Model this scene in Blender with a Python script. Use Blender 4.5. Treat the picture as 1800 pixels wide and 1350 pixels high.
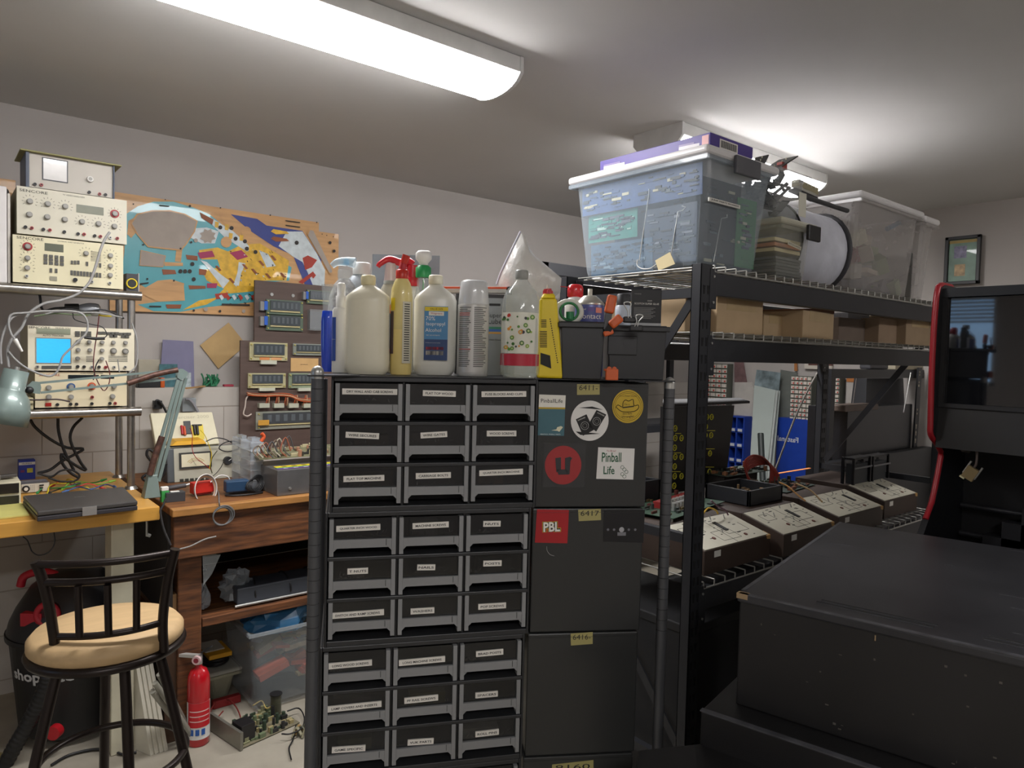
import bpy, math, random
from mathutils import Vector, Matrix
random.seed(7)
for _o in list(bpy.data.objects): bpy.data.objects.remove(_o)
SC = bpy.context.scene
COL = SC.collection

# ------------------------------------------------------------ camera
EYE = 1.57; FPX = 1250.0; YAW = math.radians(50.56); PIT = math.radians(2.34); ROLL = math.radians(1.375)
FH = Vector((math.cos(YAW), math.sin(YAW), 0)); R0 = Vector((math.sin(YAW), -math.cos(YAW), 0)); UP = Vector((0, 0, 1))
FW = FH * math.cos(PIT) - UP * math.sin(PIT); U0 = UP * math.cos(PIT) + FH * math.sin(PIT)
CR = R0 * math.cos(ROLL) + U0 * math.sin(ROLL); CU = U0 * math.cos(ROLL) - R0 * math.sin(ROLL)
CAM = Vector((0, 0, EYE))
cd = bpy.data.cameras.new('camera'); cd.lens = 25.0; cd.sensor_width = 36; cd.clip_start = .02
cam = bpy.data.objects.new('camera', cd); COL.objects.link(cam)
cam.matrix_world = Matrix(((CR.x, CU.x, -FW.x, 0), (CR.y, CU.y, -FW.y, 0), (CR.z, CU.z, -FW.z, EYE), (0, 0, 0, 1)))
SC.camera = cam
# ------------------------------------------------------------ world, exposure (the lamps are the ceiling fixtures below)
w = bpy.data.worlds.new('world'); SC.world = w; w.use_nodes = True
w.node_tree.nodes['Background'].inputs[0].default_value = (.6, .62, .65, 1)
w.node_tree.nodes['Background'].inputs[1].default_value = .02
SC.view_settings.view_transform = 'Standard'; SC.view_settings.look = 'None'
SC.view_settings.exposure = 0.84; SC.view_settings.gamma = 1; SC.view_settings.use_curve_mapping = False
LAMP = 22.0

# ------------------------------------------------------------ points: a line of sight cut by a plane of the room
def ray(px, py): return (FW + CR * ((px - 900) / FPX) - CU * ((py - 675) / FPX))
def cut(px, py, p, n):
    r = ray(px, py); return CAM + r * ((p - CAM).dot(n) / r.dot(n))
def PX(px, py, x=None, y=None, z=None, d=None):
    if x is not None: return cut(px, py, Vector((x, 0, 0)), Vector((1, 0, 0)))
    if y is not None: return cut(px, py, Vector((0, y, 0)), Vector((0, 1, 0)))
    if z is not None: return cut(px, py, Vector((0, 0, z)), UP)
    return cut(px, py, CAM + FH * d, FH)
def crop(ox, oy, s): return lambda x, y: (ox + x / s, oy + y / s)

# ------------------------------------------------------------ materials
def lin(h):
    h = h.lstrip('#'); c = [int(h[i:i + 2], 16) / 255 for i in (0, 2, 4)]
    return [(v / 12.92 if v <= .04045 else ((v + .055) / 1.055) ** 2.4) for v in c]
MATS = {}
def mt(h, rough=.5, metal=0, var=.08, scale=14, bump=0, alpha=1, emit=0, coat=0, dark=None, kind='noise', stretch=None, trans=0):
    key = (h, rough, metal, var, scale, bump, alpha, emit, coat, dark, kind, stretch, trans)
    if key in MATS: return MATS[key]
    m = bpy.data.materials.new('mat_' + h.strip('#')); m.use_nodes = True
    nt = m.node_tree; b = nt.nodes['Principled BSDF']; c = lin(h)
    b.inputs['Roughness'].default_value = rough; b.inputs['Metallic'].default_value = metal
    tc = nt.nodes.new('ShaderNodeTexCoord'); mp = nt.nodes.new('ShaderNodeMapping')
    nt.links.new(tc.outputs['Object'], mp.inputs[0])
    if stretch: mp.inputs['Scale'].default_value = stretch
    nz = nt.nodes.new('ShaderNodeTexNoise'); nz.inputs['Scale'].default_value = scale; nz.inputs['Detail'].default_value = 4
    nt.links.new(mp.outputs[0], nz.inputs['Vector'])
    rp = nt.nodes.new('ShaderNodeValToRGB'); e = rp.color_ramp.elements
    e[0].position = .3; e[1].position = .7
    lo = lin(dark) if dark else [v * (1 - var) for v in c]
    e[0].color = lo + [1]; e[1].color = ([min(1, v * (1 + var * .6)) for v in c] if not dark else c) + [1]
    nt.links.new(nz.outputs[0], rp.inputs[0]); nt.links.new(rp.outputs[0], b.inputs['Base Color'])
    if bump:
        bp = nt.nodes.new('ShaderNodeBump'); bp.inputs['Strength'].default_value = bump; bp.inputs['Distance'].default_value = .01
        nt.links.new(nz.outputs[0], bp.inputs['Height']); nt.links.new(bp.outputs[0], b.inputs['Normal'])
    if alpha < 1: b.inputs['Alpha'].default_value = alpha
    if trans: b.inputs['Transmission Weight'].default_value = trans; b.inputs['IOR'].default_value = 1.2
    if coat: b.inputs['Coat Weight'].default_value = coat
    if emit:
        b.inputs['Emission Color'].default_value = c + [1]; b.inputs['Emission Strength'].default_value = emit
    MATS[key] = m; return m

# ------------------------------------------------------------ mesh builder
def smooth_pts(pts, k=4):
    pts = [Vector(p) for p in pts]
    if len(pts) < 3: return pts
    out = []; P = [pts[0] * 2 - pts[1]] + pts + [pts[-1] * 2 - pts[-2]]
    for i in range(1, len(P) - 2):
        a, b, c, d = P[i - 1:i + 3]
        for j in range(k):
            t = j / k
            out.append(.5 * ((2 * b) + (c - a) * t + (2 * a - 5 * b + 4 * c - d) * t * t + (3 * b - a - 3 * c + d) * t ** 3))
    out.append(pts[-1]); return out
ROOTM = {}; KEEP = {}
class MB:
    def __init__(s, M=None): s.v = []; s.f = []; s.mi = []; s.sm = []; s.mats = []; s.M = M.copy() if M else Matrix()
    def slot(s, m):
        if m not in s.mats: s.mats.append(m)
        return s.mats.index(m)
    def add(s, vs, fs, m, smooth=False):
        k = len(s.v); s.v += [s.M @ Vector(p) for p in vs]; i = s.slot(m)
        for f in fs: s.f.append([k + j for j in f]); s.mi.append(i); s.sm.append(smooth)
        return s
    def hexa(s, p, m):   # 8 corners: bottom 4 (ccw), top 4
        return s.add(p, [(3, 2, 1, 0), (4, 5, 6, 7), (0, 1, 5, 4), (1, 2, 6, 5), (2, 3, 7, 6), (3, 0, 4, 7)], m)
    def box(s, x0, y0, z0, x1, y1, z1, m):
        return s.hexa([(x0, y0, z0), (x1, y0, z0), (x1, y1, z0), (x0, y1, z0), (x0, y0, z1), (x1, y0, z1), (x1, y1, z1), (x0, y1, z1)], m)
    def obox(s, c, sx, sy, sz, m, R=None):
        R = R or Matrix(); c = Vector(c); P = []
        for z in (-.5, .5):
            for x, y in ((-.5, -.5), (.5, -.5), (.5, .5), (-.5, .5)): P.append(c + (R.to_3x3() @ Vector((x * sx, y * sy, z * sz))))
        return s.hexa(P, m)
    def quad(s, p, m): return s.add(p, [tuple(range(len(p)))], m)
    def bar(s, a, b, w, h, m, up=(0, 0, 1)):      # rectangular bar from a to b
        a = Vector(a); b = Vector(b); d = (b - a).normalized(); u = Vector(up)
        if abs(d.dot(u)) > .98: u = Vector((0, 1, 0))
        x = d.cross(u).normalized() * w / 2; y = x.cross(d).normalized() * h / 2
        return s.hexa([a - x - y, a + x - y, b + x - y, b - x - y, a - x + y, a + x + y, b + x + y, b - x + y], m)
    def cyl(s, a, b, r, m, r2=None, n=14, caps=True):
        a = Vector(a); b = Vector(b); d = (b - a).normalized(); r2 = r if r2 is None else r2
        u = Vector((0, 0, 1)) if abs(d.z) < .9 else Vector((1, 0, 0)); x = d.cross(u).normalized(); y = d.cross(x)
        vs = [a + (x * math.cos(t) + y * math.sin(t)) * r for t in [2 * math.pi * i / n for i in range(n)]]
        vs += [b + (x * math.cos(t) + y * math.sin(t)) * r2 for t in [2 * math.pi * i / n for i in range(n)]]
        s.add(vs, [(i, (i + 1) % n, n + (i + 1) % n, n + i) for i in range(n)], m, True)
        if caps: s.add(vs, [tuple(range(n)), tuple(range(2 * n - 1, n - 1, -1))], m)
        return s
    def tube(s, pts, r, m, n=6, k=4, rf=None):
        P = smooth_pts(pts, k); N = len(P); vs = []; x = None
        for i, p in enumerate(P):
            d = (P[min(i + 1, N - 1)] - P[max(i - 1, 0)]).normalized()
            if x is None:
                u = Vector((0, 0, 1)) if abs(d.z) < .9 else Vector((1, 0, 0)); x = d.cross(u).normalized()
            x = (x - d * x.dot(d)).normalized(); y = d.cross(x); q = r * (rf(i / (N - 1)) if rf else 1)
            vs += [p + (x * math.cos(2 * math.pi * j / n) + y * math.sin(2 * math.pi * j / n)) * q for j in range(n)]
        fs = [(i * n + j, i * n + (j + 1) % n, (i + 1) * n + (j + 1) % n, (i + 1) * n + j) for i in range(N - 1) for j in range(n)]
        s.add(vs, fs, m, True); s.add(vs, [tuple(range(n)), tuple(range(len(vs) - 1, len(vs) - n - 1, -1))], m); return s
    def lathe(s, prof, m, c=(0, 0, 0), n=24, sx=1, sy=1, ex=None, ey=None, k=1, cap=True, sq=0):   # prof (r,z); sq>0 squares the section
        c = Vector(c); ex = Vector(ex or (1, 0, 0)); ey = Vector(ey or (0, 1, 0)); vs = []
        for r, z in prof:
            for j in range(n):
                t = 2 * math.pi * (j + .5) / n; a, b = math.cos(t), math.sin(t)
                if sq:
                    g = 1 / max(abs(a), abs(b)) * sq + (1 - sq); g = min(g, 1.28); a *= g; b *= g
                vs.append(c + ex * (a * r * sx) + ey * (b * r * sy) + Vector((0, 0, z)))
        fs = [(i * n + j, i * n + (j + 1) % n, (i + 1) * n + (j + 1) % n, (i + 1) * n + j) for i in range(len(prof) - 1) for j in range(n)]
        s.add(vs, fs, m, True)
        if cap:
            N = len(prof); s.add(vs[:n] + vs[-n:], [tuple(range(n - 1, -1, -1)), tuple(range(n, 2 * n))], m)
        return s
    def prism(s, poly, z0, z1, m, side=None):      # poly in local xy, extruded along local z
        n = len(poly); vs = [(x, y, z0) for x, y in poly] + [(x, y, z1) for x, y in poly]
        s.add(vs, [tuple(range(n - 1, -1, -1)), tuple(range(n, 2 * n))], m)
        s.add(vs, [(i, (i + 1) % n, n + (i + 1) % n, n + i) for i in range(n)], side or m); return s
    def ball(s, c, r, m, n=12, sz=1):
        pr = [(max(1e-4, r * math.sin(math.pi * i / 8)), -r * sz * math.cos(math.pi * i / 8)) for i in range(9)]
        return s.lathe(pr, m, c, n=n)
    def ring(s, c, r, t, m, ax=(0, 0, 1), n=28, k=8, ry=None):
        c = Vector(c); ax = Vector(ax).normalized(); u = Vector((0, 0, 1)) if abs(ax.z) < .9 else Vector((1, 0, 0))
        x = ax.cross(u).normalized(); y = ax.cross(x); ry = ry or r; vs = []
        for i in range(n):
            a = 2 * math.pi * i / n; d = x * math.cos(a) * r + y * math.sin(a) * ry; p = c + d; dn = d.normalized()
            for j in range(k):
                b = 2 * math.pi * j / k; vs.append(p + dn * math.cos(b) * t + ax * math.sin(b) * t)
        return s.add(vs, [(i * k + j, i * k + (j + 1) % k, ((i + 1) % n) * k + (j + 1) % k, ((i + 1) % n) * k + j) for i in range(n) for j in range(k)], m, True)
    def text(s, t, cx, cy, w, m, n=.0012, h=None, ang=0, bold=.0, flip=False, maxh=None):   # centred, fitted to width w (or height h) in the local xy plane
        cu = bpy.data.curves.new('t', 'FONT'); cu.body = t; cu.size = 1; cu.align_x = 'CENTER'; cu.align_y = 'CENTER'
        cu.resolution_u = 2; cu.offset = bold
        ob = bpy.data.objects.new('t', cu); COL.objects.link(ob)
        dg = bpy.context.evaluated_depsgraph_get(); me = ob.evaluated_get(dg).to_mesh()
        V = [v.co.copy() for v in me.vertices]; F = [tuple(p.vertices) for p in me.polygons]
        ob.evaluated_get(dg).to_mesh_clear(); bpy.data.objects.remove(ob); bpy.data.curves.remove(cu)
        if not V: return s
        x0 = min(v.x for v in V); x1 = max(v.x for v in V); y0 = min(v.y for v in V); y1 = max(v.y for v in V)
        k = (w / (x1 - x0)) if w else h / (y1 - y0); kx = k; ky = (h / (y1 - y0)) if h else k
        if maxh and ky * (y1 - y0) > maxh: ky = maxh / (y1 - y0)
        ca, sa = math.cos(ang), math.sin(ang); O = []
        for v in V:
            a = (v.x - (x0 + x1) / 2) * kx * (-1 if flip else 1); b = (v.y - (y0 + y1) / 2) * ky
            O.append((cx + a * ca - b * sa, cy + a * sa + b * ca, n))
        return s.add(O, [f[::-1] for f in F] if flip else F, m)
    def build(s, name, parent=None, bevel=0, origin=None, shade=None, segs=2, into=None, **props):
        if into is not None:                      # surface pattern: goes into the mesh of its part
            base = KEEP[into.name]; k = len(base.v); base.v += s.v
            for f, mi, sm in zip(s.f, s.mi, s.sm): base.f.append([k + j for j in f]); base.mi.append(base.slot(s.mats[mi])); base.sm.append(sm)
            me = into.data; inv = ROOTM[into.name].inverted(); me.clear_geometry()
            me.from_pydata([tuple(inv @ v) for v in base.v], [], base.f)
            me.materials.clear()
            for m in base.mats: me.materials.append(m)
            me.polygons.foreach_set('material_index', base.mi); me.polygons.foreach_set('use_smooth', base.sm); me.update(); return into
        me = bpy.data.meshes.new(name); V = s.v
        if parent is not None: inv = ROOTM[parent.name].inverted(); V = [inv @ v for v in V]; mw = ROOTM[parent.name]
        else:
            if origin is None:
                xs = [v.x for v in V]; ys = [v.y for v in V]; zs = [v.z for v in V]
                origin = ((min(xs) + max(xs)) / 2, (min(ys) + max(ys)) / 2, min(zs))
            origin = Vector(origin); V = [v - origin for v in V]; mw = Matrix.Translation(origin)
        me.from_pydata([tuple(v) for v in V], [], s.f)
        for m in s.mats: me.materials.append(m)
        me.polygons.foreach_set('material_index', s.mi); me.polygons.foreach_set('use_smooth', s.sm); me.update()
        o = bpy.data.objects.new(name, me); COL.objects.link(o)
        if parent is not None: o.parent = parent; ROOTM[o.name] = mw
        else: o.location = origin; ROOTM[o.name] = mw
        KEEP[o.name] = s
        if bevel:
            b = o.modifiers.new('bevel', 'BEVEL'); b.width = bevel; b.segments = segs; b.limit_method = 'ANGLE'; b.angle_limit = math.radians(40)
        for k_, v_ in props.items(): o[k_] = v_
        return o
def build_each(b, name, parent):          # every box of the builder becomes a part of its own
    for k in range(0, len(b.v), 8):
        c = MB(); c.v = b.v[k:k + 8]; c.f = [(3, 2, 1, 0), (4, 5, 6, 7), (0, 1, 5, 4), (1, 2, 6, 5), (2, 3, 7, 6), (3, 0, 4, 7)]; c.mi = [0] * 6; c.sm = [False] * 6; c.mats = [b.mats[b.mi[k // 8 * 6]]]; c.build(name, parent)
def tag(o, label, cat, group=None):
    o['label'] = label; o['category'] = cat
    if group: o['group'] = group
    return o
def thing(name, label, cat, loc=(0, 0, 0), rz=0, group=None):
    o = bpy.data.objects.new(name, None); COL.objects.link(o); o.empty_display_size = .05
    o.location = loc; o.rotation_euler = (0, 0, rz); ROOTM[o.name] = Matrix.Translation(Vector(loc)) @ Matrix.Rotation(rz, 4, 'Z')
    return tag(o, label, cat, group)
def struct(o): o['kind'] = 'structure'; return o
def copy_tree(o, parent=None):
    c = o.copy(); COL.objects.link(c); c.parent = parent
    for ch in [x for x in bpy.data.objects if x.parent == o]: copy_tree(ch, c)
    return c
class Face:          # a flat face: origin o, direction ex at angle ang, leaning back by tilt; local x right, y up, z outwards
    def __init__(s, o, ang=0, tilt=0):
        ex = Vector((math.cos(ang), math.sin(ang), 0)); out0 = ex.cross(UP)
        up = UP * math.cos(tilt) - out0 * math.sin(tilt); n = ex.cross(up); o = Vector(o); s.o = o; s.n = n; s.ex = ex; s.up = up
        s.M = Matrix(((ex.x, up.x, n.x, o.x), (ex.y, up.y, n.y, o.y), (ex.z, up.z, n.z, o.z), (0, 0, 0, 1))); s.I = s.M.inverted()
    def ab(s, px, py): p = s.I @ cut(px, py, s.o, s.n); return p.x, p.y
    def mb(s): return MB(s.M)
def frect(mb, a, b, n0, n1, m): # box in a face's frame between corner points a,b
    mb.box(min(a[0], b[0]), min(a[1], b[1]), n0, max(a[0], b[0]), max(a[1], b[1]), n1, m)

# palette
BLK = mt('1b1b1d', .45); BLKM = mt('232427', .42, .1); CREAM = mt('d8d0b4', .5); DKG = mt('4a4c50', .5); GRY = mt('8a8a88', .5)
STEEL = mt('a8a39c', .28, .9, var=.15, scale=30); WHT = mt('e6e3dc', .5); PAPER = mt('e2ddd0', .8); RED = mt('b01722', .4); ORG = mt('d0562a', .5)
BLUE = mt('1f4fc0', .4); YEL = mt('dcc21e', .45); GRN = mt('2a7a45', .5); TAN = mt('a98759', .8, bump=.05); INK = mt('202020', .7)
CLEAR = mt('c9d3da', .15, alpha=.22); CLEARM = mt('ccd2d4', .25, alpha=.35); SILV = mt('b8b8b4', .35, .7)
# ============================================================ THE ROOM
CEIL = 2.64; WY = 3.95; WX = 5.35; BX = -1.6; BY = -2.6
m_ceil = mt('cdccca', .9, var=.02, scale=3); m_wall = mt('b1aba6', .85, var=.02, scale=4, bump=.03)
b = MB(); b.box(BX - .1, BY - .1, -.1, WX + .1, WY + .1, 0, mt('aca596', .7, scale=3.2, dark='857e70', bump=.05)); struct(b.build('floor'))
b = MB(); b.box(BX - .1, BY - .1, CEIL, WX + .1, WY + .1, CEIL + .1, m_ceil); struct(b.build('ceiling'))
b = MB(); b.box(BX - .1, WY, 0, WX + .1, WY + .1, CEIL, m_wall); struct(b.build('wall_left'))
b = MB(); b.box(WX, BY - .1, 0, WX + .1, WY, CEIL, m_wall); struct(b.build('wall_right'))
b = MB(); b.box(BX - .1, BY - .1, 0, WX, BY, CEIL, m_wall); struct(b.build('wall_back'))
# wall with a small window, behind and to the left of the viewer (seen mirrored in the arcade glass)
b = MB(); wy0, wy1, wz0, wz1 = 1.88, 2.42, 1.42, 2.12
b.box(BX - .1, BY, 0, BX, wy0, CEIL, m_wall); b.box(BX - .1, wy1, 0, BX, WY, CEIL, m_wall)
b.box(BX - .1, wy0, 0, BX, wy1, wz0, m_wall); b.box(BX - .1, wy0, wz1, BX, wy1, CEIL, m_wall); struct(b.build('wall_entry'))
b = MB(); b.box(BX - .09, wy0, wz0, BX - .08, wy1, wz1, mt('9fc4ea', .3, emit=1.6)); fr = mt('d8d5cc', .5)
for q in (wy0, wy1 - .03): b.box(BX - .06, q, wz0, BX - .02, q + .03, wz1, fr)
for q in (wz0, wz1 - .03): b.box(BX - .06, wy0, q, BX - .02, wy1, q + .03, fr)
for i in range(7): b.box(BX - .02, wy0, wz1 - .03 - i * .03, BX, wy1, wz1 - .012 - i * .03, fr)
struct(b.build('window_1'))
# painted block wall, proud of the upper wall, its top a ledge
LEDGE = 1.365; LY = 3.83
blk = mt('b9b3ab', .8, var=.03, scale=5, bump=.08); b = MB()
b.box(BX, LY + .0015, 0, WX, WY, LEDGE - .001, mt('a0978c', .9))
z = 0.0; r = 0
zs = [LEDGE - .10]
b.box(BX, LY, LEDGE - .097, WX, WY, LEDGE, blk)
z = LEDGE - .10
while z > 0:
    z0 = max(0, z - .197); x = BX - (.2 if r % 2 else 0)
    while x < WX:
        b.box(max(x, BX), LY, z0, min(x + .396, WX), LY + .03, z - .003, blk); x += .4
    z -= .2; r += 1
struct(b.build('wall_left_blocks'))

# ceiling fixtures: wrap-around strips 1.26 x .27
def fixture(x0, y0, label):
    L, W = 1.32, .28
    t = thing('ceiling_light', label, 'ceiling light', (x0, y0, CEIL), 0, 'wrap-around ceiling strip lights')
    hm = mt('d9d9d6', .5)
    b = MB(Matrix.Translation((x0, y0, CEIL))); b.box(0, 0, -.035, L, W, 0, hm); b.box(.001, -.002, -.056, L - .001, .012, -.001, hm); b.box(.001, W - .012, -.056, L - .001, W + .002, -.001, hm)
    b.build('housing', t, bevel=.003)
    for xa_, xb_ in ((-.005, .0105), (L - .0105, L + .005)):
        b = MB(Matrix.Translation((x0, y0, CEIL))); Q = [(-.004, -.001), (-.004, -.058)] + [(W / 2 - (W / 2 - .002) * math.cos(math.pi * i / 12), -.056 - .054 * math.sin(math.pi * i / 12)) for i in range(1, 12)] + [(W + .004, -.058), (W + .004, -.001)]
        nq = len(Q); b.add([(xa_, y, z) for y, z in Q] + [(xb_, y, z) for y, z in Q], [tuple(range(nq)), tuple(range(2 * nq - 1, nq - 1, -1))] + [(i, nq + i, nq + (i + 1) % nq, (i + 1) % nq) for i in range(nq)], hm); b.build('end_cap', t)
    dm = mt('fcfafa', .4, emit=LAMP, var=0); b = MB(Matrix.Translation((x0, y0, CEIL))); n = 14; P = []
    for i in range(n + 1):
        u = -1 + 2 * i / n; P.append((W / 2 + u * (W / 2 - .004), -.050 - .058 * math.sqrt(max(0, 1 - u * u * .97))))
    vs = [(.016, y, z) for y, z in P] + [(L - .016, y, z) for y, z in P]; k = n + 1
    b.add(vs, [(i, i + 1, k + i + 1, k + i) for i in range(n)], dm, True)
    b.add(vs, [tuple(range(k - 1, -1, -1)), tuple(range(k, 2 * k))], dm)
    b.build('diffuser', t); return t
p = PX(918, 100, z=CEIL); fixture(p.x - 1.32, p.y, 'glowing strip light nearest the viewer, at the top left of the ceiling')
p = PX(1200, 213, z=CEIL); fixture(p.x, p.y, 'glowing strip light farther off, above the clear storage totes')
fixture(-1.1, -1.4, 'added unseen ceiling strip light behind the viewer, near the entry wall')  # unseen fixture, added to light the room from behind
fixture(2.6, -1.7, 'added unseen ceiling strip light behind the viewer, right of the room')  # unseen fixture, made up to raise and flatten the ambient light

# ============================================================ WALL DECORATIONS
m_ply = mt('c79a66', .5, var=.15, scale=6, stretch=(1, 8, 8), coat=.1)
def wallface(px, py, Y): p = PX(px, py, y=Y); return Face(p, 0)
# playfield board, generic art
F = wallface(205, 560, 3.93); AB = F.ab
t = thing('game_playfield_board', 'large unpopulated wooden game board painted teal, yellow and blue, on the wall', 'game board', F.o)
c5 = crop(200, 330, 4.2857); P5 = lambda x, y: AB(*c5(x, y))
outer = [P5(-30, 25), P5(1545, 262), P5(1545, 330), P5(1695, 350), P5(1690, 750), P5(1600, 985), P5(-30, 925)]
holes = {'big': [(135, 270), (180, 205), (290, 180), (420, 180), (530, 205), (620, 255), (600, 330), (540, 420), (500, 465), (390, 455), (260, 440), (180, 350)],
         'quad': [(205, 475), (385, 515), (365, 595), (195, 585)],
         'slot': [(1475, 320), (1500, 325), (1640, 620), (1640, 640), (1620, 640), (1460, 360)]}
stw = mt('a99f95', .8)
b = F.mb(); b.prism(outer[::-1], -.012, .0, m_ply); ply = b.build('plywood', t)
b = F.mb(); TEAL = mt('4fa3ad', .35, var=.1, scale=9, coat=.3); YL = mt('dcae2e', .4, var=.25, scale=30, coat=.3); NV = mt('2b3a86', .4, coat=.3); WH = mt('c9d3d6', .4, var=.15, scale=30, coat=.3)
BR = mt('8a4a24', .5); RD = mt('a8321f', .5); PK = mt('a02a55', .5); INKP = mt('2a2420', .6)
def patch(pts, m, n): 
    q = [P5(*p) for p in pts]
    A = sum(q[i][0] * q[(i + 1) % len(q)][1] - q[(i + 1) % len(q)][0] * q[i][1] for i in range(len(q)))
    if A < 0: q = q[::-1]
    b.add([(x, y, n) for x, y in q], [tuple(range(len(q)))], m)
patch([(90, 200), (180, 140), (300, 105), (450, 105), (600, 150), (720, 200), (880, 330), (1000, 420), (1200, 520), (1340, 600), (1320, 700), (1060, 720), (1060, 860), (700, 900), (500, 935), (300, 930), (180, 880), (330, 860), (520, 850), (530, 720), (430, 690), (330, 700), (250, 760), (60, 640), (80, 480)], TEAL, .001)
patch([(640, 470), (780, 450), (860, 480), (960, 430), (1100, 420), (1320, 550), (1300, 700), (1060, 700), (1060, 780), (840, 800), (700, 880), (520, 920), (640, 850), (760, 830), (830, 760), (700, 700), (660, 620), (800, 600), (780, 540), (660, 540)], YL, .002)
patch([(880, 200), (1080, 235), (1150, 285), (1420, 325), (1560, 540), (1590, 740), (1440, 735), (1350, 510), (1200, 440), (1020, 320)], NV, .002)
patch([(1300, 330), (1420, 330), (1530, 500), (1590, 620), (1585, 740), (1500, 740), (1460, 640), (1420, 560), (1350, 520), (1240, 440)], WH, .003)
for q in ([(630, 490), (740, 475), (760, 520), (650, 535)], [(870, 490), (960, 470), (1010, 520), (930, 545)], [(700, 720), (780, 720), (770, 755), (700, 755)]): patch(q, PK, .004)
for q in ([(1420, 530), (1460, 510), (1530, 545), (1490, 600), (1440, 620)], [(1390, 710), (1500, 630), (1500, 660), (1420, 725)], [(760, 800), (860, 790), (850, 830), (770, 840)]): patch(q, RD, .004)
for q in ([(645, 185), (750, 240), (740, 280), (660, 230)], [(360, 615), (460, 620), (470, 650), (370, 655)], [(540, 505), (630, 515), (630, 550), (550, 540)], [(560, 735), (690, 740), (690, 760), (570, 765)], [(390, 880), (510, 880), (500, 910), (400, 910)], [(640, 610), (700, 620), (690, 660), (640, 655)]): patch(q, BR, .004)
for q in ([(470, 465), (515, 465), (505, 560), (460, 555)], [(380, 560), (520, 565), (520, 590), (380, 590)], [(215, 765), (330, 700), (430, 690), (525, 720), (535, 850), (330, 860), (210, 800)], [(110, 250), (165, 220), (290, 180), (200, 215), (135, 280), (165, 340), (130, 380), (100, 350)]): patch(q, m_ply, .003)
for q in ([(720, 220), (900, 330), (1050, 470), (1000, 480), (840, 380), (730, 270)], [(650, 545), (700, 560), (800, 650), (870, 700), (820, 760), (780, 700), (700, 600)], [(940, 560), (990, 570), (960, 640), (940, 740), (900, 730), (930, 640)], [(1090, 470), (1160, 500), (1220, 590), (1150, 600)], [(540, 310), (700, 300), (790, 330), (760, 420), (660, 420), (580, 380)]): patch(q, WH, .0035)
rnd = random.Random(3)
for i in range(70):
    x = rnd.uniform(840, 1280); y = rnd.uniform(470, 880)
    if not (x > 1060 and y > 690): patch([(x, y), (x + rnd.uniform(6, 22), y + 4), (x + rnd.uniform(4, 26), y + rnd.uniform(8, 22))], INKP if i % 3 else WH, .005)
for cx, cy, r in ((845, 230, 40), (845, 410, 42), (995, 330, 38)):
    patch([(cx + r * math.cos(a * .5236), cy + r * math.sin(a * .5236)) for a in range(12)], m_ply, .005)
for i in range(12):
    x, y = ((500, 630), (535, 630), (570, 630), (590, 575), (600, 690), (800, 300), (885, 305), (915, 385), (985, 405), (1000, 460), (1065, 485), (1375, 415))[i]
    patch([(x + 16 * math.cos(a * .785), y + 16 * math.sin(a * .785)) for a in range(8)], INKP, .006)
for i, (x, y) in enumerate(((785, 608), (985, 595), (1110, 570), (1055, 630), (1200, 530), (1160, 665), (885, 700), (1270, 660))):
    patch([(x - 24, y - 18), (x - 6, y - 20), (x + 24, y + 14), (x + 8, y + 20)], BR, .006)
for (x, y) in ((775, 280), (850, 300), (880, 365), (960, 380), (1030, 465)): patch([(x - 14, y - 25), (x + 14, y - 20), (x + 10, y + 22), (x - 16, y + 18)], YL, .006)
for i in range(6): x = 790 + i * 48; patch([(x, 815), (x + 20, 805), (x + 38, 830), (x + 20, 850)], RD if i % 2 else WH, .006)
for (x, y) in ((1200, 330), (1200, 385)): patch([(x - 20, y), (x, y - 18), (x + 100, y), (x + 120, y + 18), (x + 20, y + 22)], YL if y < 350 else BR, .005)
patch([(1480, 660), (1500, 635), (1520, 660), (1500, 685)], RD, .006)
b.build('painted_artwork', t, into=ply)
b = F.mb()
for k, h in holes.items():
    hx = sum(p_[0] for p_ in h) / len(h); hy = sum(p_[1] for p_ in h) / len(h); g_ = 1.045 if k == 'big' else 1.06
    patch([(hx + (x - hx) * g_, hy + (y - hy) * (g_ + .03)) for x, y in h], m_ply, .0062); patch(h, stw, .007)
ga = [(705 + (65 if a % 2 else 45) * math.cos(a * .3927), 365 + (58 if a % 2 else 42) * math.sin(a * .3927)) for a in range(16)]; patch(ga, stw, .007)
for x, y, r in ((145, 125, 6), (385, 92, 5), (570, 140, 10), (800, 153, 6), (1175, 208, 6), (1525, 262, 5), (1625, 415, 12), (1655, 478, 12), (615, 398, 16), (580, 412, 9), (690, 915, 17), (797, 930, 10), (600, 925, 9), (975, 930, 14), (1565, 350, 4), (1600, 360, 4), (1650, 370, 4), (220, 430, 8), (500, 460, 8), (450, 700, 8), (250, 688, 8)):
    patch([(x + r * math.cos(a * .785), y + r * math.sin(a * .785)) for a in range(8)], INKP if r < 13 else stw, .008)
for q in ([(340, 130), (415, 138), (415, 146), (340, 138)], [(195, 720), (260, 712), (260, 722), (195, 732)], [(265, 888), (355, 890), (355, 900), (265, 898)], [(1290, 245), (1400, 260), (1400, 268), (1290, 252)], [(1290, 280), (1400, 295), (1400, 302), (1290, 288)], [(810, 872), (1020, 878), (1020, 890), (810, 884)]): patch(q, INKP, .008)
b.build('cutouts', t, into=ply)

# left edge: a second board and a strip on the wall
F = wallface(0, 500, 3.92); b = F.mb(); frect(b, F.ab(-60, 500), F.ab(27, 318), 0, .012, m_ply); b.cyl((F.ab(6, 338)[0], F.ab(6, 338)[1], .012), (F.ab(6, 338)[0], F.ab(6, 338)[1], .016), .02, INKP)
tag(b.build('wooden_board'), 'plain wooden board on the wall at the far left behind the instruments', 'board')

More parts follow.
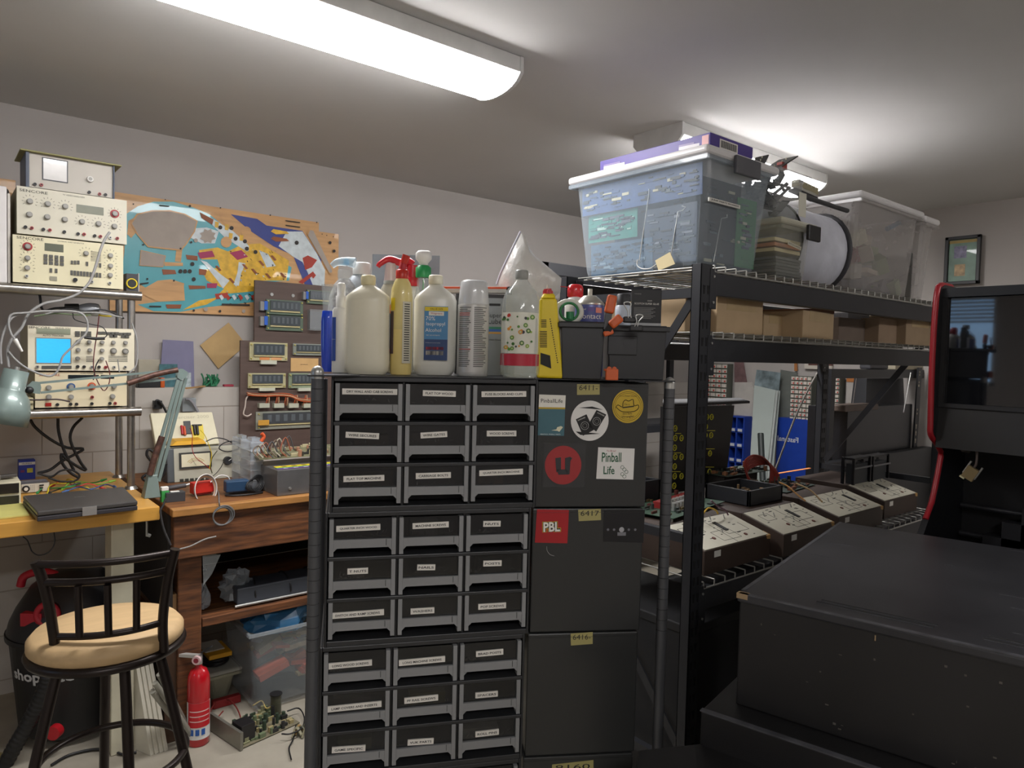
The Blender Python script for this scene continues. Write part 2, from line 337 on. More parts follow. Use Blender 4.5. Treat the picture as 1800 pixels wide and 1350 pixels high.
# dark brown display boards with electronic score displays
m_brn = mt('5b4a43', .55, var=.15, scale=5, stretch=(1, 1, 10))
def modboard(pl, pr, pt, pb, Y, label):
    F = wallface(pl, pb, Y); b = F.mb(); t = thing('display_board', label, 'display board', F.o, 0, 'brown boards of score displays')
    a0 = (0, 0); a1 = F.ab(pr, pt); b.box(0, 0, -.016, a1[0], F.ab(pl, pt)[1], 0, m_brn); b.build('backing_board', t, bevel=.002); return t, F
c6 = crop(410, 480, 7.5); c7 = crop(230, 540, 3.551)
def module(t, F, cv, x0, y0, x1, y1, base, blue=False, lab=False, conn=False, frame='b9b38c', gl='50565a'):
    A = F.ab(*cv(x0, y1)); B = F.ab(*cv(x1, y0)); w = B[0] - A[0]; h = B[1] - A[1]; b = F.mb(); fm = mt(frame, .5, var=.12)
    b.box(A[0], A[1], 0, B[0], B[1], .012, fm)
    b.box(A[0] + w * .1, A[1] + h * .32, .012, B[0] - w * .1, B[1] - h * .08, .024, mt(gl, .15, coat=.5)); 
    b.box(A[0] + w * .1, A[1] + h * .22, .012, B[0] - w * .1, A[1] + h * .32, .02, mt('c9bf8e', .5))
    for i in range(6): xx = A[0] + w * (.16 + .12 * i); b.box(xx, A[1] + h * .45, .0241, xx + w * .06, B[1] - h * .18, .0247, mt('5f666a', .3))
    for sx in (A[0] + w * .04, B[0] - w * .04):
        for sy in (A[1] + h * .12, B[1] - h * .12): b.cyl((sx, sy, .012), (sx, sy, .02), .004, mt('c8bd6a', .4, .4), n=8)
    if blue: b.box(A[0] - w * .08, A[1] + h * .3, .002, A[0] + .001, B[1] - h * .15, .03, mt('2f62c4', .4)); b.box(A[0] - w * .18, A[1] + h * .25, .002, A[0] - w * .08, B[1] - h * .18, .026, GRY)
    if lab:
        b.box(A[0] + w * .26, A[1] + h * .04, .012, A[0] + w * .52, A[1] + h * .18, .0135, mt('d98d55', .7)); b.box(A[0] + w * .56, A[1] + h * .04, .012, A[0] + w * .84, A[1] + h * .18, .0135, mt('d6a070', .7))
    if conn: b.box(A[0] + w * .28, A[1] - h * .2, .0, A[0] + w * .7, A[1] + .001, .02, mt('c6c8b6', .5))
    b.build('score_display', t)
t, F = modboard(447, 640, 492, 600, 3.84, 'dark brown board with long blue-ended glass displays, just right of the game board')
GB = '5d6e5c'
module(t, F, c6, 960, 245, 1290, 400, 0, True, frame=GB); module(t, F, c6, 425, 375, 910, 550, 0, True, frame=GB); module(t, F, c6, 425, 565, 910, 750, 0, True, frame=GB)
b = F.mb(); A = F.ab(*c6(975, 755)); B = F.ab(*c6(1160, 490)); b.box(A[0], A[1], 0, B[0], B[1], .035, CLEARM); b.box(A[0] + .01, A[1] + .01, 0, B[0], B[1] - .01, .012, mt('3c3a40', .5)); b.build('clear_cover', t)
b = F.mb()
for x, y in ((505, 282), (785, 298)): b = F.mb(); A = F.ab(*c6(x, y)); b.cyl((A[0], A[1], 0), (A[0], A[1], .006), .009, SILV); b.build('screw_cap', t)
t, F = modboard(421, 640, 598, 800, 3.79, 'dark brown board crowded with displays and an orange wiring harness, above the metal chassis')
module(t, F, c6, 205, 925, 705, 1150, 0, lab=True, conn=True); module(t, F, c6, 780, 940, 1180, 1080, 0, frame='8f958c')
module(t, F, c7, 727, 412, 962, 505, 0, lab=False, conn=True); module(t, F, c7, 980, 412, 1180, 505, 0, conn=True, frame='8e9a80'); module(t, F, c7, 775, 640, 1180, 765, 0, frame='8f9184', gl='4c4f52')
b = F.mb(); frect(b, F.ab(*c6(755, 1295)), F.ab(*c6(1120, 1125)), 0, .003, mt('d2ab74', .8)); A = F.ab(*c6(930, 1205)); b.text('TEST DISPLAYS', A[0], A[1], .045, INK, n=.004); b.build('tan_note', t)
b = F.mb(); frect(b, F.ab(*c7(782, 735)), F.ab(*c7(850, 700)), .03, .032, mt('cf9a3a', .7)); b.build('orange_sticker', t)
b = F.mb(); wm = [mt(h, .6) for h in ('b5552a', '8a4a30', 'c9a07a', 'a33a2a', 'bdb6a8')]
for k in range(6):
    pts = [(x, y + (k - 3) * 3 + rnd.uniform(-3, 3)) for x, y in ((715, 540), (760, 545), (830, 548), (900, 545), (980, 552), (1040, 575), (1120, 580), (1180, 570))]
    b.tube([F.M @ Vector((*F.ab(*c7(*p)), .02 + .006 * (k % 3))) for p in pts] if False else [Vector((*F.ab(*c7(*p)), .02 + .006 * (k % 3))) for p in pts], .0035, wm[k % 5], n=5)
for x in (845, 905, 960, 1020, 1080):
    for k in range(3): b.tube([Vector((*F.ab(*c7(x + k * 5, 548)), .02)), Vector((*F.ab(*c7(x - 10 + k * 8, 580)), .03)), Vector((*F.ab(*c7(x - 15 + k * 10, 612)), .02))], .0025, wm[(k + x) % 5], n=5)
b.tube([Vector((*F.ab(*c7(*p)), .02)) for p in ((735, 540), (712, 570), (705, 620), (695, 665), (720, 678), (745, 665))], .004, mt('cdbfb4', .6), n=6)
for k in range(4): A = F.ab(*c7(790 + k * 92, 622)); b.box(A[0], A[1] - .004, .0, A[0] + .055, A[1] + .02, .03, mt('b9bba8', .5))
b.build('wiring_harness', t)

# ledge clutter (no figures): papers, envelopes, clear box, small plant-like bits
def leaning(name, poly, Y, m, label, cat, th=.003, z0=None, group=None):
    b = MB(); vs = [PX(x, y, y=Y) for x, y in poly]; b2 = [v + Vector((0, th, 0)) for v in vs]; n = len(vs)
    b.add(vs + b2, [tuple(range(n)), tuple(range(2 * n - 1, n - 1, -1))] + [(i, n + i, n + (i + 1) % n, (i + 1) % n) for i in range(n)], m)
    return tag(b.build(name), label, cat, group)
leaning('booklet', [(286, 597), (340, 600), (342, 686), (280, 686)], 3.92, mt('7a7894', .7), 'purple-grey booklet leaning on the wall above the ledge', 'booklet')
leaning('tan_envelope', [(352, 607), (402, 567), (433, 606), (384, 648)], 3.94, mt('b89a6a', .8), 'brown paper certificate pinned to the wall above the ledge', 'paper')
leaning('photo_card', [(280, 640), (312, 640), (312, 684), (280, 684)], 3.89, mt('3e6a72', .6, var=.4, scale=40), 'small teal printed card on the ledge beside the lamp joint', 'card')
leaning('white_card', [(316, 655), (336, 655), (336, 682), (316, 682)], 3.88, mt('a9b4b6', .6, var=.4, scale=60), 'small pale printed card on the ledge behind the lamp arm', 'card')
b = MB(); p = PX(240, 686, y=3.880); b.box(p.x, 3.840, LEDGE, p.x + .1, 3.900, LEDGE + .045, BLK); b.box(p.x + .1, 3.840, LEDGE, p.x + .12, 3.890, LEDGE + .05, mt('b5521c', .4)); tag(b.build('black_tray', bevel=.004), 'small black tray with amber piece on the wall ledge', 'tray')
b = MB(); p = PX(243, 660, y=3.920); q = PX(280, 632, y=3.920); b.box(p.x, 3.910, LEDGE + .0, q.x, 3.940, q.z, mt('c9c2ae', .3, alpha=.6)); tag(b.build('clear_case'), 'clear plastic case standing at the left of the ledge', 'case')
rg = random.Random(5)
b = MB(); p = PX(368, 684, y=3.890)
for i in range(26):
    a = Vector((p.x + rg.uniform(-.035, .035), 3.890 + rg.uniform(-.02, .02), LEDGE + .004)); c = a + Vector((rg.uniform(-.03, .03), rg.uniform(-.015, .015), rg.uniform(.01, .065)))
    b.tube([a, (a + c) / 2 + Vector((.006, 0, .004)), c], .0045, mt('2f7a55', .5), n=5, k=2)
tag(b.build('green_plastic_plant'), 'tangled little green plastic plant on the wall ledge', 'plastic plant')
b = MB(); p = PX(392, 684, y=3.890); b.box(p.x, 3.870, LEDGE, p.x + .05, 3.900, LEDGE + .012, mt('a8384a', .6)); tag(b.build('red_eraser', bevel=.003), 'small red block at the right end of the ledge', 'block')
b = MB(); p = PX(345, 684, y=3.860)
for k in range(3): b.bar((p.x - .1, 3.655 + k * .012, LEDGE + .005), (p.x + .04, 3.850 + k * .012, LEDGE + .005), .006, .006, mt('b08a5a', .6))
tag(b.build('wooden_sticks'), 'thin wooden sticks lying along the edge of the ledge', 'sticks')
# plugs on the wall, under the ledge
b = MB(); p = PX(275, 718, y=LY); b.box(p.x - .018, LY - .035, p.z, p.x + .018, LY, p.z + .04, BLK)
b.tube([PX(x, y, y=3.780) for x, y in ((274, 712), (275, 704), (281, 706), (288, 716), (294, 728))], .006, BLK); tag(b.build('black_plug', bevel=.003), 'black power plug with looped cord on the block wall', 'plug')
b = MB(); p = PX(328, 716, y=LY); b.box(p.x - .03, LY - .04, p.z - .02, p.x + .035, LY, p.z + .05, mt('8f9598', .5))
b.tube([PX(x, y, y=3.770) for x, y in ((326, 702), (332, 702), (340, 710), (348, 724))], .008, mt('8b8b90', .5)); tag(b.build('grey_plug_adapter', bevel=.005), 'grey plug-in adapter with thick cord on the block wall', 'adapter')

# ============================================================ STAINLESS SHELF UNIT + BENCH
BZ = .97; SY0 = 3.29; SY1 = 3.62
ctr = lambda px, py: PX(px, py, y=SY0)
top = ctr(248, 521); low = ctr(245, 723); XR = top.x; XL = XR - 1.25
zt = top.z + .0; zl = low.z
t = thing('stainless_shelf_unit', 'stainless steel tube shelf unit standing on the workbench, holding test instruments', 'shelf', (XR, SY0, BZ))
for z_, nm in ((zt, 'shelf_tray'), (zl, 'shelf_tray')):
    b = MB(); b.cyl((XL, SY0, z_), (XR, SY0, z_), .019, STEEL, n=18); b.box(XL, SY0, z_ - .004, XR - .03, SY1, z_ + .018, mt('8c857c', .35, .7)); b.build(nm, t)
fx = ctr(236, 800).x; rx = ctr(209, 800).x
for x_, y_ in ((fx - .01, SY0 + .012), (PX(209, 800, y=SY1).x, SY1), (XL + .03, SY0 + .012), (XL + .03, SY1)):
    b = MB(); b.cyl((x_, y_, BZ), (x_, y_, zt), .015, STEEL, n=16); b.cyl((x_, y_, BZ), (x_, y_, BZ + .012), .028, STEEL, r2=.02, n=16); b.build('post', t)

c1 = crop(0, 200, 3.9711); c2 = crop(0, 500, 3.9711)
def instrument(name, label, cat, cv, L, R_, T, B_, Y, zb, depth, face, side, trim=None):
    """L,R_ = crop x of the sides, T,B_ = crop y at the left side"""
    p = PX(*cv(L, B_), y=Y); F = Face((p.x, Y, zb), 0); w = F.ab(*cv(R_, B_))[0]; h = PX(*cv(L, T), y=Y).z - p.z
    t = thing(name, label, cat, (p.x, Y, zb)); b = F.mb(); b.box(0, .006, -depth, w, h, -.012, side); b.box(.02, 0, -depth + .02, .06, .006, -.03, BLK); b.box(w - .06, 0, -depth + .02, w - .02, .006, -.03, BLK); b.build('case', t, bevel=.004)
    b = F.mb(); b.box(0, .006, -.012, w, h, 0, trim or face); F.panel = b.build('front_panel', t); F.w = w; F.h = h; F.dz = p.z - zb
    return t, F
def fab(F, cv, x, y):  a, b_ = F.ab(*cv(x, y)); return a, b_ + F.dz
def fab(F, cv, x, y):
    p = PX(*cv(x, y), y=F.o.y); return p.x - F.o.x, p.z - F.o.z - F.dz
KN = mt('8f8d88', .4); KD = mt('55544f', .4)
def knob(t, F, cv, x, y, r=.011, m=None, ringm=None):
    a, b_ = fab(F, cv, x, y); b = F.mb()
    if ringm: b.cyl((a, b_, 0), (a, b_, .003), r * 1.45, ringm, n=16)
    b.cyl((a, b_, 0), (a, b_, .014), r, m or KN, r2=r * .82, n=14); b.cyl((a, b_, .014), (a, b_, .0148), r * .55, mt('9b9992', .5), n=10)
    b.build('knob', t)
def ticks(b, F, cv, x, y, r=.02):
    a, b_ = fab(F, cv, x, y)
    for k in range(9):
        th = math.radians(-30 + 30 * k); p = Vector((a + math.cos(th) * r, b_ + math.sin(th) * r, .0006)); q = Vector((a + math.cos(th) * r * 1.3, b_ + math.sin(th) * r * 1.3, .0006))
        b.bar(p, q, .0012, .0004, INK)
def jack(t, F, cv, x, y, m, r=.006):
    a, b_ = fab(F, cv, x, y); b = F.mb(); b.cyl((a, b_, 0), (a, b_, .008), r, m, n=12); b.cyl((a, b_, .008), (a, b_, .0085), r * .5, INK, n=8); b.build('jack', t)
def screen(t, F, cv, x0, y0, x1, y1, m, nm='screen', th=.0015, border=None):
    A = fab(F, cv, x0, y1); B = fab(F, cv, x1, y0); b = F.mb()
    if border: b.box(A[0] - .004, A[1] - .004, 0, B[0] + .004, B[1] + .004, th * .8, border)
    b.box(A[0], A[1], 0, B[0], B[1], th, m); b.build(nm, t)
def txt(b, F, cv, s, x, y, w, maxh=.008): a, b_ = fab(F, cv, x, y); b.text(s, a, b_, w, INK, n=.0008, maxh=maxh)
RJ = mt('9a1f24', .4); IY = SY0 + .005
ZS1 = zt + .0185
FACE = mt('cbc6b3', .5, var=.03); SIDE = mt('aaa690', .5)
# lower sencore-like set on the top shelf
t, F = instrument('signal_generator', 'cream bench instrument with keypad, directly on the upper steel shelf', 'test instrument', c1, 90, 860, 822, 1165, IY, ZS1, .28, mt('d8d0ae', .5, var=.03), SIDE)
for x, y, r in ((192, 988, .010), (190, 1057, .010), (600, 957, .010), (770, 973, .010), (770, 1045, .010), (768, 1110, .010)): knob(t, F, c1, x, y, r)
knob(t, F, c1, 192, 908, .011, None, RJ)
for x, y in ((186, 1115), (640, 1156), (765, 1165)): jack(t, F, c1, x, y, SILV)
jack(t, F, c1, 524, 1142, BLK, .008)
screen(t, F, c1, 312, 897, 443, 937, mt('5e6152', .3), 'lcd_display')
b = F.mb()
for r_ in range(3):
    for k in range(4): a = fab(F, c1, 318 + 38 * k, 972 + 24 * r_ + 4 * k); b.box(a[0] - .006, a[1] - .006, 0, a[0] + .006, a[1] + .005, .004, KD)
build_each(b, 'key', t)
b = F.mb()
for k in range(10): a = fab(F, c1, 500 + 22 * k, 1092 + 2 * k); b.box(a[0] - .004, a[1] - .009, 0, a[0] + .004, a[1] + .009, .004, KD)
for k in range(3): a = fab(F, c1, 502 + 22 * k, 1020); b.box(a[0] - .004, a[1] - .007, 0, a[0] + .004, a[1] + .007, .004, KD)
for x, y in ((355, 1075), (392, 1078), (607, 1030), (672, 1036), (698, 1040)): a = fab(F, c1, x, y); b.box(a[0] - .004, a[1] - .008, 0, a[0] + .004, a[1] + .008, .004, KD)
a = fab(F, c1, 372, 1132); b.box(a[0] - .012, a[1] - .008, 0, a[0] + .012, a[1] + .008, .003, mt('8e8a78', .4)); build_each(b, 'push_button', t)
b = F.mb(); txt(b, F, c1, 'SENCORE', 210, 852, .085, .010); txt(b, F, c1, 'UNIVERSAL VIDEO GENERATOR', 495, 880, .09, .006)
for x, y in ((192, 988), (190, 1057), (600, 957), (770, 973), (770, 1045), (768, 1110), (192, 908)): ticks(b, F, c1, x, y)
for k in range(9): a = fab(F, c1, 665, 948 + 8 * k); b.box(a[0] - .016, a[1], 0, a[0] + .02, a[1] + .0014, .0006, INK)
b.build('panel_lettering', t, into=F.panel)
Z2 = ZS1 + F.h + .012
t, F = instrument('video_analyzer', 'cream bench instrument covered with knobs, middle of the upper stack', 'test instrument', c1, 118, 885, 456, 800, IY, Z2 - .012, .28, FACE, SIDE)
for x, y in ((208, 568), (333, 587), (455, 605), (205, 660), (330, 678), (452, 696), (572, 712), (687, 727), (798, 745)): knob(t, F, c1, x, y)
knob(t, F, c1, 800, 658, .0115, None, RJ)
screen(t, F, c1, 533, 615, 723, 645, mt('787a6a', .3), 'lcd_display')
for x, y, m in ((177, 748, BLK), (221, 755, RJ), (302, 765, BLK), (347, 770, RJ), (544, 797, BLK), (586, 800, RJ), (660, 811, BLK), (700, 816, RJ), (818, 830, RJ), (448, 783, BLK), (768, 825, SILV)): jack(t, F, c1, x, y, m)
b = F.mb(); txt(b, F, c1, 'SENCORE', 235, 500, .09, .010); txt(b, F, c1, 'TV VIDEO ANALYZER', 515, 533, .075, .007)
for x, y in ((208, 568), (333, 587), (455, 605), (572, 712), (687, 727), (800, 658), (798, 745)): ticks(b, F, c1, x, y)
b.build('panel_lettering', t, into=F.panel)
Z3 = Z2 - .012 + F.h
t, F = instrument('panel_meter_tester', 'grey and blue tester with small white screen, topmost of the instrument stack', 'test instrument', c1, 203, 786, 212, 462, IY + .02, Z3, .2, mt('b7b1a6', .5, var=.03), mt('4d5564', .5))
screen(t, F, c1, 302, 282, 466, 398, mt('c9c6c2', .2, var=.1, coat=.5), 'screen', .002, DKG)
knob(t, F, c1, 627, 405, .013, mt('cfcdc8', .3))
for x, y, m in ((243, 437, BLK), (288, 442, RJ), (694, 508, RJ), (735, 513, BLK), (622, 495, BLK)): jack(t, F, c1, x, y, m)
b = F.mb(); b.box(-.03, F.h, -.21, F.w + .03, F.h + .006, .02, mt('8f8a5a', .5)); b.box(-.012, 0, -.2, 0, F.h, .01, mt('4d5564', .5)); b.box(F.w, 0, -.2, F.w + .006, F.h, .01, mt('4d5564', .5)); b.build('lid', t, bevel=.002)
# lower shelf
ZL = zl + .0185
t, F = instrument('multimeter_counter', 'cream instrument with red switch, directly on the lower steel shelf', 'test instrument', c2, 245, 885, 590, 852, IY, ZL, .26, mt('dccfae', .5, var=.03), mt('b7ae86', .5))
screen(t, F, c2, 475, 612, 690, 638, mt('20272b', .2), 'lcd_display'); screen(t, F, c2, 703, 612, 797, 638, mt('20272b', .2), 'lcd_display')
for x, y, rm in ((340, 700, None), (495, 695, mt('3a5a8a', .4)), (640, 690, ORG), (795, 690, None), (340, 765, None), (495, 765, None), (785, 762, None)): knob(t, F, c2, x, y, .0105, None, rm)
for x, y, m in ((400, 818, BLK), (492, 815, BLK), (533, 815, BLK), (640, 812, BLK), (766, 810, BLK), (803, 810, RJ), (642, 766, RJ)): jack(t, F, c2, x, y, m)
screen(t, F, c2, 316, 806, 358, 830, mt('a01f18', .4), 'power_switch', .004)
b = F.mb(); a = fab(F, c2, 345, 612); b.text('SENCORE', a[0], a[1], .07, mt('a03022', .5), n=.0008, maxh=.009); txt(b, F, c2, 'AUDIO POWER ANALYZER', 640, 602, .08, .006); b.build('panel_lettering', t, into=F.panel)
Z5 = ZL + F.h
t, F = instrument('oscilloscope', 'cream oscilloscope with glowing blue screen on the lower shelf stack', 'oscilloscope', c2, 195, 938, 226, 552, IY - .01, Z5, .3, mt('ddd5bd', .5, var=.03), mt('bdb597', .5))
screen(t, F, c2, 255, 325, 490, 487, mt('2f9ae0', .2, emit=.55, var=.12, scale=60, stretch=(1, 1, 9)), 'screen', .002, mt('8e8f7e', .5))
screen(t, F, c2, 255, 255, 492, 285, mt('8d917c', .5), 'header_strip')
for x, y in ((545, 342), (622, 345), (712, 348), (790, 350), (875, 352), (545, 400), (627, 402), (712, 405), (542, 460), (710, 463)): knob(t, F, c2, x, y, .0085)
for x, y in ((792, 408), (875, 412)): knob(t, F, c2, x, y, .0125, mt('777570', .4))
for x, y, m in ((640, 520, SILV), (690, 520, BLK), (737, 522, RJ), (795, 522, SILV), (872, 522, SILV), (260, 516, KN), (541, 516, BLK), (586, 518, BLK)): jack(t, F, c2, x, y, m)
b = F.mb()
for k in range(6): a = fab(F, c2, 312 + 34 * k, 518); b.box(a[0] - .009, a[1] - .006, 0, a[0] + .008, a[1] + .005, .004, KD)
for x, y in [(540 + 40 * k, 278 + k) for k in range(3)] + [(540 + 40 * k, 297 + k) for k in range(3)] + [(693 + 32 * k, 282) for k in range(2)] + [(760 + 27 * k, 286) for k in range(3)] + [(845 + 27 * k, 290) for k in range(3)] + [(780, 304), (803, 305), (860, 308), (885, 310)]:
    a = fab(F, c2, x, y); b.box(a[0] - .008, a[1] - .005, 0, a[0] + .008, a[1] + .005, .004, KD)
build_each(b, 'push_button', t)
b = F.mb(); txt(b, F, c2, 'SENCORE', 275, 242, .07, .008); txt(b, F, c2, 'AUTO TRACKER', 372, 299, .07, .007); txt(b, F, c2, 'MODEL SC61', 440, 248, .05, .006)
for k in range(5): a = fab(F, c2, 625, 448 + 9 * k); b.box(a[0] - .012, a[1], 0, a[0] + .012, a[1] + .002, .0006, INK)
for k in range(5): a = fab(F, c2, 795, 448 + 9 * k); b.box(a[0] - .02, a[1], 0, a[0] + .05, a[1] + .002, .0006, INK)
b.build('panel_lettering', t, into=F.panel)
SCX = F.o.x; SCZ = F.o.z + F.h; SCW = F.w
p = PX(18, 708, y=3.3); q = PX(61, 686, y=3.3); b = MB(); b.box(p.x, 3.3, ZL, q.x - .004, 3.5, ZL + .045, mt('c9bf98', .5)); b.box(p.x, 3.295, ZL + .02, q.x - .004, 3.3, ZL + .024, mt('7d7558', .5)); tag(b.build('beige_box', bevel=.006), 'low beige plastic box on the lower steel shelf, behind the lamp head', 'box')
# left white binders and the case at the shelf end
p = PX(-40, 496, y=IY); q = PX(12, 341, y=IY); b = MB(); b.box(p.x, IY, ZS1, q.x, IY + .27, ZS1 + .36, mt('d9d5d2', .5)); tag(b.build('white_binder', bevel=.004), 'thick white binder standing at the left end of the upper shelf', 'binder', 'binders on the upper shelf')
q2 = PX(19, 341, y=IY); b = MB(); b.box(q.x + .003, IY + .02, ZS1, q2.x, IY + .27, ZS1 + .34, mt('cdc8c0', .5)); tag(b.build('white_binder', bevel=.003), 'thin white binder between the thick one and the instruments', 'binder', 'binders on the upper shelf')
b = MB(); p = PX(222, 508, y=3.33); q = PX(243, 482, y=3.33); b.box(p.x, 3.33, ZS1, q.x, 3.39, q.z, mt('3a3a3e', .4)); b.cyl((p.x + .02, 3.33, ZS1 + .035), (p.x + .02, 3.326, ZS1 + .035), .024, mt('23241f', .4)); b.ring((p.x + .02, 3.326, ZS1 + .035), .019, .003, YEL, ax=(0, 1, 0)); b.box(q.x, 3.33, ZS1, q.x + .004, 3.39, q.z + .004, SILV)
tag(b.build('tape_measure', bevel=.003), 'black and yellow tape reel at the right end of the upper shelf', 'tape measure')
# bulb lamp lying on the oscilloscope
t = thing('light_bulb_lamp', 'grey bulb with black socket lying on top of the oscilloscope', 'lamp', (SCX + .2, 3.36, SCZ))
a = PX(138, 541, y=3.36); e = PX(176, 546, y=3.36); b = MB(); d = (e - a)
b.tube([a, a + d * .25, a + d * .5, a + d * .8, e], .021, mt('9da0a6', .15, coat=.6), n=14, k=5, rf=lambda u: .55 + .75 * math.sin(min(1, u * 1.25) * math.pi * .62) * (1 if u < .85 else max(.3, 1 - (u - .85) * 5)))
b.build('bulb', t); b = MB(); b.cyl(PX(114, 540, y=3.36), a, .014, BLK, r2=.017); b.build('socket', t); b = MB(); b.tube([PX(x, y, y=3.37) for x, y in ((114, 541), (96, 542), (75, 545), (70, 520), (66, 512))], .005, BLK); b.build('cord', t)
# ============================================================ YELLOW WORKBENCH
m_bench = mt('d09a45', .4, var=.1, scale=5, stretch=(1, 9, 9), coat=.2)
cR = PX(281, 890, z=BZ); BY0 = cR.y; BXR = cR.x; BXL = BXR - 1.6
t = thing('workbench', 'honey-coloured wooden workbench on cream steel legs, at the far left', 'workbench', (BXR - .8, BY0 + .3, 0))
b = MB(); b.box(BXL, BY0, BZ - .052, BXR, LY - .01, BZ, m_bench); b.build('worktop', t, bevel=.004)
lp = PX(195, 1300, y=BY0 + .12); lq = PX(235, 1300, y=BY0 + .12); m_leg = mt('c9c4ad', .5)
for dx in (0, -1.15):
    b = MB(); b.box(lp.x + dx, BY0 + .12, 0, lq.x + dx, BY0 + .24, BZ - .052, m_leg); b.box(lp.x + dx + .02, BY0 + .13, BZ - .10, lq.x + dx - .02, LY - .05, BZ - .053, m_leg); b.build('leg', t, bevel=.004)
b = MB(); p = PX(258, 915, y=BY0 + .05); b.cyl((p.x, BY0 + .05, BZ - .052), (p.x, BY0 + .05, BZ - .12), .004, SILV, n=8); b.cyl((p.x, BY0 + .05, BZ - .112), (p.x + .012, BY0 + .05, BZ - .12), .007, SILV, n=8); b.build('hook_bolt', t)
def B(px, py, z=None): return PX(px, py, z=BZ if z is None else z)
# laptop
c3 = crop(0, 780, 4)
zl_ = BZ + .038; L4 = [PX(*c3(x, y), z=zl_) for x, y in ((262, 478), (968, 402), (868, 302), (160, 365))]
t = thing('laptop', 'closed dark grey laptop on the honey-coloured bench', 'laptop', (L4[0].x, L4[0].y, BZ)); lm = mt('4d4a48', .35, .2); ld = mt('38363a', .4)
def slab(poly, z0, z1, m):
    b = MB(); b.hexa([(p.x, p.y, z0) for p in poly] + [(p.x, p.y, z1) for p in poly], m); return b
slab(L4, BZ + .004, BZ + .02, ld).build('base', t, bevel=.003); slab(L4, BZ + .022, BZ + .038, lm).build('lid', t, bevel=.004)
b = MB(); e = (L4[1] - L4[0]).normalized(); nrm = Vector((e.y, -e.x, 0)); mid = L4[0] + (L4[1] - L4[0]) * .5
F = Face((mid.x, mid.y, BZ), math.atan2(e.y, e.x)); q = F.mb(); q.box(-.022, .006, 0, .022, .036, .003, mt('aaa7a4', .3, .5)); q.build('latch', t)
ang = math.atan2(e.y, e.x); T = Matrix.Translation((sum(p.x for p in L4) / 4, sum(p.y for p in L4) / 4, BZ + .0385)) @ Matrix.Rotation(ang, 4, 'Z')
b = MB(T); b.text('DELL', 0, .03, .035, mt('b9b6b4', .3, .5), n=.0004); b.build('logo', t)
# yellow pad
P4 = [B(*crop(0, 800, 10.385)(x, y)) for x, y in ((-200, 1200), (530, 1112), (400, 893), (-200, 945))]
tag(slab(P4, BZ + .001, BZ + .006, mt('c9c271', .8)).build('yellow_notepad'), 'yellow lined writing pad at the front left of the bench', 'notepad')
# instrument at the left edge
c4 = crop(0, 800, 10.385)
p = PX(*c4(385, 905), z=BZ); YI = p.y; zt_ = PX(*c4(385, 480), y=YI).z; F = Face((p.x, YI, BZ)); hh = zt_ - BZ
t = thing('bench_power_supply', 'cream case with two dark windows at the left edge of the bench', 'power supply', F.o)
b = F.mb(); b.box(-.28, .004, -.2, 0, hh, -.004, CREAM); b.build('case', t, bevel=.003)
b = F.mb(); b.box(-.27, hh * .52, -.003, -.006, hh * .94, .001, mt('25211f', .15)); b.build('upper_window', t); b = F.mb(); b.box(-.27, .006, -.003, -.006, hh * .42, .001, mt('2b2a26', .2)); b.build('lower_window', t)
b = MB(); z_ = BZ + hh; a = Vector((p.x - .10, YI + .06, z_ + .012)); b.bar(a, a + Vector((.09, .03, 0)), .03, .012, mt('4a4642', .4)); b.bar(a + Vector((-.05, -.03, .002)), a + Vector((.04, -.02, .002)), .02, .02, mt('8f8b84', .3, .6)); b.bar(a + Vector((-.05, .02, .02)), a + Vector((.04, .03, .02)), .018, .014, BLK)
tag(b.build('metal_tool', bevel=.002), 'grey and black hand tool lying on the cream power supply', 'tool')
# decade box
p = PX(*c4(395, 715), z=BZ); q = PX(*c4(910, 700), y=p.y + .0); F = Face((p.x, p.y + .01, BZ)); hh2 = PX(*c4(395, 545), y=p.y).z - BZ; ww = PX(*c4(905, 690), y=p.y).x - p.x
t = thing('decade_box', 'grey box with white dial panel behind the laptop', 'decade box', F.o)
b = F.mb(); b.box(0, .003, -.1, ww, hh2, -.003, mt('75747a', .5)); b.build('case', t, bevel=.003)
b = F.mb(); b.box(0, .003, -.003, ww, hh2, 0, mt('e0dccf', .5)); b.ring((ww * .16, hh2 * .5, .003), .010, .0035, BLK, n=20); b.cyl((ww * .16, hh2 * .5, 0), (ww * .16, hh2 * .5, .008), .007, WHT, n=12)
for i in range(5):
    for j in range(3): b.box(ww * (.32 + .06 * j), hh2 * (.2 + .15 * i), 0, ww * (.35 + .06 * j), hh2 * (.24 + .15 * i), .0006, INK)
for i in range(3): b.box(ww * .64, hh2 * (.15 + .28 * i), 0, ww * (.74 + .03 * i), hh2 * (.27 + .28 * i), .006, BLK)
b.build('dial_panel', t)
# blue box on the bench, behind the power supply
YB2 = PX(47, 843, z=BZ).y; p = PX(33, 843, y=YB2); q = PX(62, 808, y=YB2); ww = q.x - p.x; F = Face((p.x, YB2, BZ)); tt = q.z - BZ
t = thing('small_blue_box', 'small blue printed carton with white band standing behind the decade box', 'carton', F.o)
b = F.mb(); b.box(0, 0, -.05, ww, tt, 0, mt('2c3f9e', .5)); b.build('carton', t); b = F.mb(); b.box(.0005, tt * .76, 0, ww - .0005, tt * .9, .0006, WHT); b.text('HUMAX', ww / 2, tt * .83, ww * .6, INK, n=.0012, maxh=.007)
b.box(ww * .5, tt * .35, 0, ww * .85, tt * .58, .0006, mt('c9c043', .5)); b.box(ww * .1, tt * .38, 0, ww * .35, tt * .5, .0006, mt('7a3a6a', .5)); b.build('printing', t)
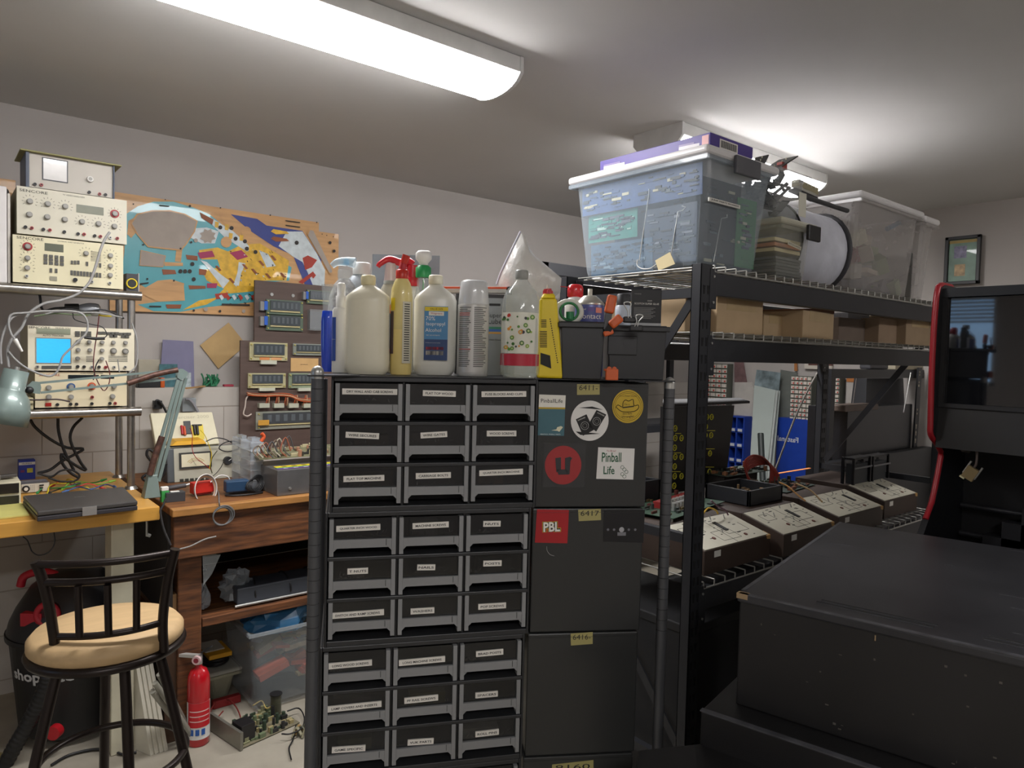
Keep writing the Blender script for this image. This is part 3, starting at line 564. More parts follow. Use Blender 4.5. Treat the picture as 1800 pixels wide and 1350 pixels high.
# alligator leads
lead_cols = ['d8c22a', 'b8322a', '2a8a4a', '31568f', 'd8c22a', '252525', 'b8322a', '7fae3a']
for i, (pts, col, nm) in enumerate([
    ([(84, 867), (86, 856), (96, 850), (115, 850), (118, 843), (128, 844), (140, 856), (152, 858)], lead_cols[0], 'yellow'),
    ([(95, 852), (105, 846), (118, 848), (135, 855), (155, 850), (175, 856)], lead_cols[1], 'red'),
    ([(66, 866), (76, 858), (100, 858), (125, 855), (150, 850), (168, 848), (178, 845)], lead_cols[2], 'green'),
    ([(120, 862), (140, 856), (160, 860), (185, 852), (200, 855)], lead_cols[3], 'blue'),
    ([(112, 858), (125, 848), (150, 848), (170, 852), (192, 847)], lead_cols[7], 'lime'),
    ([(88, 866), (100, 861), (112, 857), (130, 852)], lead_cols[5], 'black')]):
    b = MB(); pp = [PX(x, y, z=BZ + .012 + .008 * ((k + i) % 3)) for k, (x, y) in enumerate(pts)]; b.tube(pp, .0028, mt(col, .5), n=6)
    for e_ in (0, -1): d = (pp[e_] - pp[1 if e_ == 0 else -2]).normalized(); b.cyl(pp[e_], pp[e_] + d * .025, .006, mt(col, .5), r2=.003, n=8)
    tag(b.build('alligator_clip_lead'), nm + ' test lead in the tangle behind the laptop', 'test lead', 'test leads behind the laptop')

# ============================================================ articulated desk lamp
m_lamp = mt('7d8d88', .4, .2, coat=.3); m_rust = mt('6e4c40', .5, .3, scale=60, dark='3c2a24'); LYY = 3.08
def LQ(x, y, dy=0): return PX(x, y, y=LYY + dy)
t = thing('desk_lamp', 'sage green articulated lamp clamped to the right end of the bench', 'desk lamp', (LQ(265, 872).x, LYY, BZ))
b = MB(); p = LQ(265, 872); b.hexa([(p.x - .03, LYY - .03, BZ), (p.x + .03, LYY - .03, BZ), (p.x + .03, LYY + .03, BZ), (p.x - .03, LYY + .03, BZ), (p.x - .012, LYY - .02, BZ + .09), (p.x + .02, LYY - .02, BZ + .09), (p.x + .02, LYY + .02, BZ + .09), (p.x - .012, LYY + .02, BZ + .09)], m_lamp); b.build('clamp_bracket', t, bevel=.003)
for k, (a, e) in enumerate((((264, 836), (313, 668)), ((272, 842), (319, 668)), ((279, 846), (327, 664)))):
    b = MB(); b.bar(LQ(*a, .012 * (k - 1)), LQ(*e, .012 * (k - 1)), .012, .009, m_lamp, up=(0, 1, 0)); b.build('lower_arm_bar', t)
b = MB(); b.tube([LQ(263, 835, -.015), LQ(273, 800, -.015), LQ(285, 767, -.015)], .012, m_rust, n=10); b.build('lower_spring', t)
b = MB(); q = [LQ(*c2(x, y), -.01) for x, y in ((1238, 600), (1275, 588), (1312, 612), (1300, 650), (1262, 668), (1238, 650))]
for s_ in (0, .024): b.add([v + Vector((0, s_, 0)) for v in q] + [v + Vector((0, s_ + .003, 0)) for v in q], [(5, 4, 3, 2, 1, 0), (6, 7, 8, 9, 10, 11)] + [(i, (i + 1) % 6, 6 + (i + 1) % 6, 6 + i) for i in range(6)], m_lamp)
b.build('elbow_plate', t)
for a, e in (((270, 688), (1235, 596)), ((285, 755), (1240, 655))):
    b = MB(); b.bar(LQ(*c2(*a)), LQ(*c2(*e)), .008, .010, m_lamp, up=(0, 1, 0)); b.build('upper_arm_bar', t)
b = MB(); b.tube([LQ(*c2(890, 692), -.012), LQ(*c2(1080, 630), -.012), LQ(*c2(1240, 596), -.012)], .011, m_rust, n=10); b.build('upper_spring', t)
b = MB(); q = [LQ(*c2(x, y), -.012) for x, y in ((188, 715), (230, 676), (280, 682), (288, 720), (280, 765), (235, 760))]
for s_ in (0, .02): b.add([v + Vector((0, s_, 0)) for v in q] + [v + Vector((0, s_ + .003, 0)) for v in q], [(5, 4, 3, 2, 1, 0), (6, 7, 8, 9, 10, 11)] + [(i, (i + 1) % 6, 6 + (i + 1) % 6, 6 + i) for i in range(6)], m_lamp)
b.cyl(LQ(*c2(110, 688), -.01), LQ(*c2(200, 740), -.01), .005, SILV); b.ball(LQ(*c2(205, 738), -.01), .014, BLK); b.build('head_joint', t)
# shade: lathe along an axis
a = LQ(29, 651, -.05); e = LQ(3, 745, -.06); ax = (e - a); ln = ax.length; axn = ax.normalized(); Rz = axn.to_track_quat('Z', 'Y').to_matrix().to_4x4()
b = MB(Matrix.Translation(a) @ Rz); b.lathe([(.030, -.0), (.038, .0), (.040, ln * .35), (.044, ln * .38), (.062, ln * .5), (.074, ln * .7), (.078, ln), (.074, ln), (.06, ln * .6), (.03, ln * .4)], m_lamp, n=32, cap=False); b.lathe([(.001, 0), (.038, 0)], m_lamp, n=32, cap=False); b.build('shade', t)
b = MB(); b.cyl(a + axn * -.012, a, .008, SILV, n=10); b.build('switch', t)

# ============================================================ CABLES on and under the shelf
def cable(name, label, pts, Y, r, m, cat='cable', cv=None, group=None, extra=None):
    b = MB(); P = [PX(*(cv(x, y) if cv else (x, y)), y=(Y[i % len(Y)] if isinstance(Y, list) else Y)) for i, (x, y) in enumerate(pts)]; b.tube(P, r, m, n=7)
    if extra: extra(b, P)
    return tag(b.build(name), label, cat, group)
m_gc = mt('9a9997', .5)
cable('probe_cable', 'thick grey lead plugged into the knobbed instrument, looping over the shelf rail', [(193, 408), (184, 421), (176, 441), (170, 462), (164, 480), (156, 498), (136, 517), (106, 528), (76, 534), (50, 552), (38, 576), (22, 594), (13, 614), (15, 645)], 3.19, .005, m_gc, group=None)
cable('probe_cable', 'grey lead looping left of the oscilloscope and behind the lamp shade', [(43, 551), (22, 558), (8, 580), (1, 608), (2, 640)], 3.17, .004, m_gc)
cable('probe_cable', 'grey lead ending in a white clip, left of the blue screen', [(75, 547), (45, 550), (20, 553), (15, 570), (20, 588), (26, 596)], 3.16, .004, m_gc, extra=lambda b, P: b.cyl(P[-1], P[-1] + Vector((.022, 0, -.045)), .008, WHT, r2=.004, n=8))
cable('probe_cable', 'grey lead hanging across the face of the oscilloscope in a long loop', [(15, 618), (28, 633), (50, 649), (83, 661), (98, 656), (106, 641), (111, 626), (131, 606), (151, 586), (154, 568), (146, 553), (126, 547), (75, 547)], 3.18, .004, m_gc)
cable('black_probe', 'black test probe hooked in front of the oscilloscope buttons', [(184, 595), (165, 595), (148, 593)], 3.19, .006, BLK)
cable('thin_lead', 'thin dark lead curling above the oscilloscope knobs', [(128, 550), (132, 562), (160, 570), (180, 575), (188, 588), (182, 595)], 3.2, .0018, BLK)
cable('thin_lead', 'dark red lead hanging down past the oscilloscope into the lower set', [(174, 555), (171, 583), (165, 625), (166, 656), (181, 686), (191, 676), (193, 656), (186, 634)], 3.2, .002, mt('5e1f22', .5))
cable('thin_lead', 'short grey lead from the oscilloscope jacks to the lower set', [(207, 632), (208, 640), (210, 655)], 3.2, .002, GRY)
cable('thin_lead', 'black lead drooping between the jack and the lower cream instrument', [(174, 632), (168, 645), (164, 668)], 3.2, .0022, BLK)
cable('thin_lead', 'dark lead running left from the lower instrument jacks behind the lamp', [(123, 706), (100, 702), (60, 703), (30, 700), (22, 694)], 3.19, .003, mt('3a2a2a', .5))
cable('pale_cable', 'thin pale cord hanging beside the right post of the shelf', [(232, 568), (241, 600), (240, 640), (228, 655)], 3.22, .003, m_gc)
b = MB(); rc = random.Random(11)
for k, (pts, m) in enumerate((([(80, 552), (110, 546), (140, 549), (175, 550), (215, 558)], m_gc), ([(90, 549), (118, 543), (150, 547), (185, 545), (218, 560)], BLK), ([(60, 556), (95, 551), (130, 553), (160, 554)], mt('6a7a5a', .5)), ([(150, 556), (160, 551), (180, 555), (196, 556)], YEL))):
    b.tube([PX(x, y, y=3.31 + .015 * k) for x, y in pts], .0035, m, n=6)
tag(b.build('lead_tangle'), 'tangle of leads lying along the top of the oscilloscope', 'cables')
for pts, lab in (([(52, 735), (62, 751), (88, 772), (118, 787), (146, 789), (135, 797), (110, 810), (88, 826), (66, 832)], 'black cord swinging from the shelf to the bench, leftmost of the hanging cords'), ([(102, 735), (103, 758), (112, 790), (130, 827)], 'black cord hanging straight from the middle of the shelf'), ([(145, 734), (128, 752), (124, 775), (140, 810), (151, 826), (140, 822), (118, 808), (108, 798), (110, 815), (125, 832), (140, 840)], 'black cord with a hanging loop, rightmost under the shelf')):
    cable('power_cord', lab, pts, 3.5, .006, BLK)
cable('power_cord', 'black cord coiled at the foot of the shelf posts', [(66, 832), (90, 838), (106, 828), (125, 826), (140, 836), (130, 846), (105, 846), (85, 840)], 3.4, .004, BLK)
cable('thin_lead', 'thin black wire loop hanging below the honey-coloured bench', [(40, 943), (48, 950), (53, 962), (57, 970), (68, 976), (85, 971), (96, 955), (95, 936)], BY0 + .03, .002, BLK)
cable('power_cord', 'grey cord hanging in the gap between the two benches', [(292, 876), (286, 890), (282, 900), (288, 930), (300, 958)], BY0 - .012, .004, mt('3b3a3b', .5))
cable('grey_cable', 'pale cord strung beneath the old wooden bench', [(313, 966), (335, 960), (360, 948), (380, 943)], BY0 - .05, .003, mt('8d8a86', .5))
cable('power_cord', 'heap of black cords against the wall beside the lamp base', [(275, 800), (262, 790), (258, 800), (268, 815), (262, 830), (250, 840), (262, 846), (285, 838), (292, 815)], 3.3, .006, BLK)

# ============================================================ OLD WOODEN BENCH
m_old = mt('7d4d2b', .6, var=.3, scale=7, dark='3a2216', bump=.25, stretch=(1, 8, 8)); m_oldt = mt('8b5a2f', .55, var=.2, scale=6, dark='54331c', stretch=(1, 8, 8)); OZ = .95; OY0 = BY0 + .02
c8 = crop(300, 880, 2.9348)
oL = PX(302, 896, z=OZ).x; oR = oL + 1.9
t = thing('wooden_bench', 'old dark brown timber bench with thick posts and a lower shelf', 'bench', (oL + .9, OY0 + .3, 0))
b = MB(); b.box(oL, OY0 + .02, OZ - .03, oR, LY - .01, OZ, m_oldt); b.box(oL, OY0 - .02, OZ - .03, oR, OY0 + .0195, OZ, mt('a8763f', .5, var=.25, scale=8, stretch=(1, 8, 8))); b.build('worktop', t, bevel=.004)
b = MB(); b.box(oL + .01, OY0, OZ - .20, oR, OY0 + .045, OZ - .031, m_old); b.build('apron', t, bevel=.004)
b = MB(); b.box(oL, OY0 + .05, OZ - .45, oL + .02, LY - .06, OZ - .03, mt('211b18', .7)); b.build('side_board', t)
pl_ = PX(312, 1200, y=OY0 + .05).x; pr_ = PX(354, 1200, y=OY0 + .05).x
for k, (x0, x1, y0) in enumerate(((pl_, pr_, OY0 + .05), (pl_, pr_, LY - .12), (oR - .12, oR - .03, OY0 + .05), (oR - .12, oR - .03, LY - .12))):
    b = MB(); b.box(x0, y0, 0, x1, y0 + .09, OZ - .031, m_old); b.build('leg', t, bevel=.006)
ls = PX(355, 1088, y=OY0 + .06); LSZ = ls.z
b = MB(); b.box(pl_ - .02, OY0 + .142, LSZ - .03, oR - .05, LY - .13, LSZ, m_oldt); b.box(pr_ + .005, OY0 + .06, LSZ - .035, oR - .12, OY0 + .14, LSZ, m_old); b.build('lower_shelf', t, bevel=.003)
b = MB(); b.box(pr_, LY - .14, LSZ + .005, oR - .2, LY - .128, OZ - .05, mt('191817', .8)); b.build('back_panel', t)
def O(px, py, dz=0): return PX(px, py, z=OZ + dz)
# analog meter
fy = PX(307, 850, z=OZ).y + .02; F = Face((PX(307, 850, y=fy).x, fy, OZ), math.radians(1), .12); A = lambda x, y: F.ab(*c2(x, y))
w_ = F.ab(427, 842)[0]; h_ = F.ab(304, 788)[1]
t = thing('analog_voltmeter', 'grey analog voltmeter with big needle dial and black knob, on the wooden bench', 'voltmeter', F.o)
b = F.mb(); b.box(-.03, 0, -.14, w_ + .02, h_, -.003, mt('5b6063', .5)); b.build('case', t, bevel=.006); b = F.mb(); b.box(0, .002, -.003, w_, h_ - .002, 0, mt('bdbaa8', .5)); b.build('front_panel', t)
p0 = A(1252, 1290); p1 = A(1472, 1162); b = F.mb(); frect(b, p0, p1, 0, .008, mt('3b3b38', .4)); m_ = .008; frect(b, (p0[0] + m_, p0[1] + m_), (p1[0] - m_, p1[1] - m_), .008, .009, mt('e6dfc0', .4))
cx = (p0[0] + p1[0]) / 2; cy = p0[1] + .012
for R_, col in ((.034, 'c9a02a'), (.028, 'b8a03a'), (.022, 'a84a2a')):
    P = [Vector((cx + R_ * 1.25 * math.cos(math.radians(a_)), cy + R_ * math.sin(math.radians(a_)), .0092)) for a_ in range(30, 151, 12)]
    b.tube(P, .0009, mt(col, .5), n=4, k=1)
b.bar((cx, cy, .0095), (cx - .02, cy + .035, .0095), .001, .0006, INK); b.build('meter_dial', t)
a = A(1588, 1230); b = F.mb(); b.cyl((a[0], a[1], 0), (a[0], a[1], .018), .0215, mt('2f3032', .4), r2=.018, n=22); b.bar((a[0], a[1], .0185), (a[0] + .013, a[1] + .008, .0185), .003, .001, WHT); b.build('range_knob', t)
b = F.mb(); frect(b, F.ab(410, 839), F.ab(423, 829), 0, .004, mt('2b2b2b', .4)); b.build('socket_plate', t)
b = F.mb()
for k in range(6): q = F.ab(319 + 9 * k, 845 - .6 * k); b.box(q[0] - .007, q[1] - .008, 0, q[0] + .007, q[1] + .008, .008, mt('35352f', .4))
b.build('push_buttons', t)
METZ = OZ + h_ * .99
# beige console leaning behind
cv_ = PX(270, 787, y=fy + .16); FB = Face((cv_.x, fy + .155, OZ), 0, .55); 
t = thing('beige_console', 'large beige slanted console behind the analog voltmeter', 'console', FB.o)
wB = .40; hB = .30
FB = Face(PX(275, 790, y=fy + .17), 0, .45); q1 = FB.ab(386, 780); q0 = FB.ab(264, 726); q2 = FB.ab(373, 724)
b = FB.mb(); b.hexa([(0, 0, -.03), (q1[0], q1[1], -.03), (q1[0], q1[1], 0), (0, 0, 0), (q0[0], q0[1], -.03), (q2[0], q2[1], -.03), (q2[0], q2[1], 0), (q0[0], q0[1], 0)], mt('d9d2b4', .5)); b.build('sloped_top', t, bevel=.004)
bt = FB.M @ Vector((0, 0, -.032)); be = FB.M @ Vector((q1[0], q1[1], -.032)); bk = FB.M @ Vector((q2[0], q2[1], -.032))
b = MB(); b.box(bt.x, bt.y + .02, OZ, be.x, min(bk.y, LY - .01), bt.z - .002, mt('c5be9f', .5)); b.build('body', t)
b = FB.mb(); a = FB.ab(335, 733); b.text('Exerciser 2000', a[0], a[1], .17, mt('b9b295', .5), n=.001, maxh=.016); frect(b, FB.ab(*c2(1290, 1045)), FB.ab(*c2(1326, 955)), 0, .006, BLK); frect(b, FB.ab(*c2(1345, 1085)), FB.ab(*c2(1415, 978)), 0, .001, YEL); frect(b, FB.ab(*c2(1338, 990)), FB.ab(*c2(1408, 976)), .001, .002, INK)
for x, y, m in ((1272, 1050, RED), (1290, 1055, ORG), (1360, 1050, BLK), (1380, 1050, BLK)): q = FB.ab(*c2(x, y)); b.cyl((q[0], q[1], .008), (q[0], q[1] + .045, .008), .006, m, n=8)
b.build('probe_panel', t)
# yellow meter on top of voltmeter
b = MB(); p = PX(298, 786, y=fy + .03); pe = PX(362, 778, y=fy + .03); b.box(p.x, fy + .02, METZ + .004, pe.x, fy + .13, METZ + .012, mt('2b2a25', .5)); b.hexa([(p.x, fy + .015, METZ + .012), (pe.x, fy + .015, METZ + .012), (pe.x, fy + .13, METZ + .012), (p.x, fy + .13, METZ + .012), (p.x + .03, fy + .03, METZ + .03), (pe.x - .01, fy + .03, METZ + .03), (pe.x - .01, fy + .12, METZ + .034), (p.x + .03, fy + .12, METZ + .034)], mt('d9a21f', .45))
tag(b.build('yellow_multimeter', bevel=.003), 'yellow and black meter lying on top of the analog voltmeter', 'multimeter')
for pts, lab, m, r in (([(362, 776), (378, 770), (395, 772), (410, 780), (420, 788), (400, 794), (385, 788), (395, 778), (412, 776), (424, 782)], 'black test leads coiled on top of the analog voltmeter', BLK, .0025), ([(334, 752), (338, 765), (338, 790), (345, 805), (358, 815), (372, 826)], 'thin red lead running over the voltmeter dial', mt('a8242a', .5), .0016), ([(352, 756), (360, 765), (368, 785), (372, 800), (368, 825)], 'thin yellow lead down the middle of the voltmeter', YEL, .0018), ([(393, 812), (388, 822), (380, 832), (370, 840)], 'thin black lead hanging from the voltmeter knob', BLK, .0016), ([(382, 792), (373, 805), (370, 820), (373, 832)], 'dark green lead beside the needle dial', mt('3a3d1c', .5), .002)):
    cable('test_lead', lab, pts, fy - .03, r, m)
# red and blue tools on wires
def obj_at(px, py, dz=0): return PX(px, py, z=OZ + dz)
p = obj_at(358, 872); F = Face((p.x, p.y, OZ), math.radians(8)); s_ = (p - CAM).dot(FH) / FPX
b = F.mb(); b.box(-18 * s_, .012, -.04, 20 * s_, .012 + 20 * s_, 0, mt('c22a22', .4)); b.box(-14 * s_, .004, -.035, 16 * s_, .012, -.005, mt('8a1f1a', .5)); tag(b.build('red_battery_pack', bevel=.008), 'red ribbed pack ringed with pale wires on the wooden bench', 'battery pack')
b = F.mb()
for k, col in enumerate(('b9b3ac', 'd8a070', '8d9094', 'd9d4cc')): b.ring((-1 * s_, 12 * s_ + .002 * k, .012 + .005 * k), (22 + k * 1.3) * s_, .0022, mt(col, .5), ax=(.05 * k, .1, 1), ry=(18 + k) * s_)
b.tube([(10 * s_, 24 * s_, .01), (26 * s_, 34 * s_, .01), (42 * s_, 30 * s_, .01), (48 * s_, 16 * s_, .01)], .003, mt('d4d0ca', .5)); tag(b.build('wire_bundle'), 'ring of pale orange and white wires around the red pack', 'wires')
p = obj_at(420, 870); F = Face((p.x, p.y, OZ), math.radians(-4)); b = F.mb(); b.box(-22 * s_, .012, -.05, 18 * s_, .012 + 21 * s_, 0, mt('23415f', .4)); tag(b.build('blue_charger', bevel=.006), 'dark blue brick charger on the wooden bench', 'charger')
b = F.mb()
for k in range(5): b.ring(((24 + 3 * k) * s_, 16 * s_, -.01 - .004 * k), (9 + .8 * k) * s_, .0032, BLK, ax=(.5, .15 + .1 * k, .9), ry=(15 + k) * s_)
b.ring((8 * s_, .006, .012), .075, .004, BLK, ax=(0, 1, 0), ry=.03); tag(b.build('black_cord_coil'), 'black cord coiled round the end of the blue charger', 'cord')
p = PX(390, 908, y=OY0 - .03); b = MB(); 
for k in range(4): b.ring((p.x + .002 * k, OY0 - .03 - .004 * (k % 2), p.z + .002 * k), .034 + .002 * k, .0022, mt('6d6d6d', .5), ax=(.05 * (k - 1), 1, .1), ry=.036 + .001 * k)
b.tube([PX(386, 892, y=OY0 - .03), PX(385, 880, y=OY0 - .026), PX(384, 866, z=OZ + .01), PX(378, 855, z=OZ + .02)], .0025, mt('6d6d6d', .5)); tag(b.build('grey_cable_coil'), 'small coil of grey cable hanging over the wooden bench edge', 'cable')
p = obj_at(292, 884); b = MB(); F = Face((p.x, p.y, OZ), math.radians(-3)); b = F.mb(); b.box(0, .0, -.05, 30 * s_, 16 * s_, 0, mt('3a3b3e', .5)); b.box(8 * s_, 16 * s_, -.03, 22 * s_, 17 * s_, -.01, WHT); tag(b.build('black_adapter', bevel=.003), 'black adapter block at the left front of the wooden bench', 'adapter')
p = obj_at(290, 874, .02); b = MB(); b.box(p.x - .012, p.y, OZ + .0, p.x + .016, p.y + .03, OZ + .045, mt('3a9a4a', .5)); b.box(p.x - .012, p.y, OZ + .045, p.x + .014, p.y + .025, OZ + .06, WHT); tag(b.build('green_connector', bevel=.002), 'small green and white connector beside the lamp clamp', 'connector')
p = obj_at(318, 862, .01); b = MB(); b.cyl((p.x - .05, p.y + .02, OZ + .02), (p.x + .02, p.y, OZ + .03), .01, mt('555355', .4)); b.cyl((p.x + .02, p.y, OZ + .03), (p.x + .04, p.y, OZ + .034), .006, SILV); tag(b.build('plug_end'), 'short grey plug lying left of the red pack', 'plug')
# clear organiser boxes
c9 = crop(400, 720, 6.75)
def organiser(pxl, pxr, pyt, pyb, lab, n=5):
    p = PX(pxl, pyb, z=OZ); q = PX(pxr, pyb, y=p.y); tz = PX(pxl, pyt, y=p.y).z; F = Face((p.x, p.y, OZ)); w = q.x - p.x; h = tz - OZ
    t = thing('clear_organizer', lab, 'organizer box', F.o, 0, 'clear compartment boxes on the wooden bench'); pm = mt('c3ccd4', .2, alpha=.4, coat=.3)
    b = F.mb(); b.box(0, 0, -.14, w, h, 0, pm); b.build('box', t, bevel=.008, segs=3)
    b = F.mb()
    for k in range(1, n): b.box(.002, h * k / n - .001, -.138, w - .002, h * k / n + .001, .002, mt('d8dde0', .3, alpha=.6))
    b.build('divider', t); b = F.mb(); b.box(w * .2, h, -.08, w * .8, h + .014, -.02, pm); b.build('handle', t)
p_ = organiser
organiser(440, 464, 777, 862, 'clear compartment organizer standing on edge beside the metal chassis')
organiser(424, 438, 772, 850, 'clear compartment organizer standing behind the other, by the voltmeter')
# metal chassis with circuit on top
p = obj_at(487, 873); ax_ = PX(640, 852, z=OZ); ang = 0; F = Face((p.x, p.y, OZ)); h_ = PX(489, 827, y=p.y).z - OZ; w_ = .50; dp = .28
t = thing('metal_chassis', 'brushed metal chassis on the wooden bench with a coloured label strip', 'chassis', F.o)
b = F.mb(); b.box(0, 0, -dp, w_, h_, 0, mt('7d7c7c', .35, .6, var=.12)); b.build('housing', t, bevel=.003)
T = Matrix.Translation((p.x, p.y, OZ + h_ + .0005)); b = MB(T)
b.box(.01, .02, 0, w_, .045, .001, mt('6a4a8a', .5)); b.box(.015, .045, 0, w_, .06, .001, mt('3a9a4a', .5)); b.box(.02, .06, 0, w_, .10, .001, mt('d9c22a', .5)); b.box(w_ * .8, .06, .001, w_, .1, .0015, RED)
for i in range(9):
    for j in range(2): b.box(.05 + .045 * i, .067 + .016 * j, .001, .07 + .045 * i, .073 + .016 * j, .0016, INK)
    b.box(.04 + .045 * i, .03, .001, .06 + .045 * i, .036, .0016, WHT)
b.build('label_strip', t); b = MB(); b.cyl((p.x + .055, p.y, OZ + .03), (p.x + .055, p.y - .006, OZ + .03), .006, SILV, n=8); b.build('screw', t)
def pcb(name, label, M, w, d, base, n, seed, cat='circuit board', hmax=.02, group=None, cols=('222326', '3b3b3d', 'b9b09a', '5d4a32', 'a8a8a4'), chipw=(.008, .035)):
    rg = random.Random(seed); t = thing(name, label, cat, M.translation, 0, group); b = MB(M); b.box(0, 0, 0, w, d, .002, mt(base, .5, var=.2, scale=60)); b.build('board', t)
    b = MB(M); cm = [mt(c, .4) for c in cols]
    for i in range(n):
        cw = rg.uniform(*chipw); ch = rg.uniform(.005, .016); x = rg.uniform(.004, max(.005, w - cw - .004)); y = rg.uniform(.004, max(.005, d - ch - .004)); m = rg.choice(cm)
        if rg.random() < .2: b.cyl((x, y, .002), (x, y, .002 + rg.uniform(.4, 1) * hmax), .004 + rg.random() * .005, m, n=8)
        else: b.box(x, y, .002, x + cw, y + ch, .002 + rg.uniform(.15, .5) * hmax, m)
    b.build('components', t, kind='stuff'); return t
pcb('circuit_board', 'open olive circuit board lying on top of the metal chassis', Matrix.Translation((p.x - .03, p.y + .125, OZ + h_ + .03)) @ Matrix.Rotation(math.radians(8), 4, 'X'), .5, .17, '77765a', 90, 4, hmax=.03, cols=('3b3b38', '8d8a72', 'c9bf9a', '5d4a32', 'b08068'))
b = MB()
for k in range(8):
    a = Vector((p.x - .04 + .02 * k, p.y + .1 + .01 * (k % 3), OZ + h_ + .04)); b.tube([a, a + Vector((-.02, .02, .03)), a + Vector((.01, .04, .05 + .005 * k)), a + Vector((.03, .03, .02))], .003, mt(('6a5a4a', 'a8a08e', '8a4a30', '444444')[k % 4], .5), n=5)
tag(b.build('wire_bundle'), 'brown and grey wires looping over the left end of the chassis', 'wires')
b = MB(); a = PX(459, 776, y=p.y + .1); b.tube([a, a + Vector((.012, 0, .02)), a + Vector((.002, 0, .035))], .008, ORG, n=7); tag(b.build('orange_clip'), 'small orange clip sticking up behind the clear organizer', 'clip')

# ============================================================ BELOW THE BENCHES
def onfloor(px, py): return PX(px, py, z=0)
# fire extinguisher
p = onfloor(348, 1304); s_ = (p - CAM).dot(FH) / FPX; p = Vector((p.x, p.y - .005, 0)); R_ = 19 * s_; zc = lambda y: (1302 - y) * s_
t = thing('fire_extinguisher', 'red fire extinguisher standing on the floor by the wooden post', 'fire extinguisher', p); m_ext = mt('b80f1d', .25, coat=.6, var=.03)
b = MB(); b.lathe([(R_ * .9, .0), (R_, .006), (R_, zc(1190)), (R_ * .93, zc(1178)), (R_ * .7, zc(1168)), (R_ * .3, zc(1163)), (R_ * .28, zc(1158))], m_ext, p, n=32); b.build('cylinder', t)
b = MB(); n_ = 32; vs = []; c_ = Vector((-p.y, p.x, 0)); vdir = math.atan2(-p.y, -p.x)
def wrap(R, z0, z1, a0, a1, m, bb):
    N = 16; V = []
    for z in (z0, z1):
        for i in range(N + 1): a = vdir + a0 + (a1 - a0) * i / N; V.append((p.x + R * math.cos(a), p.y + R * math.sin(a), z))
    bb.add(V, [(i, i + 1, N + 2 + i, N + 1 + i) for i in range(N)], m, True)
wrap(R_ + .0008, zc(1288), zc(1222), -1.35, 1.35, mt('dcdad6', .4), b); wrap(R_ + .0016, zc(1266), zc(1222), -1.0, 1.2, mt('c2202a', .4), b)
for k in range(3): wrap(R_ + .0022, zc(1238 + 9 * k), zc(1236 + 9 * k), -.8, 1.0, mt('e0b8b4', .4), b)
for k in range(3): wrap(R_ + .0022, zc(1280), zc(1269), -.75 + .5 * k, -.42 + .5 * k, mt('2458a8', .4), b)
b.build('label', t)
b = MB(); hz = zc(1158); b.cyl((p.x, p.y, hz), (p.x, p.y, hz + .035), .014, mt('b9b9b6', .3, .7)); e_ = (R0 * -1); b.bar(Vector((p.x, p.y, hz + .03)), Vector((p.x, p.y, hz + .034)) + e_ * .075, .018, .012, mt('c4c2bd', .4, .5)); b.bar(Vector((p.x, p.y, hz + .045)) - e_ * .01, Vector((p.x, p.y, hz + .07)) - e_ * .05, .016, .006, BLK); b.build('valve_handle', t)
b = MB(); g = Vector((p.x, p.y, hz + .022)) - FH * .014; b.cyl(g, g - FH * .012, .017, mt('d8b8b8', .3)); b.cyl(g - FH * .012, g - FH * .0125, .010, mt('8a2a3a', .4)); b.build('gauge', t)
# small tote with charger, big tote
def tote(name, label, x0, x1, y0, y1, z0, h, body, lid=None, latch=None, taper=.03, contents=None, group=None, rz=0, cat='storage tote', open_top=False, lidh=.03, origin=None):
    o = origin or ((x0 + x1) / 2, (y0 + y1) / 2, z0); t = thing(name, label, cat, o, 0, group); T = .003
    M = Matrix.Translation(o) @ Matrix.Rotation(rz, 4, 'Z') @ Matrix.Translation(-Vector(o))
    b = MB(M); zt_ = z0 + h - (0 if open_top else lidh)
    def sec(z, i):
        f = (1 - (z - z0) / h) * taper + i; return [(x0 + f, y0 + f, z), (x1 - f, y0 + f, z), (x1 - f, y1 - f, z), (x0 + f, y1 - f, z)]
    b.add(sec(z0, 0) + sec(zt_, 0), [(3, 2, 1, 0), (0, 1, 5, 4), (1, 2, 6, 5), (2, 3, 7, 6), (3, 0, 4, 7)], body)
    b.build('body', t, bevel=min(.03, h * .15), segs=3)
    b = MB(M); f = .012
    b.box(x0 - f, y0 - f, zt_ - .012, x0, y1 + f, zt_, body); b.box(x1, y0 - f, zt_ - .012, x1 + f, y1 + f, zt_, body); b.box(x0, y0 - f, zt_ - .012, x1, y0, zt_, body); b.box(x0, y1, zt_ - .012, x1, y1 + f, zt_, body); b.build('rim', t)
    if lid:
        b = MB(M); b.box(x0 - f - .004, y0 - f - .004, zt_ + .001, x1 + f + .004, y1 + f + .004, zt_ + lidh, lid); b.build('lid', t, bevel=.012, segs=3)
    if latch:
        for (a0, a1, c0, c1) in latch[1]:
            b = MB(M); b.box(a0, c0, zt_ - .04, a1, c1, zt_ + lidh * .6, latch[0]); b.build('latch', t, bevel=.004)
    return t
p = onfloor(376, 1246); q = onfloor(420, 1232); y_ = p.y + .03
tote('small_tote', 'small cloudy plastic tote behind the fire extinguisher', p.x - .02, PX(418, 1238, y=y_).x, y_, y_ + .26, 0, PX(380, 1180, y=y_).z, mt('b9b8a0', .3, alpha=.6), mt('c4c4b8', .3, alpha=.7), lidh=.02)
TZ = PX(380, 1180, y=y_).z; b = MB(); p0_ = PX(365, 1168, y=y_ + .04); b.box(p0_.x, y_ + .02, TZ + .045, p0_.x + .1, y_ + .17, TZ + .065, mt('d9a01f', .5)); b.box(p0_.x - .005, y_ + .06, TZ + .0655, p0_.x + .08, y_ + .18, TZ + .072, mt('c9c3b4', .6))
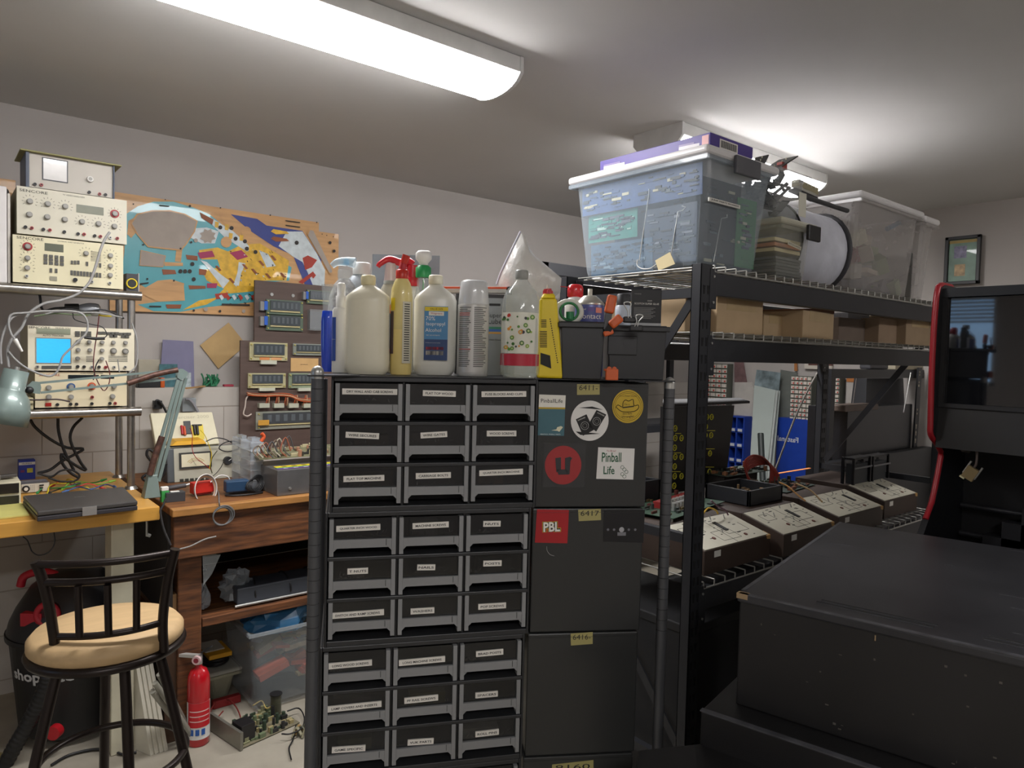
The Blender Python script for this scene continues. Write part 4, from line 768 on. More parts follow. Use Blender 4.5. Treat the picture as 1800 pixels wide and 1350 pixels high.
tag(b.build('yellow_package', bevel=.004), 'yellow and white packet on the coiled black cord, on the small tote', 'packet')
b = MB()
for k in range(5): b.ring((p0_.x + .05, y_ + .09, TZ + .008 + .008 * k), .055 + .006 * (k % 2), .0055, BLK, ax=(.1 * (k % 3 - 1), .05, 1), ry=.05)
tag(b.build('black_cord_coil'), 'coil of thick black cord lying on the small tote', 'cord')
b = MB(); pr = PX(398, 1242, y=y_ - .03); b.box(pr.x - .06, y_ - .04, 0, pr.x + .06, y_ - .01, .035, mt('8f1f22', .5)); tag(b.build('red_toolbox_tray', bevel=.004), 'low red tray in front of the small tote', 'tray')
p = onfloor(440, 1264); bx0 = p.x; by0 = p.y; bh = PX(437, 1125, y=by0).z
tote('large_tote', 'large clear tote full of orange parts under the wooden bench', bx0, bx0 + .50, by0, by0 + .38, 0, bh + .02, mt('b4bcc0', .25, alpha=.35), None, open_top=True)
rg = random.Random(21); t = thing('orange_parts', 'orange and tan parts heaped inside the large clear tote', 'parts', (bx0 + .25, by0 + .2, .02)); b = MB()
for i in range(40):
    c_ = Vector((bx0 + rg.uniform(.09, .42), by0 + rg.uniform(.07, .3), rg.uniform(.06, bh * .75))); b.obox(c_, rg.uniform(.05, .14), rg.uniform(.03, .08), rg.uniform(.01, .03), mt(rg.choice(('c2572a', 'c96a38', 'b9a98a', '7a7f86', 'b04a2a', '9a8a5a')), .5), Matrix.Rotation(rg.uniform(-.5, .5), 3, 'Y'))
b.build('heap', t, kind='stuff')
def crumple(name, label, c, sx, sy, sz, m, seed, cat='plastic bag', n=10, squash=None):
    rg = random.Random(seed); vs = []; fs = []
    for i in range(n):
        v = math.pi * (i + .5) / n
        for j in range(14):
            u = 2 * math.pi * j / 14; k = 1 + rg.uniform(-.22, .22); vs.append(Vector((sx * math.sin(v) * math.cos(u) * k, sy * math.sin(v) * math.sin(u) * k, max(-sz * .7, sz * -math.cos(v) * k))))
    for i in range(n - 1):
        for j in range(14): fs.append((i * 14 + j, i * 14 + (j + 1) % 14, (i + 1) * 14 + (j + 1) % 14, (i + 1) * 14 + j))
    fs += [tuple(range(13, -1, -1)), tuple(range((n - 1) * 14, n * 14))]
    b = MB(Matrix.Translation(c)); b.add(vs, fs, m); return tag(b.build(name), label, cat)
m_bag = mt('c4ccd2', .12, alpha=.45, coat=.8)
crumple('blue_plastic_bag', 'blue and silver plastic bag spilling out of the large tote', (bx0 + .17, by0 + .14, bh + .03), .15, .11, .085, mt('3f7fb0', .12, alpha=.85, coat=.8), 3)
crumple('clear_plastic_bag', 'clear crinkled bag of parts at the right end of the large tote', (bx0 + .40, by0 + .12, bh + .06), .10, .09, .08, m_bag, 4)
# things on the lower shelf
sz_ = LSZ; p = PX(400, 1058, y=OY0 + .12); q = PX(560, 1030, y=OY0 + .12)
t = thing('grey_bar_speaker', 'long dark grey bar with chrome edge wrapped in cord, on the lower shelf', 'bar', (p.x, OY0 + .12, sz_)); b = MB(); b.box(p.x + .03, OY0 + .09, sz_ + .015, p.x + .62, OY0 + .22, sz_ + .085, mt('43474f', .35)); b.build('body', t, bevel=.006); b = MB(); b.cyl((p.x + .02, OY0 + .088, sz_ + .012), (p.x + .62, OY0 + .088, sz_ + .012), .006, SILV); b.build('chrome_edge', t)
for k in range(3): b = MB(); b.ring((p.x + .13 + .13 * k, OY0 + .16, sz_ + .05), .075, .004, BLK, ax=(1, .35 * (k - 1), .1), ry=.05); b.build('cord_loop', t)
crumple('clear_plastic_bag', 'crinkled clear bag on the lower shelf at the end of the grey bar', (p.x + .06, OY0 + .2, sz_ + .06), .07, .07, .07, m_bag, 8)
crumple('clear_plastic_bag', 'small clear bag squeezed against the wooden post on the lower shelf', (pr_ + .03, OY0 + .16, sz_ + .05), .03, .03, .06, m_bag, 9)
leaning('clear_plastic_sheet', [(356, 972), (388, 975), (372, 1010), (358, 1028)], OY0 + .05, mt('c0c6c8', .15, alpha=.4, coat=.6), 'clear plastic film hanging under the bench beside the wooden post', 'plastic film')
p = PX(286, 1085, y=OY0 + .1); q = PX(311, 1040, y=OY0 + .1)
b = MB(); b.box(p.x, OY0 + .07, q.z - .11, q.x - .004, OY0 + .13, q.z, mt('8f6b45', .7)); b.box(p.x - .015, OY0 + .068, q.z - .09, p.x + .012, OY0 + .0699, q.z - .02, BLK); tag(b.build('wooden_block', bevel=.003), 'short tan wooden block fixed beside the bench post', 'wooden block')
b = MB(); b.box(p.x, OY0 + .07, 0, q.x - .004, OY0 + .13, q.z - .111, mt('4a3424', .7)); tag(b.build('timber_post', bevel=.003), 'dark timber post under the tan block, left of the bench leg', 'post')
# circuit chassis on the floor
a = onfloor(425, 1318); e = onfloor(527, 1272); g = onfloor(388, 1258); ang = math.atan2(e.y - a.y, e.x - a.x)
M_ = Matrix.Translation((a.x, a.y, .004)) @ Matrix.Rotation(ang, 4, 'Z')
POW = pcb('open_power_board', 'bare green and tan electronics chassis lying on the concrete floor', M_, (e - a).length, .2, '7d7660', 120, 9, hmax=.045, cols=('3b4a3b', '6d7a5c', '8a8a6a', '2d2d2d', 'a89a70'))
b = MB(M_); b.box(-.012, -.01, 0, 0, .23, .07, mt('8c8a80', .4, .6)); b.build('side_bracket', POW); b = MB(M_); b.box(.01, .02, .003, .07, .09, .075, mt('211f20', .4)); b.build('transformer', POW, bevel=.002); b = MB(M_); b.cyl((.24, .14, .003), (.24, .14, .085), .022, mt('4a4a3a', .5)); b.cyl((.24, .14, .085), (.24, .14, .09), .026, BLK); b.build('capacitor', POW)
for k, (pts, m) in enumerate((([(392, 1250), (375, 1268), (370, 1250), (385, 1230), (405, 1232), (418, 1248), (425, 1268)], mt('7a2a26', .5)), ([(505, 1250), (525, 1245), (535, 1262), (530, 1280), (510, 1290), (495, 1290)], BLK), ([(520, 1275), (515, 1300), (508, 1315), (512, 1335)], BLK), ([(445, 1240), (460, 1232), (468, 1245), (480, 1240)], mt('c9b06a', .5)))):
    b = MB(); b.tube([PX(x, y, z=.03 if k != 2 else .008) for x, y in pts], .003, m); tag(b.build('loose_wire'), ('dark red wire arching left of the floor electronics', 'black wire looping right of the floor electronics', 'black wire trailing on the floor in front of the electronics', 'tan wire arched over the floor electronics')[k], 'wire')
b = MB()
p = onfloor(522, 1296)
for k in range(9): a_ = Vector((p.x + rg.uniform(-.03, .03), p.y + rg.uniform(-.03, .03), .004)); b.tube([a_, a_ + Vector((.02, .01, .03)), a_ + Vector((.03, -.02, .01))], .004, mt(('8f8a70', '5a5a48', 'a88a5a')[k % 3], .5), n=5)
tag(b.build('parts_scrap'), 'small scrap of wires and parts on the floor at the cart post', 'scrap')
# leaning boards and pipes
t0 = onfloor(266, 1331)
for k in range(4):
    b = MB(); dx = .017 * k; a_ = Vector((t0.x + dx, t0.y + .01, 0)); up_ = Vector((-.05, .16, .52 - .01 * k)); d_ = Vector((-.04, .05, 0)); w_ = Vector((.013, .006, 0)); L_ = Vector((-.075, .17, 0)) * 1.0
    b.hexa([a_, a_ + w_, a_ + w_ + L_, a_ + L_, a_ + up_ * .8, a_ + w_ + up_ * .8, a_ + w_ + up_ * .8 + L_, a_ + up_ * .8 + L_], mt('c9c4b4', .5)); tag(b.build('foam_board', bevel=.001), ('first', 'second', 'third', 'last')[k] + ' from the left of four white boards leaning beside the stool', 'board', 'white boards leaning on the bench leg')
for k, (a_, e_) in enumerate((((345, 1308), (272, 1200)), ((338, 1300), (280, 1185)), ((322, 1290), (268, 1215)))):
    b = MB(); A_ = onfloor(*a_) + Vector((0, 0, .012)); E_ = PX(*e_, y=OY0 - .05); b.cyl(A_, E_, .011, mt('9c9a8e', .25, alpha=.7), n=12); tag(b.build('clear_tube'), ('frontmost', 'middle', 'rearmost')[k] + ' of three cloudy tubes leaning toward the bench post', 'tube', 'cloudy tubes on the floor')
# shop vac
t0 = onfloor(70, 1326); vc = t0 + FH * .22; vc.z = 0; Rv = .225
t = thing('shop_vacuum', 'black wet-dry vacuum with red handle and red hose port under the bench', 'vacuum cleaner', vc); m_v = mt('27272a', .45); m_vr = mt('b01f30', .45)
zt1 = PX(70, 1128, d=(vc - CAM).dot(FH) - .2).z
b = MB(); b.lathe([(Rv * .8, .03), (Rv * .86, .05), (Rv * 1.0, zt1 - .03), (Rv * 1.06, zt1 - .02), (Rv * 1.06, zt1)], m_v, vc, n=40); b.build('tank', t)
b = MB(); b.lathe([(Rv * 1.04, zt1 + .002), (Rv * 1.0, zt1 + .04), (Rv * .9, zt1 + .09), (Rv * .68, zt1 + .17), (Rv * .45, zt1 + .21), (.02, zt1 + .22)], mt('232326', .4), vc, n=40); b.build('motor_head', t)
dv = (vc - CAM).dot(FH)
b = MB(); b.tube([PX(x, y, d=dv - .03) for x, y in ((36, 1030), (42, 1014), (62, 1006), (85, 1006), (103, 1014), (110, 1026))], .016, m_vr, n=10); b.build('handle', t)
b = MB(); pp = PX(83, 1081, d=dv - .2); b.ring(pp, .040, .012, m_vr, ax=FH, n=28); b.cyl(pp, pp + FH * .05, .04, mt('3a1016', .5)); b.bar(pp + R0 * -.1 + UP * -.02 + FH * .01, pp + R0 * -.02 + UP * -.02 + FH * .01, .03, .05, m_vr); b.build('hose_port', t)
b = MB(); hp = [PX(x, y, d=dv - .30) for x, y in ((88, 1170), (82, 1200), (68, 1235), (50, 1270), (30, 1305), (8, 1345))]; b.tube(hp, .026, mt('1c1c1e', .5), n=12, k=14, rf=lambda u: 1 + .10 * math.sin(u * 300)); b.build('hose', t)
b = MB(); pp = PX(92, 1290, d=dv - .26); b.cyl(pp, pp + FH * .03, .026, RED, n=20); b.build('drain_cap', t)
def curvedtext(bb, s, px0, px1, py, m, R, hpx):
    bb2 = MB(); bb2.text(s, 0, 0, 1, m, h=None, bold=.03); xs = [v.x for v in bb2.v]; ys = [v.y for v in bb2.v]
    c0 = PX(px0, py, d=dv - .2); c1_ = PX(px1, py, d=dv - .2); a0 = math.atan2(c0.y - vc.y, c0.x - vc.x); a1 = math.atan2(c1_.y - vc.y, c1_.x - vc.x)
    if a1 - a0 > math.pi: a1 -= 2 * math.pi
    if a0 - a1 > math.pi: a1 += 2 * math.pi
    hh = hpx * (dv - .2) / FPX; V = []
    for v in bb2.v: u = (v.x + .5); a = a0 + (a1 - a0) * u; z = c0.z + v.y / (max(ys) - min(ys)) * hh; RR = R(z) + .002; V.append((vc.x + RR * math.cos(a), vc.y + RR * math.sin(a), z))
    bb.add(V, bb2.f, m)
b = MB(); curvedtext(b, 'shop\u00b7vac', 10, 130, 1189, mt('c9c9c9', .5), lambda z: Rv * (.86 + .14 * (z - .05) / (zt1 - .08)), 26); b.build('lettering', t)
b = MB(); pp = PX(158, 1275, z=.06); b.ball((pp.x, pp.y + .1, .085), .075, mt('2b2b2e', .35), n=20); b.cyl((pp.x, pp.y + .1, 0), (pp.x, pp.y + .1, .03), .04, BLK); tag(b.build('black_foot_pedal'), 'round black plastic ball on the floor beside the vacuum', 'ball')
cb = [PX(x, y, z=.008) for x, y in ((240, 1322), (215, 1326), (195, 1318), (160, 1318), (120, 1328), (90, 1345))]; b = MB(); b.tube(cb, .005, BLK); tag(b.build('power_cord'), 'black cord snaking over the floor behind the stool legs', 'cord')
# electronics at the bottom left corner
a = onfloor(2, 1345); M_ = Matrix.Translation((a.x - .06, a.y - .02, .002)) @ Matrix.Rotation(math.radians(50), 4, 'Z')
pcb('circuit_board', 'brown circuit board with wires on the floor at the bottom left corner', M_, .13, .15, '7d7148', 22, 14, hmax=.03)

# ============================================================ BAR STOOL
sd = 1.93; sc = PX(190, 1108, d=sd); SH = sc.z; sc = Vector((sc.x, sc.y, 0)); SR = .19
t = thing('bar_stool', 'bar stool with round tan seat and dark bronze tube back', 'stool', sc); m_st = mt('2a221f', .35, .5)
b = MB(); b.lathe([(SR * .95, SH - .03), (SR, SH - .02), (SR * 1.0, SH), (SR * .93, SH + .016), (SR * .6, SH + .026), (.01, SH + .03)], mt('c2a377', .6, var=.1, scale=8, stretch=(1, 6, 6), bump=.05), sc, n=48); b.build('seat_cushion', t)
b = MB(); b.ring(sc + Vector((0, 0, SH - .038)), SR * .97, .013, m_st, n=48); b.build('seat_frame', t)
def S(px, py, d): return PX(px, py, d=d)
bl = [S(x, y, sd - .17 + .01 * i) for i, (x, y) in enumerate(((62, 987), (75, 1020), (88, 1075), (96, 1130), (98, 1168)))]
br_ = [S(x, y, sd - .06) for i, (x, y) in enumerate(((308, 965), (297, 1010), (289, 1060), (286, 1100), (288, 1145)))]
for pts in (bl, br_): b = MB(); b.tube(pts, .0125, m_st, n=14); b.build('back_post', t)
def bow(p0, p1, sag, r, nm, d0, d1):
    A_ = S(*p0, d0); E_ = S(*p1, d1); mid = (A_ + E_) / 2; out = (mid - Vector((sc.x, sc.y, mid.z))); out.z = 0; out = out.normalized() * sag
    b = MB(); b.tube([A_, A_ * .75 + E_ * .25 + out * .75, mid + out, A_ * .25 + E_ * .75 + out * .75, E_], r, m_st, n=12, k=6); b.build(nm, t)
    return A_, E_, out
bow((68, 992), (302, 972), .035, .010, 'back_rail', sd - .17, sd - .06)
A2 = bow((80, 1024), (296, 1003), .035, .010, 'back_rail', sd - .16, sd - .06)
A3 = bow((97, 1119), (286, 1094), .035, .009, 'back_rail', sd - .14, sd - .06)
for (x0, y0, x1, y1, dd) in ((137, 1030, 140, 1120, sd - .17), (189, 1028, 191, 1115, sd - .15), (240, 1018, 240, 1106, sd - .11)):
    b = MB(); b.cyl(S(x0, y0, dd), S(x1, y1, dd), .009, m_st, n=12); b.build('back_spindle', t)
FR = None
feet = []
for dx, dy_, px_, py_, dd in ((0, 0, 62, 1350, sd - .18), (0, 0, 226, 1350, sd - .12), (0, 0, 183, 1350, sd + .2), (0, 0, 328, 1350, sd + .0)):
    bot = PX(px_, py_, d=dd); hubd = Vector((bot.x - sc.x, bot.y - sc.y, 0)); top_ = sc + hubd.normalized() * SR * .72 + Vector((0, 0, SH - .045)); ext = bot + (bot - top_) * ((bot.z) / (top_.z - bot.z)); ext.z = 0
    feet.append((top_, ext)); b = MB(); b.tube([top_ - hubd.normalized() * .04, top_, top_ * .3 + ext * .7, ext], .0135, m_st, n=14); b.build('leg', t)
rz_ = PX(190, 1316, d=sd).z; cR_ = Vector((0, 0, 0)); ptsr = [a_ + (e_ - a_) * ((a_.z - rz_) / a_.z) for a_, e_ in feet]; cen = sum(ptsr, Vector()) / 4; rr = sum((p_ - cen).length for p_ in ptsr) / 4
b = MB(); b.ring(cen, rr * .97, .010, m_st, n=48); b.build('foot_ring', t)
# ============================================================ DRAWER CABINETS ON A WIRE CART
CW, CH = .44, .289
def viewdir(pxvp): return YAW - math.atan((pxvp - 900) / FPX)
aL = YAW - math.radians(76.7); aR = YAW - math.radians(83.0)
CT = 1.516
pL = PX(582.5, 667, d=1.49); pR = PX(945, 668, d=1.60)
CW = Face((pL.x, pL.y, 1.2), aL).ab(943, 800)[0]
m_cab = mt('343537', .38, .25, var=.06); m_cabd = mt('232426', .4, .2); m_fr = mt('858687', .5, var=.03); m_win = mt('1d1f22', .12, coat=.6, var=.3, scale=9, alpha=.55)
rows = [["DRY WALL AND CAB SCREWS", "FLAT TOP WOOD", "FUSE BLOCKS AND CLIPS", "WIRE SECURES", "WIRE GATES", "WOOD SCREWS", "FLAT TOP MACHINE", "CARRIAGE BOLTS", "QUARTER INCH MACHINE"],
        ["QUARTER INCH WOOD", "MACHINE SCREWS", "NUTS", "T NUTS", "NAILS", "POSTS", "SWITCH AND RAMP SCREWS", "WASHERS", "POP SCREWS"],
        ["LONG WOOD SCREWS", "LONG MACHINE SCREWS", "BRAD POSTS", "LAMP COVERS AND INSERTS", "PF RAIL SCREWS", "SPACERS", "GAME SPECIFIC", "VUK PARTS", "ROLL PINS"]]
LP = [[(473, 208, 415, 0), (996, 222, 248, -1), (1483, 226, 336, 1), (416, 538, 252, -3), (955, 533, 200, 3), (1465, 523, 222, 0), (428, 862, 308, 1), (951, 840, 264, 1), (1462, 816, 328, 1.5)],
      [(386, 206, 332, 1), (931, 186, 272, 1), (1392, 175, 130, -1), (381, 531, 155, 0), (897, 503, 136, -2), (1396, 473, 137, -1), (380, 855, 400, 1), (869, 831, 178, 0), (1394, 795, 208, 0)],
      [(326, 249, 326, 1), (866, 223, 348, 1), (1375, 162, 205, 1), (356, 567, 410, 1), (860, 511, 254, 1), (1352, 476, 168, 0), (313, 887, 253, -2), (855, 832, 195, -2), (1356, 766, 176, 1)]]
OFF = [(540, 640), (540, 880), (540, 1110)]
offs = [(0.0, 0.0), (-.0085, -.004), (-.016, -.002), (-.018, 0)]
hint = ['bright hardware', 'brown parts', 'clear bags']
content_cols = {(0, 3): '5a4626', (0, 6): '54401f', (0, 8): '6a5026', (0, 4): '3a2f1e', (1, 1): '8a8680', (2, 8): 'b5b2aa', (2, 6): '8f8e68', (2, 4): '8a8032', (0, 5): '6a6c6e', (1, 5): '4a4a4c', (2, 3): '3a2222'}
rg = random.Random(33)
def frange(i): return [i]
for k in range(4):
    ox, oy = offs[k]; ex = Vector((math.cos(aL), math.sin(aL), 0)); zb = CT - CH * (k + 1)
    o = Vector((pL.x, pL.y, zb)) + ex * ox; F = Face(o, aL)
    wd = ('topmost', 'second from the top', 'third from the top', 'lowest')[k]
    t = thing('drawer_cabinet', 'black steel nine-drawer small-parts cabinet, %s of the left stack' % wd, 'drawer cabinet', o, 0, 'nine-drawer cabinets in the left stack')
    b = F.mb(); D = .28; T = .005
    b.box(0, 0, -D, CW, CH, -D + .01, m_cab); b.box(0, 0, -D, T, CH, 0, m_cab); b.box(CW - T, 0, -D, CW, CH, 0, m_cab); b.box(T, 0, -D, CW - T, .012, 0, m_cab); b.box(T, CH - .010, -D, CW - T, CH, 0, m_cab)
    cw = (CW - 2 * T) / 3; rh = (CH - .022) / 3
    for j in (1, 2): b.box(T + cw * j - .003, .010, -D, T + cw * j + .003, CH - .010, -.006, m_cabd)
    for i in (1, 2): b.box(T, .012 + rh * i - .004, -D, CW - T, .012 + rh * i + .004, .004, m_cab)
    b.box(T, .010, -.07, CW - T, CH - .010, -.062, mt('18191b', .6))
    b.build('steel_case', t, bevel=.0015)
    for r_ in range(3):
        for c_ in range(3):
            x0 = T + cw * c_ + .0035; x1 = T + cw * (c_ + 1) - .0035; y0 = .012 + rh * (2 - r_) + .006; y1 = .012 + rh * (3 - r_) - .004; H = y1 - y0; pw = .009; zf = .004
            ya = y0 + H * .21; yb = y0 + H * .44       # band
            b = F.mb(); b.box(x0, y0, -.018, x0 + pw, y1, zf, m_fr); b.box(x1 - pw, y0, -.018, x1, y1, zf, m_fr); b.box(x0 + pw, ya, -.018, x1 - pw, yb, zf - .001, m_fr)
            g = .007
            for sx, d_ in ((x0 + pw, 1), (x1 - pw, -1)): b.prism([(sx, ya), (sx, ya - g), (sx + d_ * g, ya)][::(-1 if d_ > 0 else 1)], -.016, zf - .001, m_fr)
            b.box(x1 - pw - .012, ya + .004, zf - .001, x1 - pw - .011, yb, zf, m_cabd)
            dr = b.build('drawer', t, bevel=.001)
            b = F.mb(); b.box(x0 + pw, yb, -.006, x1 - pw, y1, -.003, m_win); b.build('window', dr)
            # what shows behind the window
            b = F.mb(); cc = content_cols.get((k, r_ * 3 + c_))
            if cc: xs = x0 + pw + (x1 - x0) * rg.uniform(0, .3); b.box(xs, yb - .01, -.05, xs + (x1 - x0) * rg.uniform(.4, .6), yb + H * rg.uniform(.25, .45), -.012, mt(cc, .5, var=.35, scale=50))
            nscr = {(1, 3): 60, (1, 2): 26, (2, 0): 22, (2, 1): 22, (2, 2): 22, (0, 6): 16, (1, 8): 14, (1, 0): 10, (1, 1): 8, (1, 6): 10, (2, 6): 16, (2, 8): 12}.get((k, r_ * 3 + c_), 5)
            for q in range(nscr):
                cx = x0 + pw + .006 + rg.random() * (x1 - x0 - 2 * pw - .014) * (.55 if nscr > 12 else 1); cy = yb + .001 + abs(rg.gauss(0, .006)); an = rg.uniform(0, 3.14); L = .0035 if (k, r_ * 3 + c_) in ((1, 3), (1, 2)) else .007
                b.bar((cx, cy, -.009), (cx + L * math.cos(an), cy + L * abs(math.sin(an)), -.010), .0018, .0015, mt('c9c9c6', .2, .8))
            b.build('contents', dr, kind='stuff')
            if k < 3:
                X, Y, W_, an = LP[k][r_ * 3 + c_]; px, py = OFF[k][0] + X / 4.286, OFF[k][1] + Y / 4.286
                a = F.ab(px, py); w0 = F.ab(px - W_ / 8.572, py)[0]; w1 = F.ab(px + W_ / 8.572, py)[0]; w = (w1 - w0); hh = .0125
                T2 = F.M @ Matrix.Translation((a[0], a[1], .0015)) @ Matrix.Rotation(math.radians(an), 4, 'Z')
                b = MB(T2); b.box(-w / 2, -hh / 2, -.0045, w / 2, hh / 2, -.0008, mt('dedad2', .5)); s_ = rows[k][r_ * 3 + c_]; b.text(s_, 0, 0, min(w * .84, len(s_) * .0078), INK, n=-.0005, maxh=.0052, bold=.02); b.build('label_strip', dr, label='white printed label strip')
# right stack: plain sides of cabinets
m_side = mt('383939', .3, .3, var=.05, scale=3)
SW = .259
RF = []
for k in range(4):
    ex = Vector((math.cos(aR), math.sin(aR), 0)); zb = CT - CH * (k + 1) - .001; o = Vector((pR.x, pR.y, zb)) + ex * (-.0035 * k); F = Face(o, aR); RF.append(F); F.t = k
    t = thing('steel_cabinet', 'plain black cabinet side, %s of the right stack' % ('topmost, sticker-covered,', 'second, with red sticker,', 'third, bare,', 'lowest')[k], 'steel cabinet', o, 0, 'cabinets of the right stack seen from the side')
    b = F.mb(); b.box(0, 0, -.43, SW, CH - .003, 0, m_side); b.build('steel_case', t, bevel=.003); b = F.mb(); b.box(0, CH - .012, 0, SW, CH - .0115, .0012, m_side); b.build('seam', t); RF[k].thing = t
c10 = crop(920, 640, 3.9706)
def st(F, poly, m, n=.0008): 
    q = [F.ab(*c10(x, y)) for x, y in poly]; return q
def sticker_round(F, x, y, r, label, m, ry=None):
    a = F.ab(*c10(x, y)); R_ = F.ab(*c10(x + r, y))[0] - a[0]; b = F.mb(); P = [(a[0] + R_ * math.cos(i * .1571), a[1] + R_ * (ry or 1.05) * math.sin(i * .1571)) for i in range(40)]; b.prism(P, .0002, .0009, m); return b, a, R_
def fin(b, label, name='sticker'): return tag(b.build(name), label, 'sticker')
F = RF[0]
# striped rectangular one
b = F.mb(); q = [F.ab(*c10(x, y)) for x, y in ((100, 497), (283, 501), (295, 218), (110, 212))]; b.prism(q, .0002, .0008, mt('3f6873', .5))
q2 = [F.ab(*c10(x, y)) for x, y in ((106, 300), (291, 303), (295, 218), (110, 212))]; b.prism(q2, .0008, .0011, mt('e2dfd5', .5)); q3 = [F.ab(*c10(x, y)) for x, y in ((105, 312), (290, 315), (291, 303), (106, 300))]; b.prism(q3, .0011, .0013, mt('b59a2c', .5))
a = F.ab(*c10(198, 256)); b.text('PinballLife', a[0], a[1], .050, INK, n=.0014, maxh=.012); a = F.ab(*c10(188, 490)); b.text('MENTHOL PINBALL PARTS', a[0], a[1], .046, mt('cfd8d6', .5), n=.0012, maxh=.004)
q = [F.ab(*c10(x, y)) for x, y in ((195, 462), (235, 465), (250, 472), (275, 440), (262, 432), (235, 440), (230, 455))]; b.prism(q, .001, .0014, mt('d9d6b8', .5)); fin(b, 'teal and white rectangular sticker at the upper left of the side panel')
# white round with two tags
b, a, R_ = sticker_round(F, 463, 395, 131, '', mt('dcdad6', .5))
for pts, an, (tx, ty) in ((((365, 385), (440, 350), (490, 460), (415, 500)), .42, (405, 382)), (((510, 320), (578, 352), (508, 470), (448, 430)), -.42, (540, 350))):
    q = [F.ab(*c10(x, y)) for x, y in pts][::-1]; b.prism(q, .0009, .0013, INK); c_ = F.ab(*c10(tx, ty)); b.text('RAMONES', c_[0], c_[1], .018, WHT, n=.0016, ang=an * (1 if an > 0 else 1) , maxh=.005)
    cc = F.ab(*c10(sum(p_[0] for p_ in pts) / 4, sum(p_[1] for p_ in pts) / 4 + 6)); b.ring((cc[0], cc[1], .0013), .009, .0005, mt('b5b5b3', .5), n=20, k=4); b.ring((cc[0], cc[1], .0013), .005, .0005, mt('8a8a88', .5), n=14, k=4)
for pts in (((385, 305), (480, 296), (555, 318), (480, 312)), ((365, 470), (380, 482), (535, 485), (400, 495))): b.prism([F.ab(*c10(x, y)) for x, y in pts][::-1], .0009, .0012, INK)
fin(b, 'white round sticker with two black tags on the side panel')
# yellow round with hat
b, a, R_ = sticker_round(F, 728, 295, 108, '', mt('c2a32c', .5)); yk = mt('2a240c', .6)
b.ring((a[0], a[1], .0009), R_ * .92, .0004, yk, n=40, k=4); b.ring((a[0], a[1], .0009), R_ * .82, .0003, yk, n=40, k=4)
q = [F.ab(*c10(x, y)) for x, y in ((645, 300), (660, 285), (690, 300), (695, 268), (712, 250), (735, 258), (765, 246), (772, 290), (800, 285), (802, 308), (770, 330), (690, 332))]; b.tube([Vector((x, y, .0012)) for x, y in q + [q[0]]], .0008, yk, n=4, k=3)
b.prism([F.ab(*c10(x, y)) for x, y in ((690, 300), (770, 290), (772, 298), (692, 308))][::-1], .0009, .0014, yk)
for s_, x, y, w_, an in (("I'm no Pinball Wizard", 728, 222, .040, 0), ("I'm a", 722, 280, .012, 0), ('Slim Balls', 725, 345, .022, .05), ('Wrangler', 728, 368, .030, .08)): c_ = F.ab(*c10(x, y)); b.text(s_, c_[0], c_[1], w_, yk, n=.0014, ang=an, maxh=.009)
fin(b, 'yellow round sticker with a drawn hat, upper right of the side panel')
# red U disc on a clear square
b = F.mb(); q = [F.ab(*c10(x, y)) for x, y in ((135, 858), (425, 860), (438, 552), (138, 552))]; b.prism(q, .0001, .0004, mt('38393a', .25)); a = F.ab(*c10(277, 705)); R_ = F.ab(*c10(404, 705))[0] - a[0]; b.prism([(a[0] + R_ * math.cos(i * .1571), a[1] + R_ * 1.05 * math.sin(i * .1571)) for i in range(40)], .0004, .0009, mt('9e2a2c', .5))
q = lambda pts: b.prism([F.ab(*c10(x, y)) for x, y in pts][::-1], .0009, .0013, mt('2f3033', .5))
q(((222, 655), (262, 650), (262, 735), (230, 755))); q(((230, 735), (300, 735), (318, 770), (245, 772))); q(((290, 655), (330, 645), (322, 770), (290, 745))); q(((325, 650), (342, 655), (325, 680)))
fin(b, 'faded red disc sticker with a letter U, lower left of the side panel')
# white square, green lettering
b = F.mb(); q = [F.ab(*c10(x, y)) for x, y in ((508, 800), (766, 806), (776, 590), (522, 580))]; b.prism(q, .0002, .0009, mt('dedcd8', .5)); gk = mt('22573a', .6)
for s_, x, y, w_, h_ in (('Pinball', 615, 650, .046, .022), ('Life', 597, 740, .026, .019)): c_ = F.ab(*c10(x, y)); b.text(s_, c_[0], c_[1], w_, gk, n=.0012, h=h_, bold=.015)
c_ = F.ab(*c10(612, 605)); b.text('Yo Bros!', c_[0], c_[1], .022, mt('a32a3a', .6), n=.0012, maxh=.005)
for i in range(5): c_ = F.ab(*c10(690 + 14 * (i % 3), 720 + 16 * i)); b.ring((c_[0], c_[1], .001), .004, .0005, gk, n=10, k=4)
fin(b, 'white square sticker with hand-drawn green lettering')
# tapes with numbers
m_tape = mt('a39a62', .6)
def tape(F, cv, pts, s_, lab):
    q = [F.ab(*cv(x, y)) for x, y in pts]; b = F.mb(); b.prism(q, .0002, .0007, m_tape); cx = sum(p[0] for p in q) / 4; cy = sum(p[1] for p in q) / 4; w_ = (q[1][0] - q[0][0]); b.text(s_, cx, cy + .004, w_ * .82, INK, n=.001, maxh=.012); tag(b.build('masking_tape'), lab, 'tape label', 'numbered tape labels')
c11 = crop(900, 960, 3.46)
tape(RF[0], c10, ((374, 215), (532, 213), (532, 140), (374, 140)), '6411-', 'tape label with a number at the top edge of the upper cabinet')
tape(RF[1], c10, ((386, 1096), (542, 1088), (540, 1010), (382, 1016)), '6417', 'tape label with a number beside the red square sticker')
tape(RF[2], c11, ((358, 604), (490, 594), (491, 522), (356, 531)), '6416-', 'tape label with a number on the third cabinet')
tape(RF[3], c11, ((240, 1400), (495, 1380), (495, 1300), (244, 1328)), '9160', 'tape label with a number at the bottom edge of the picture')
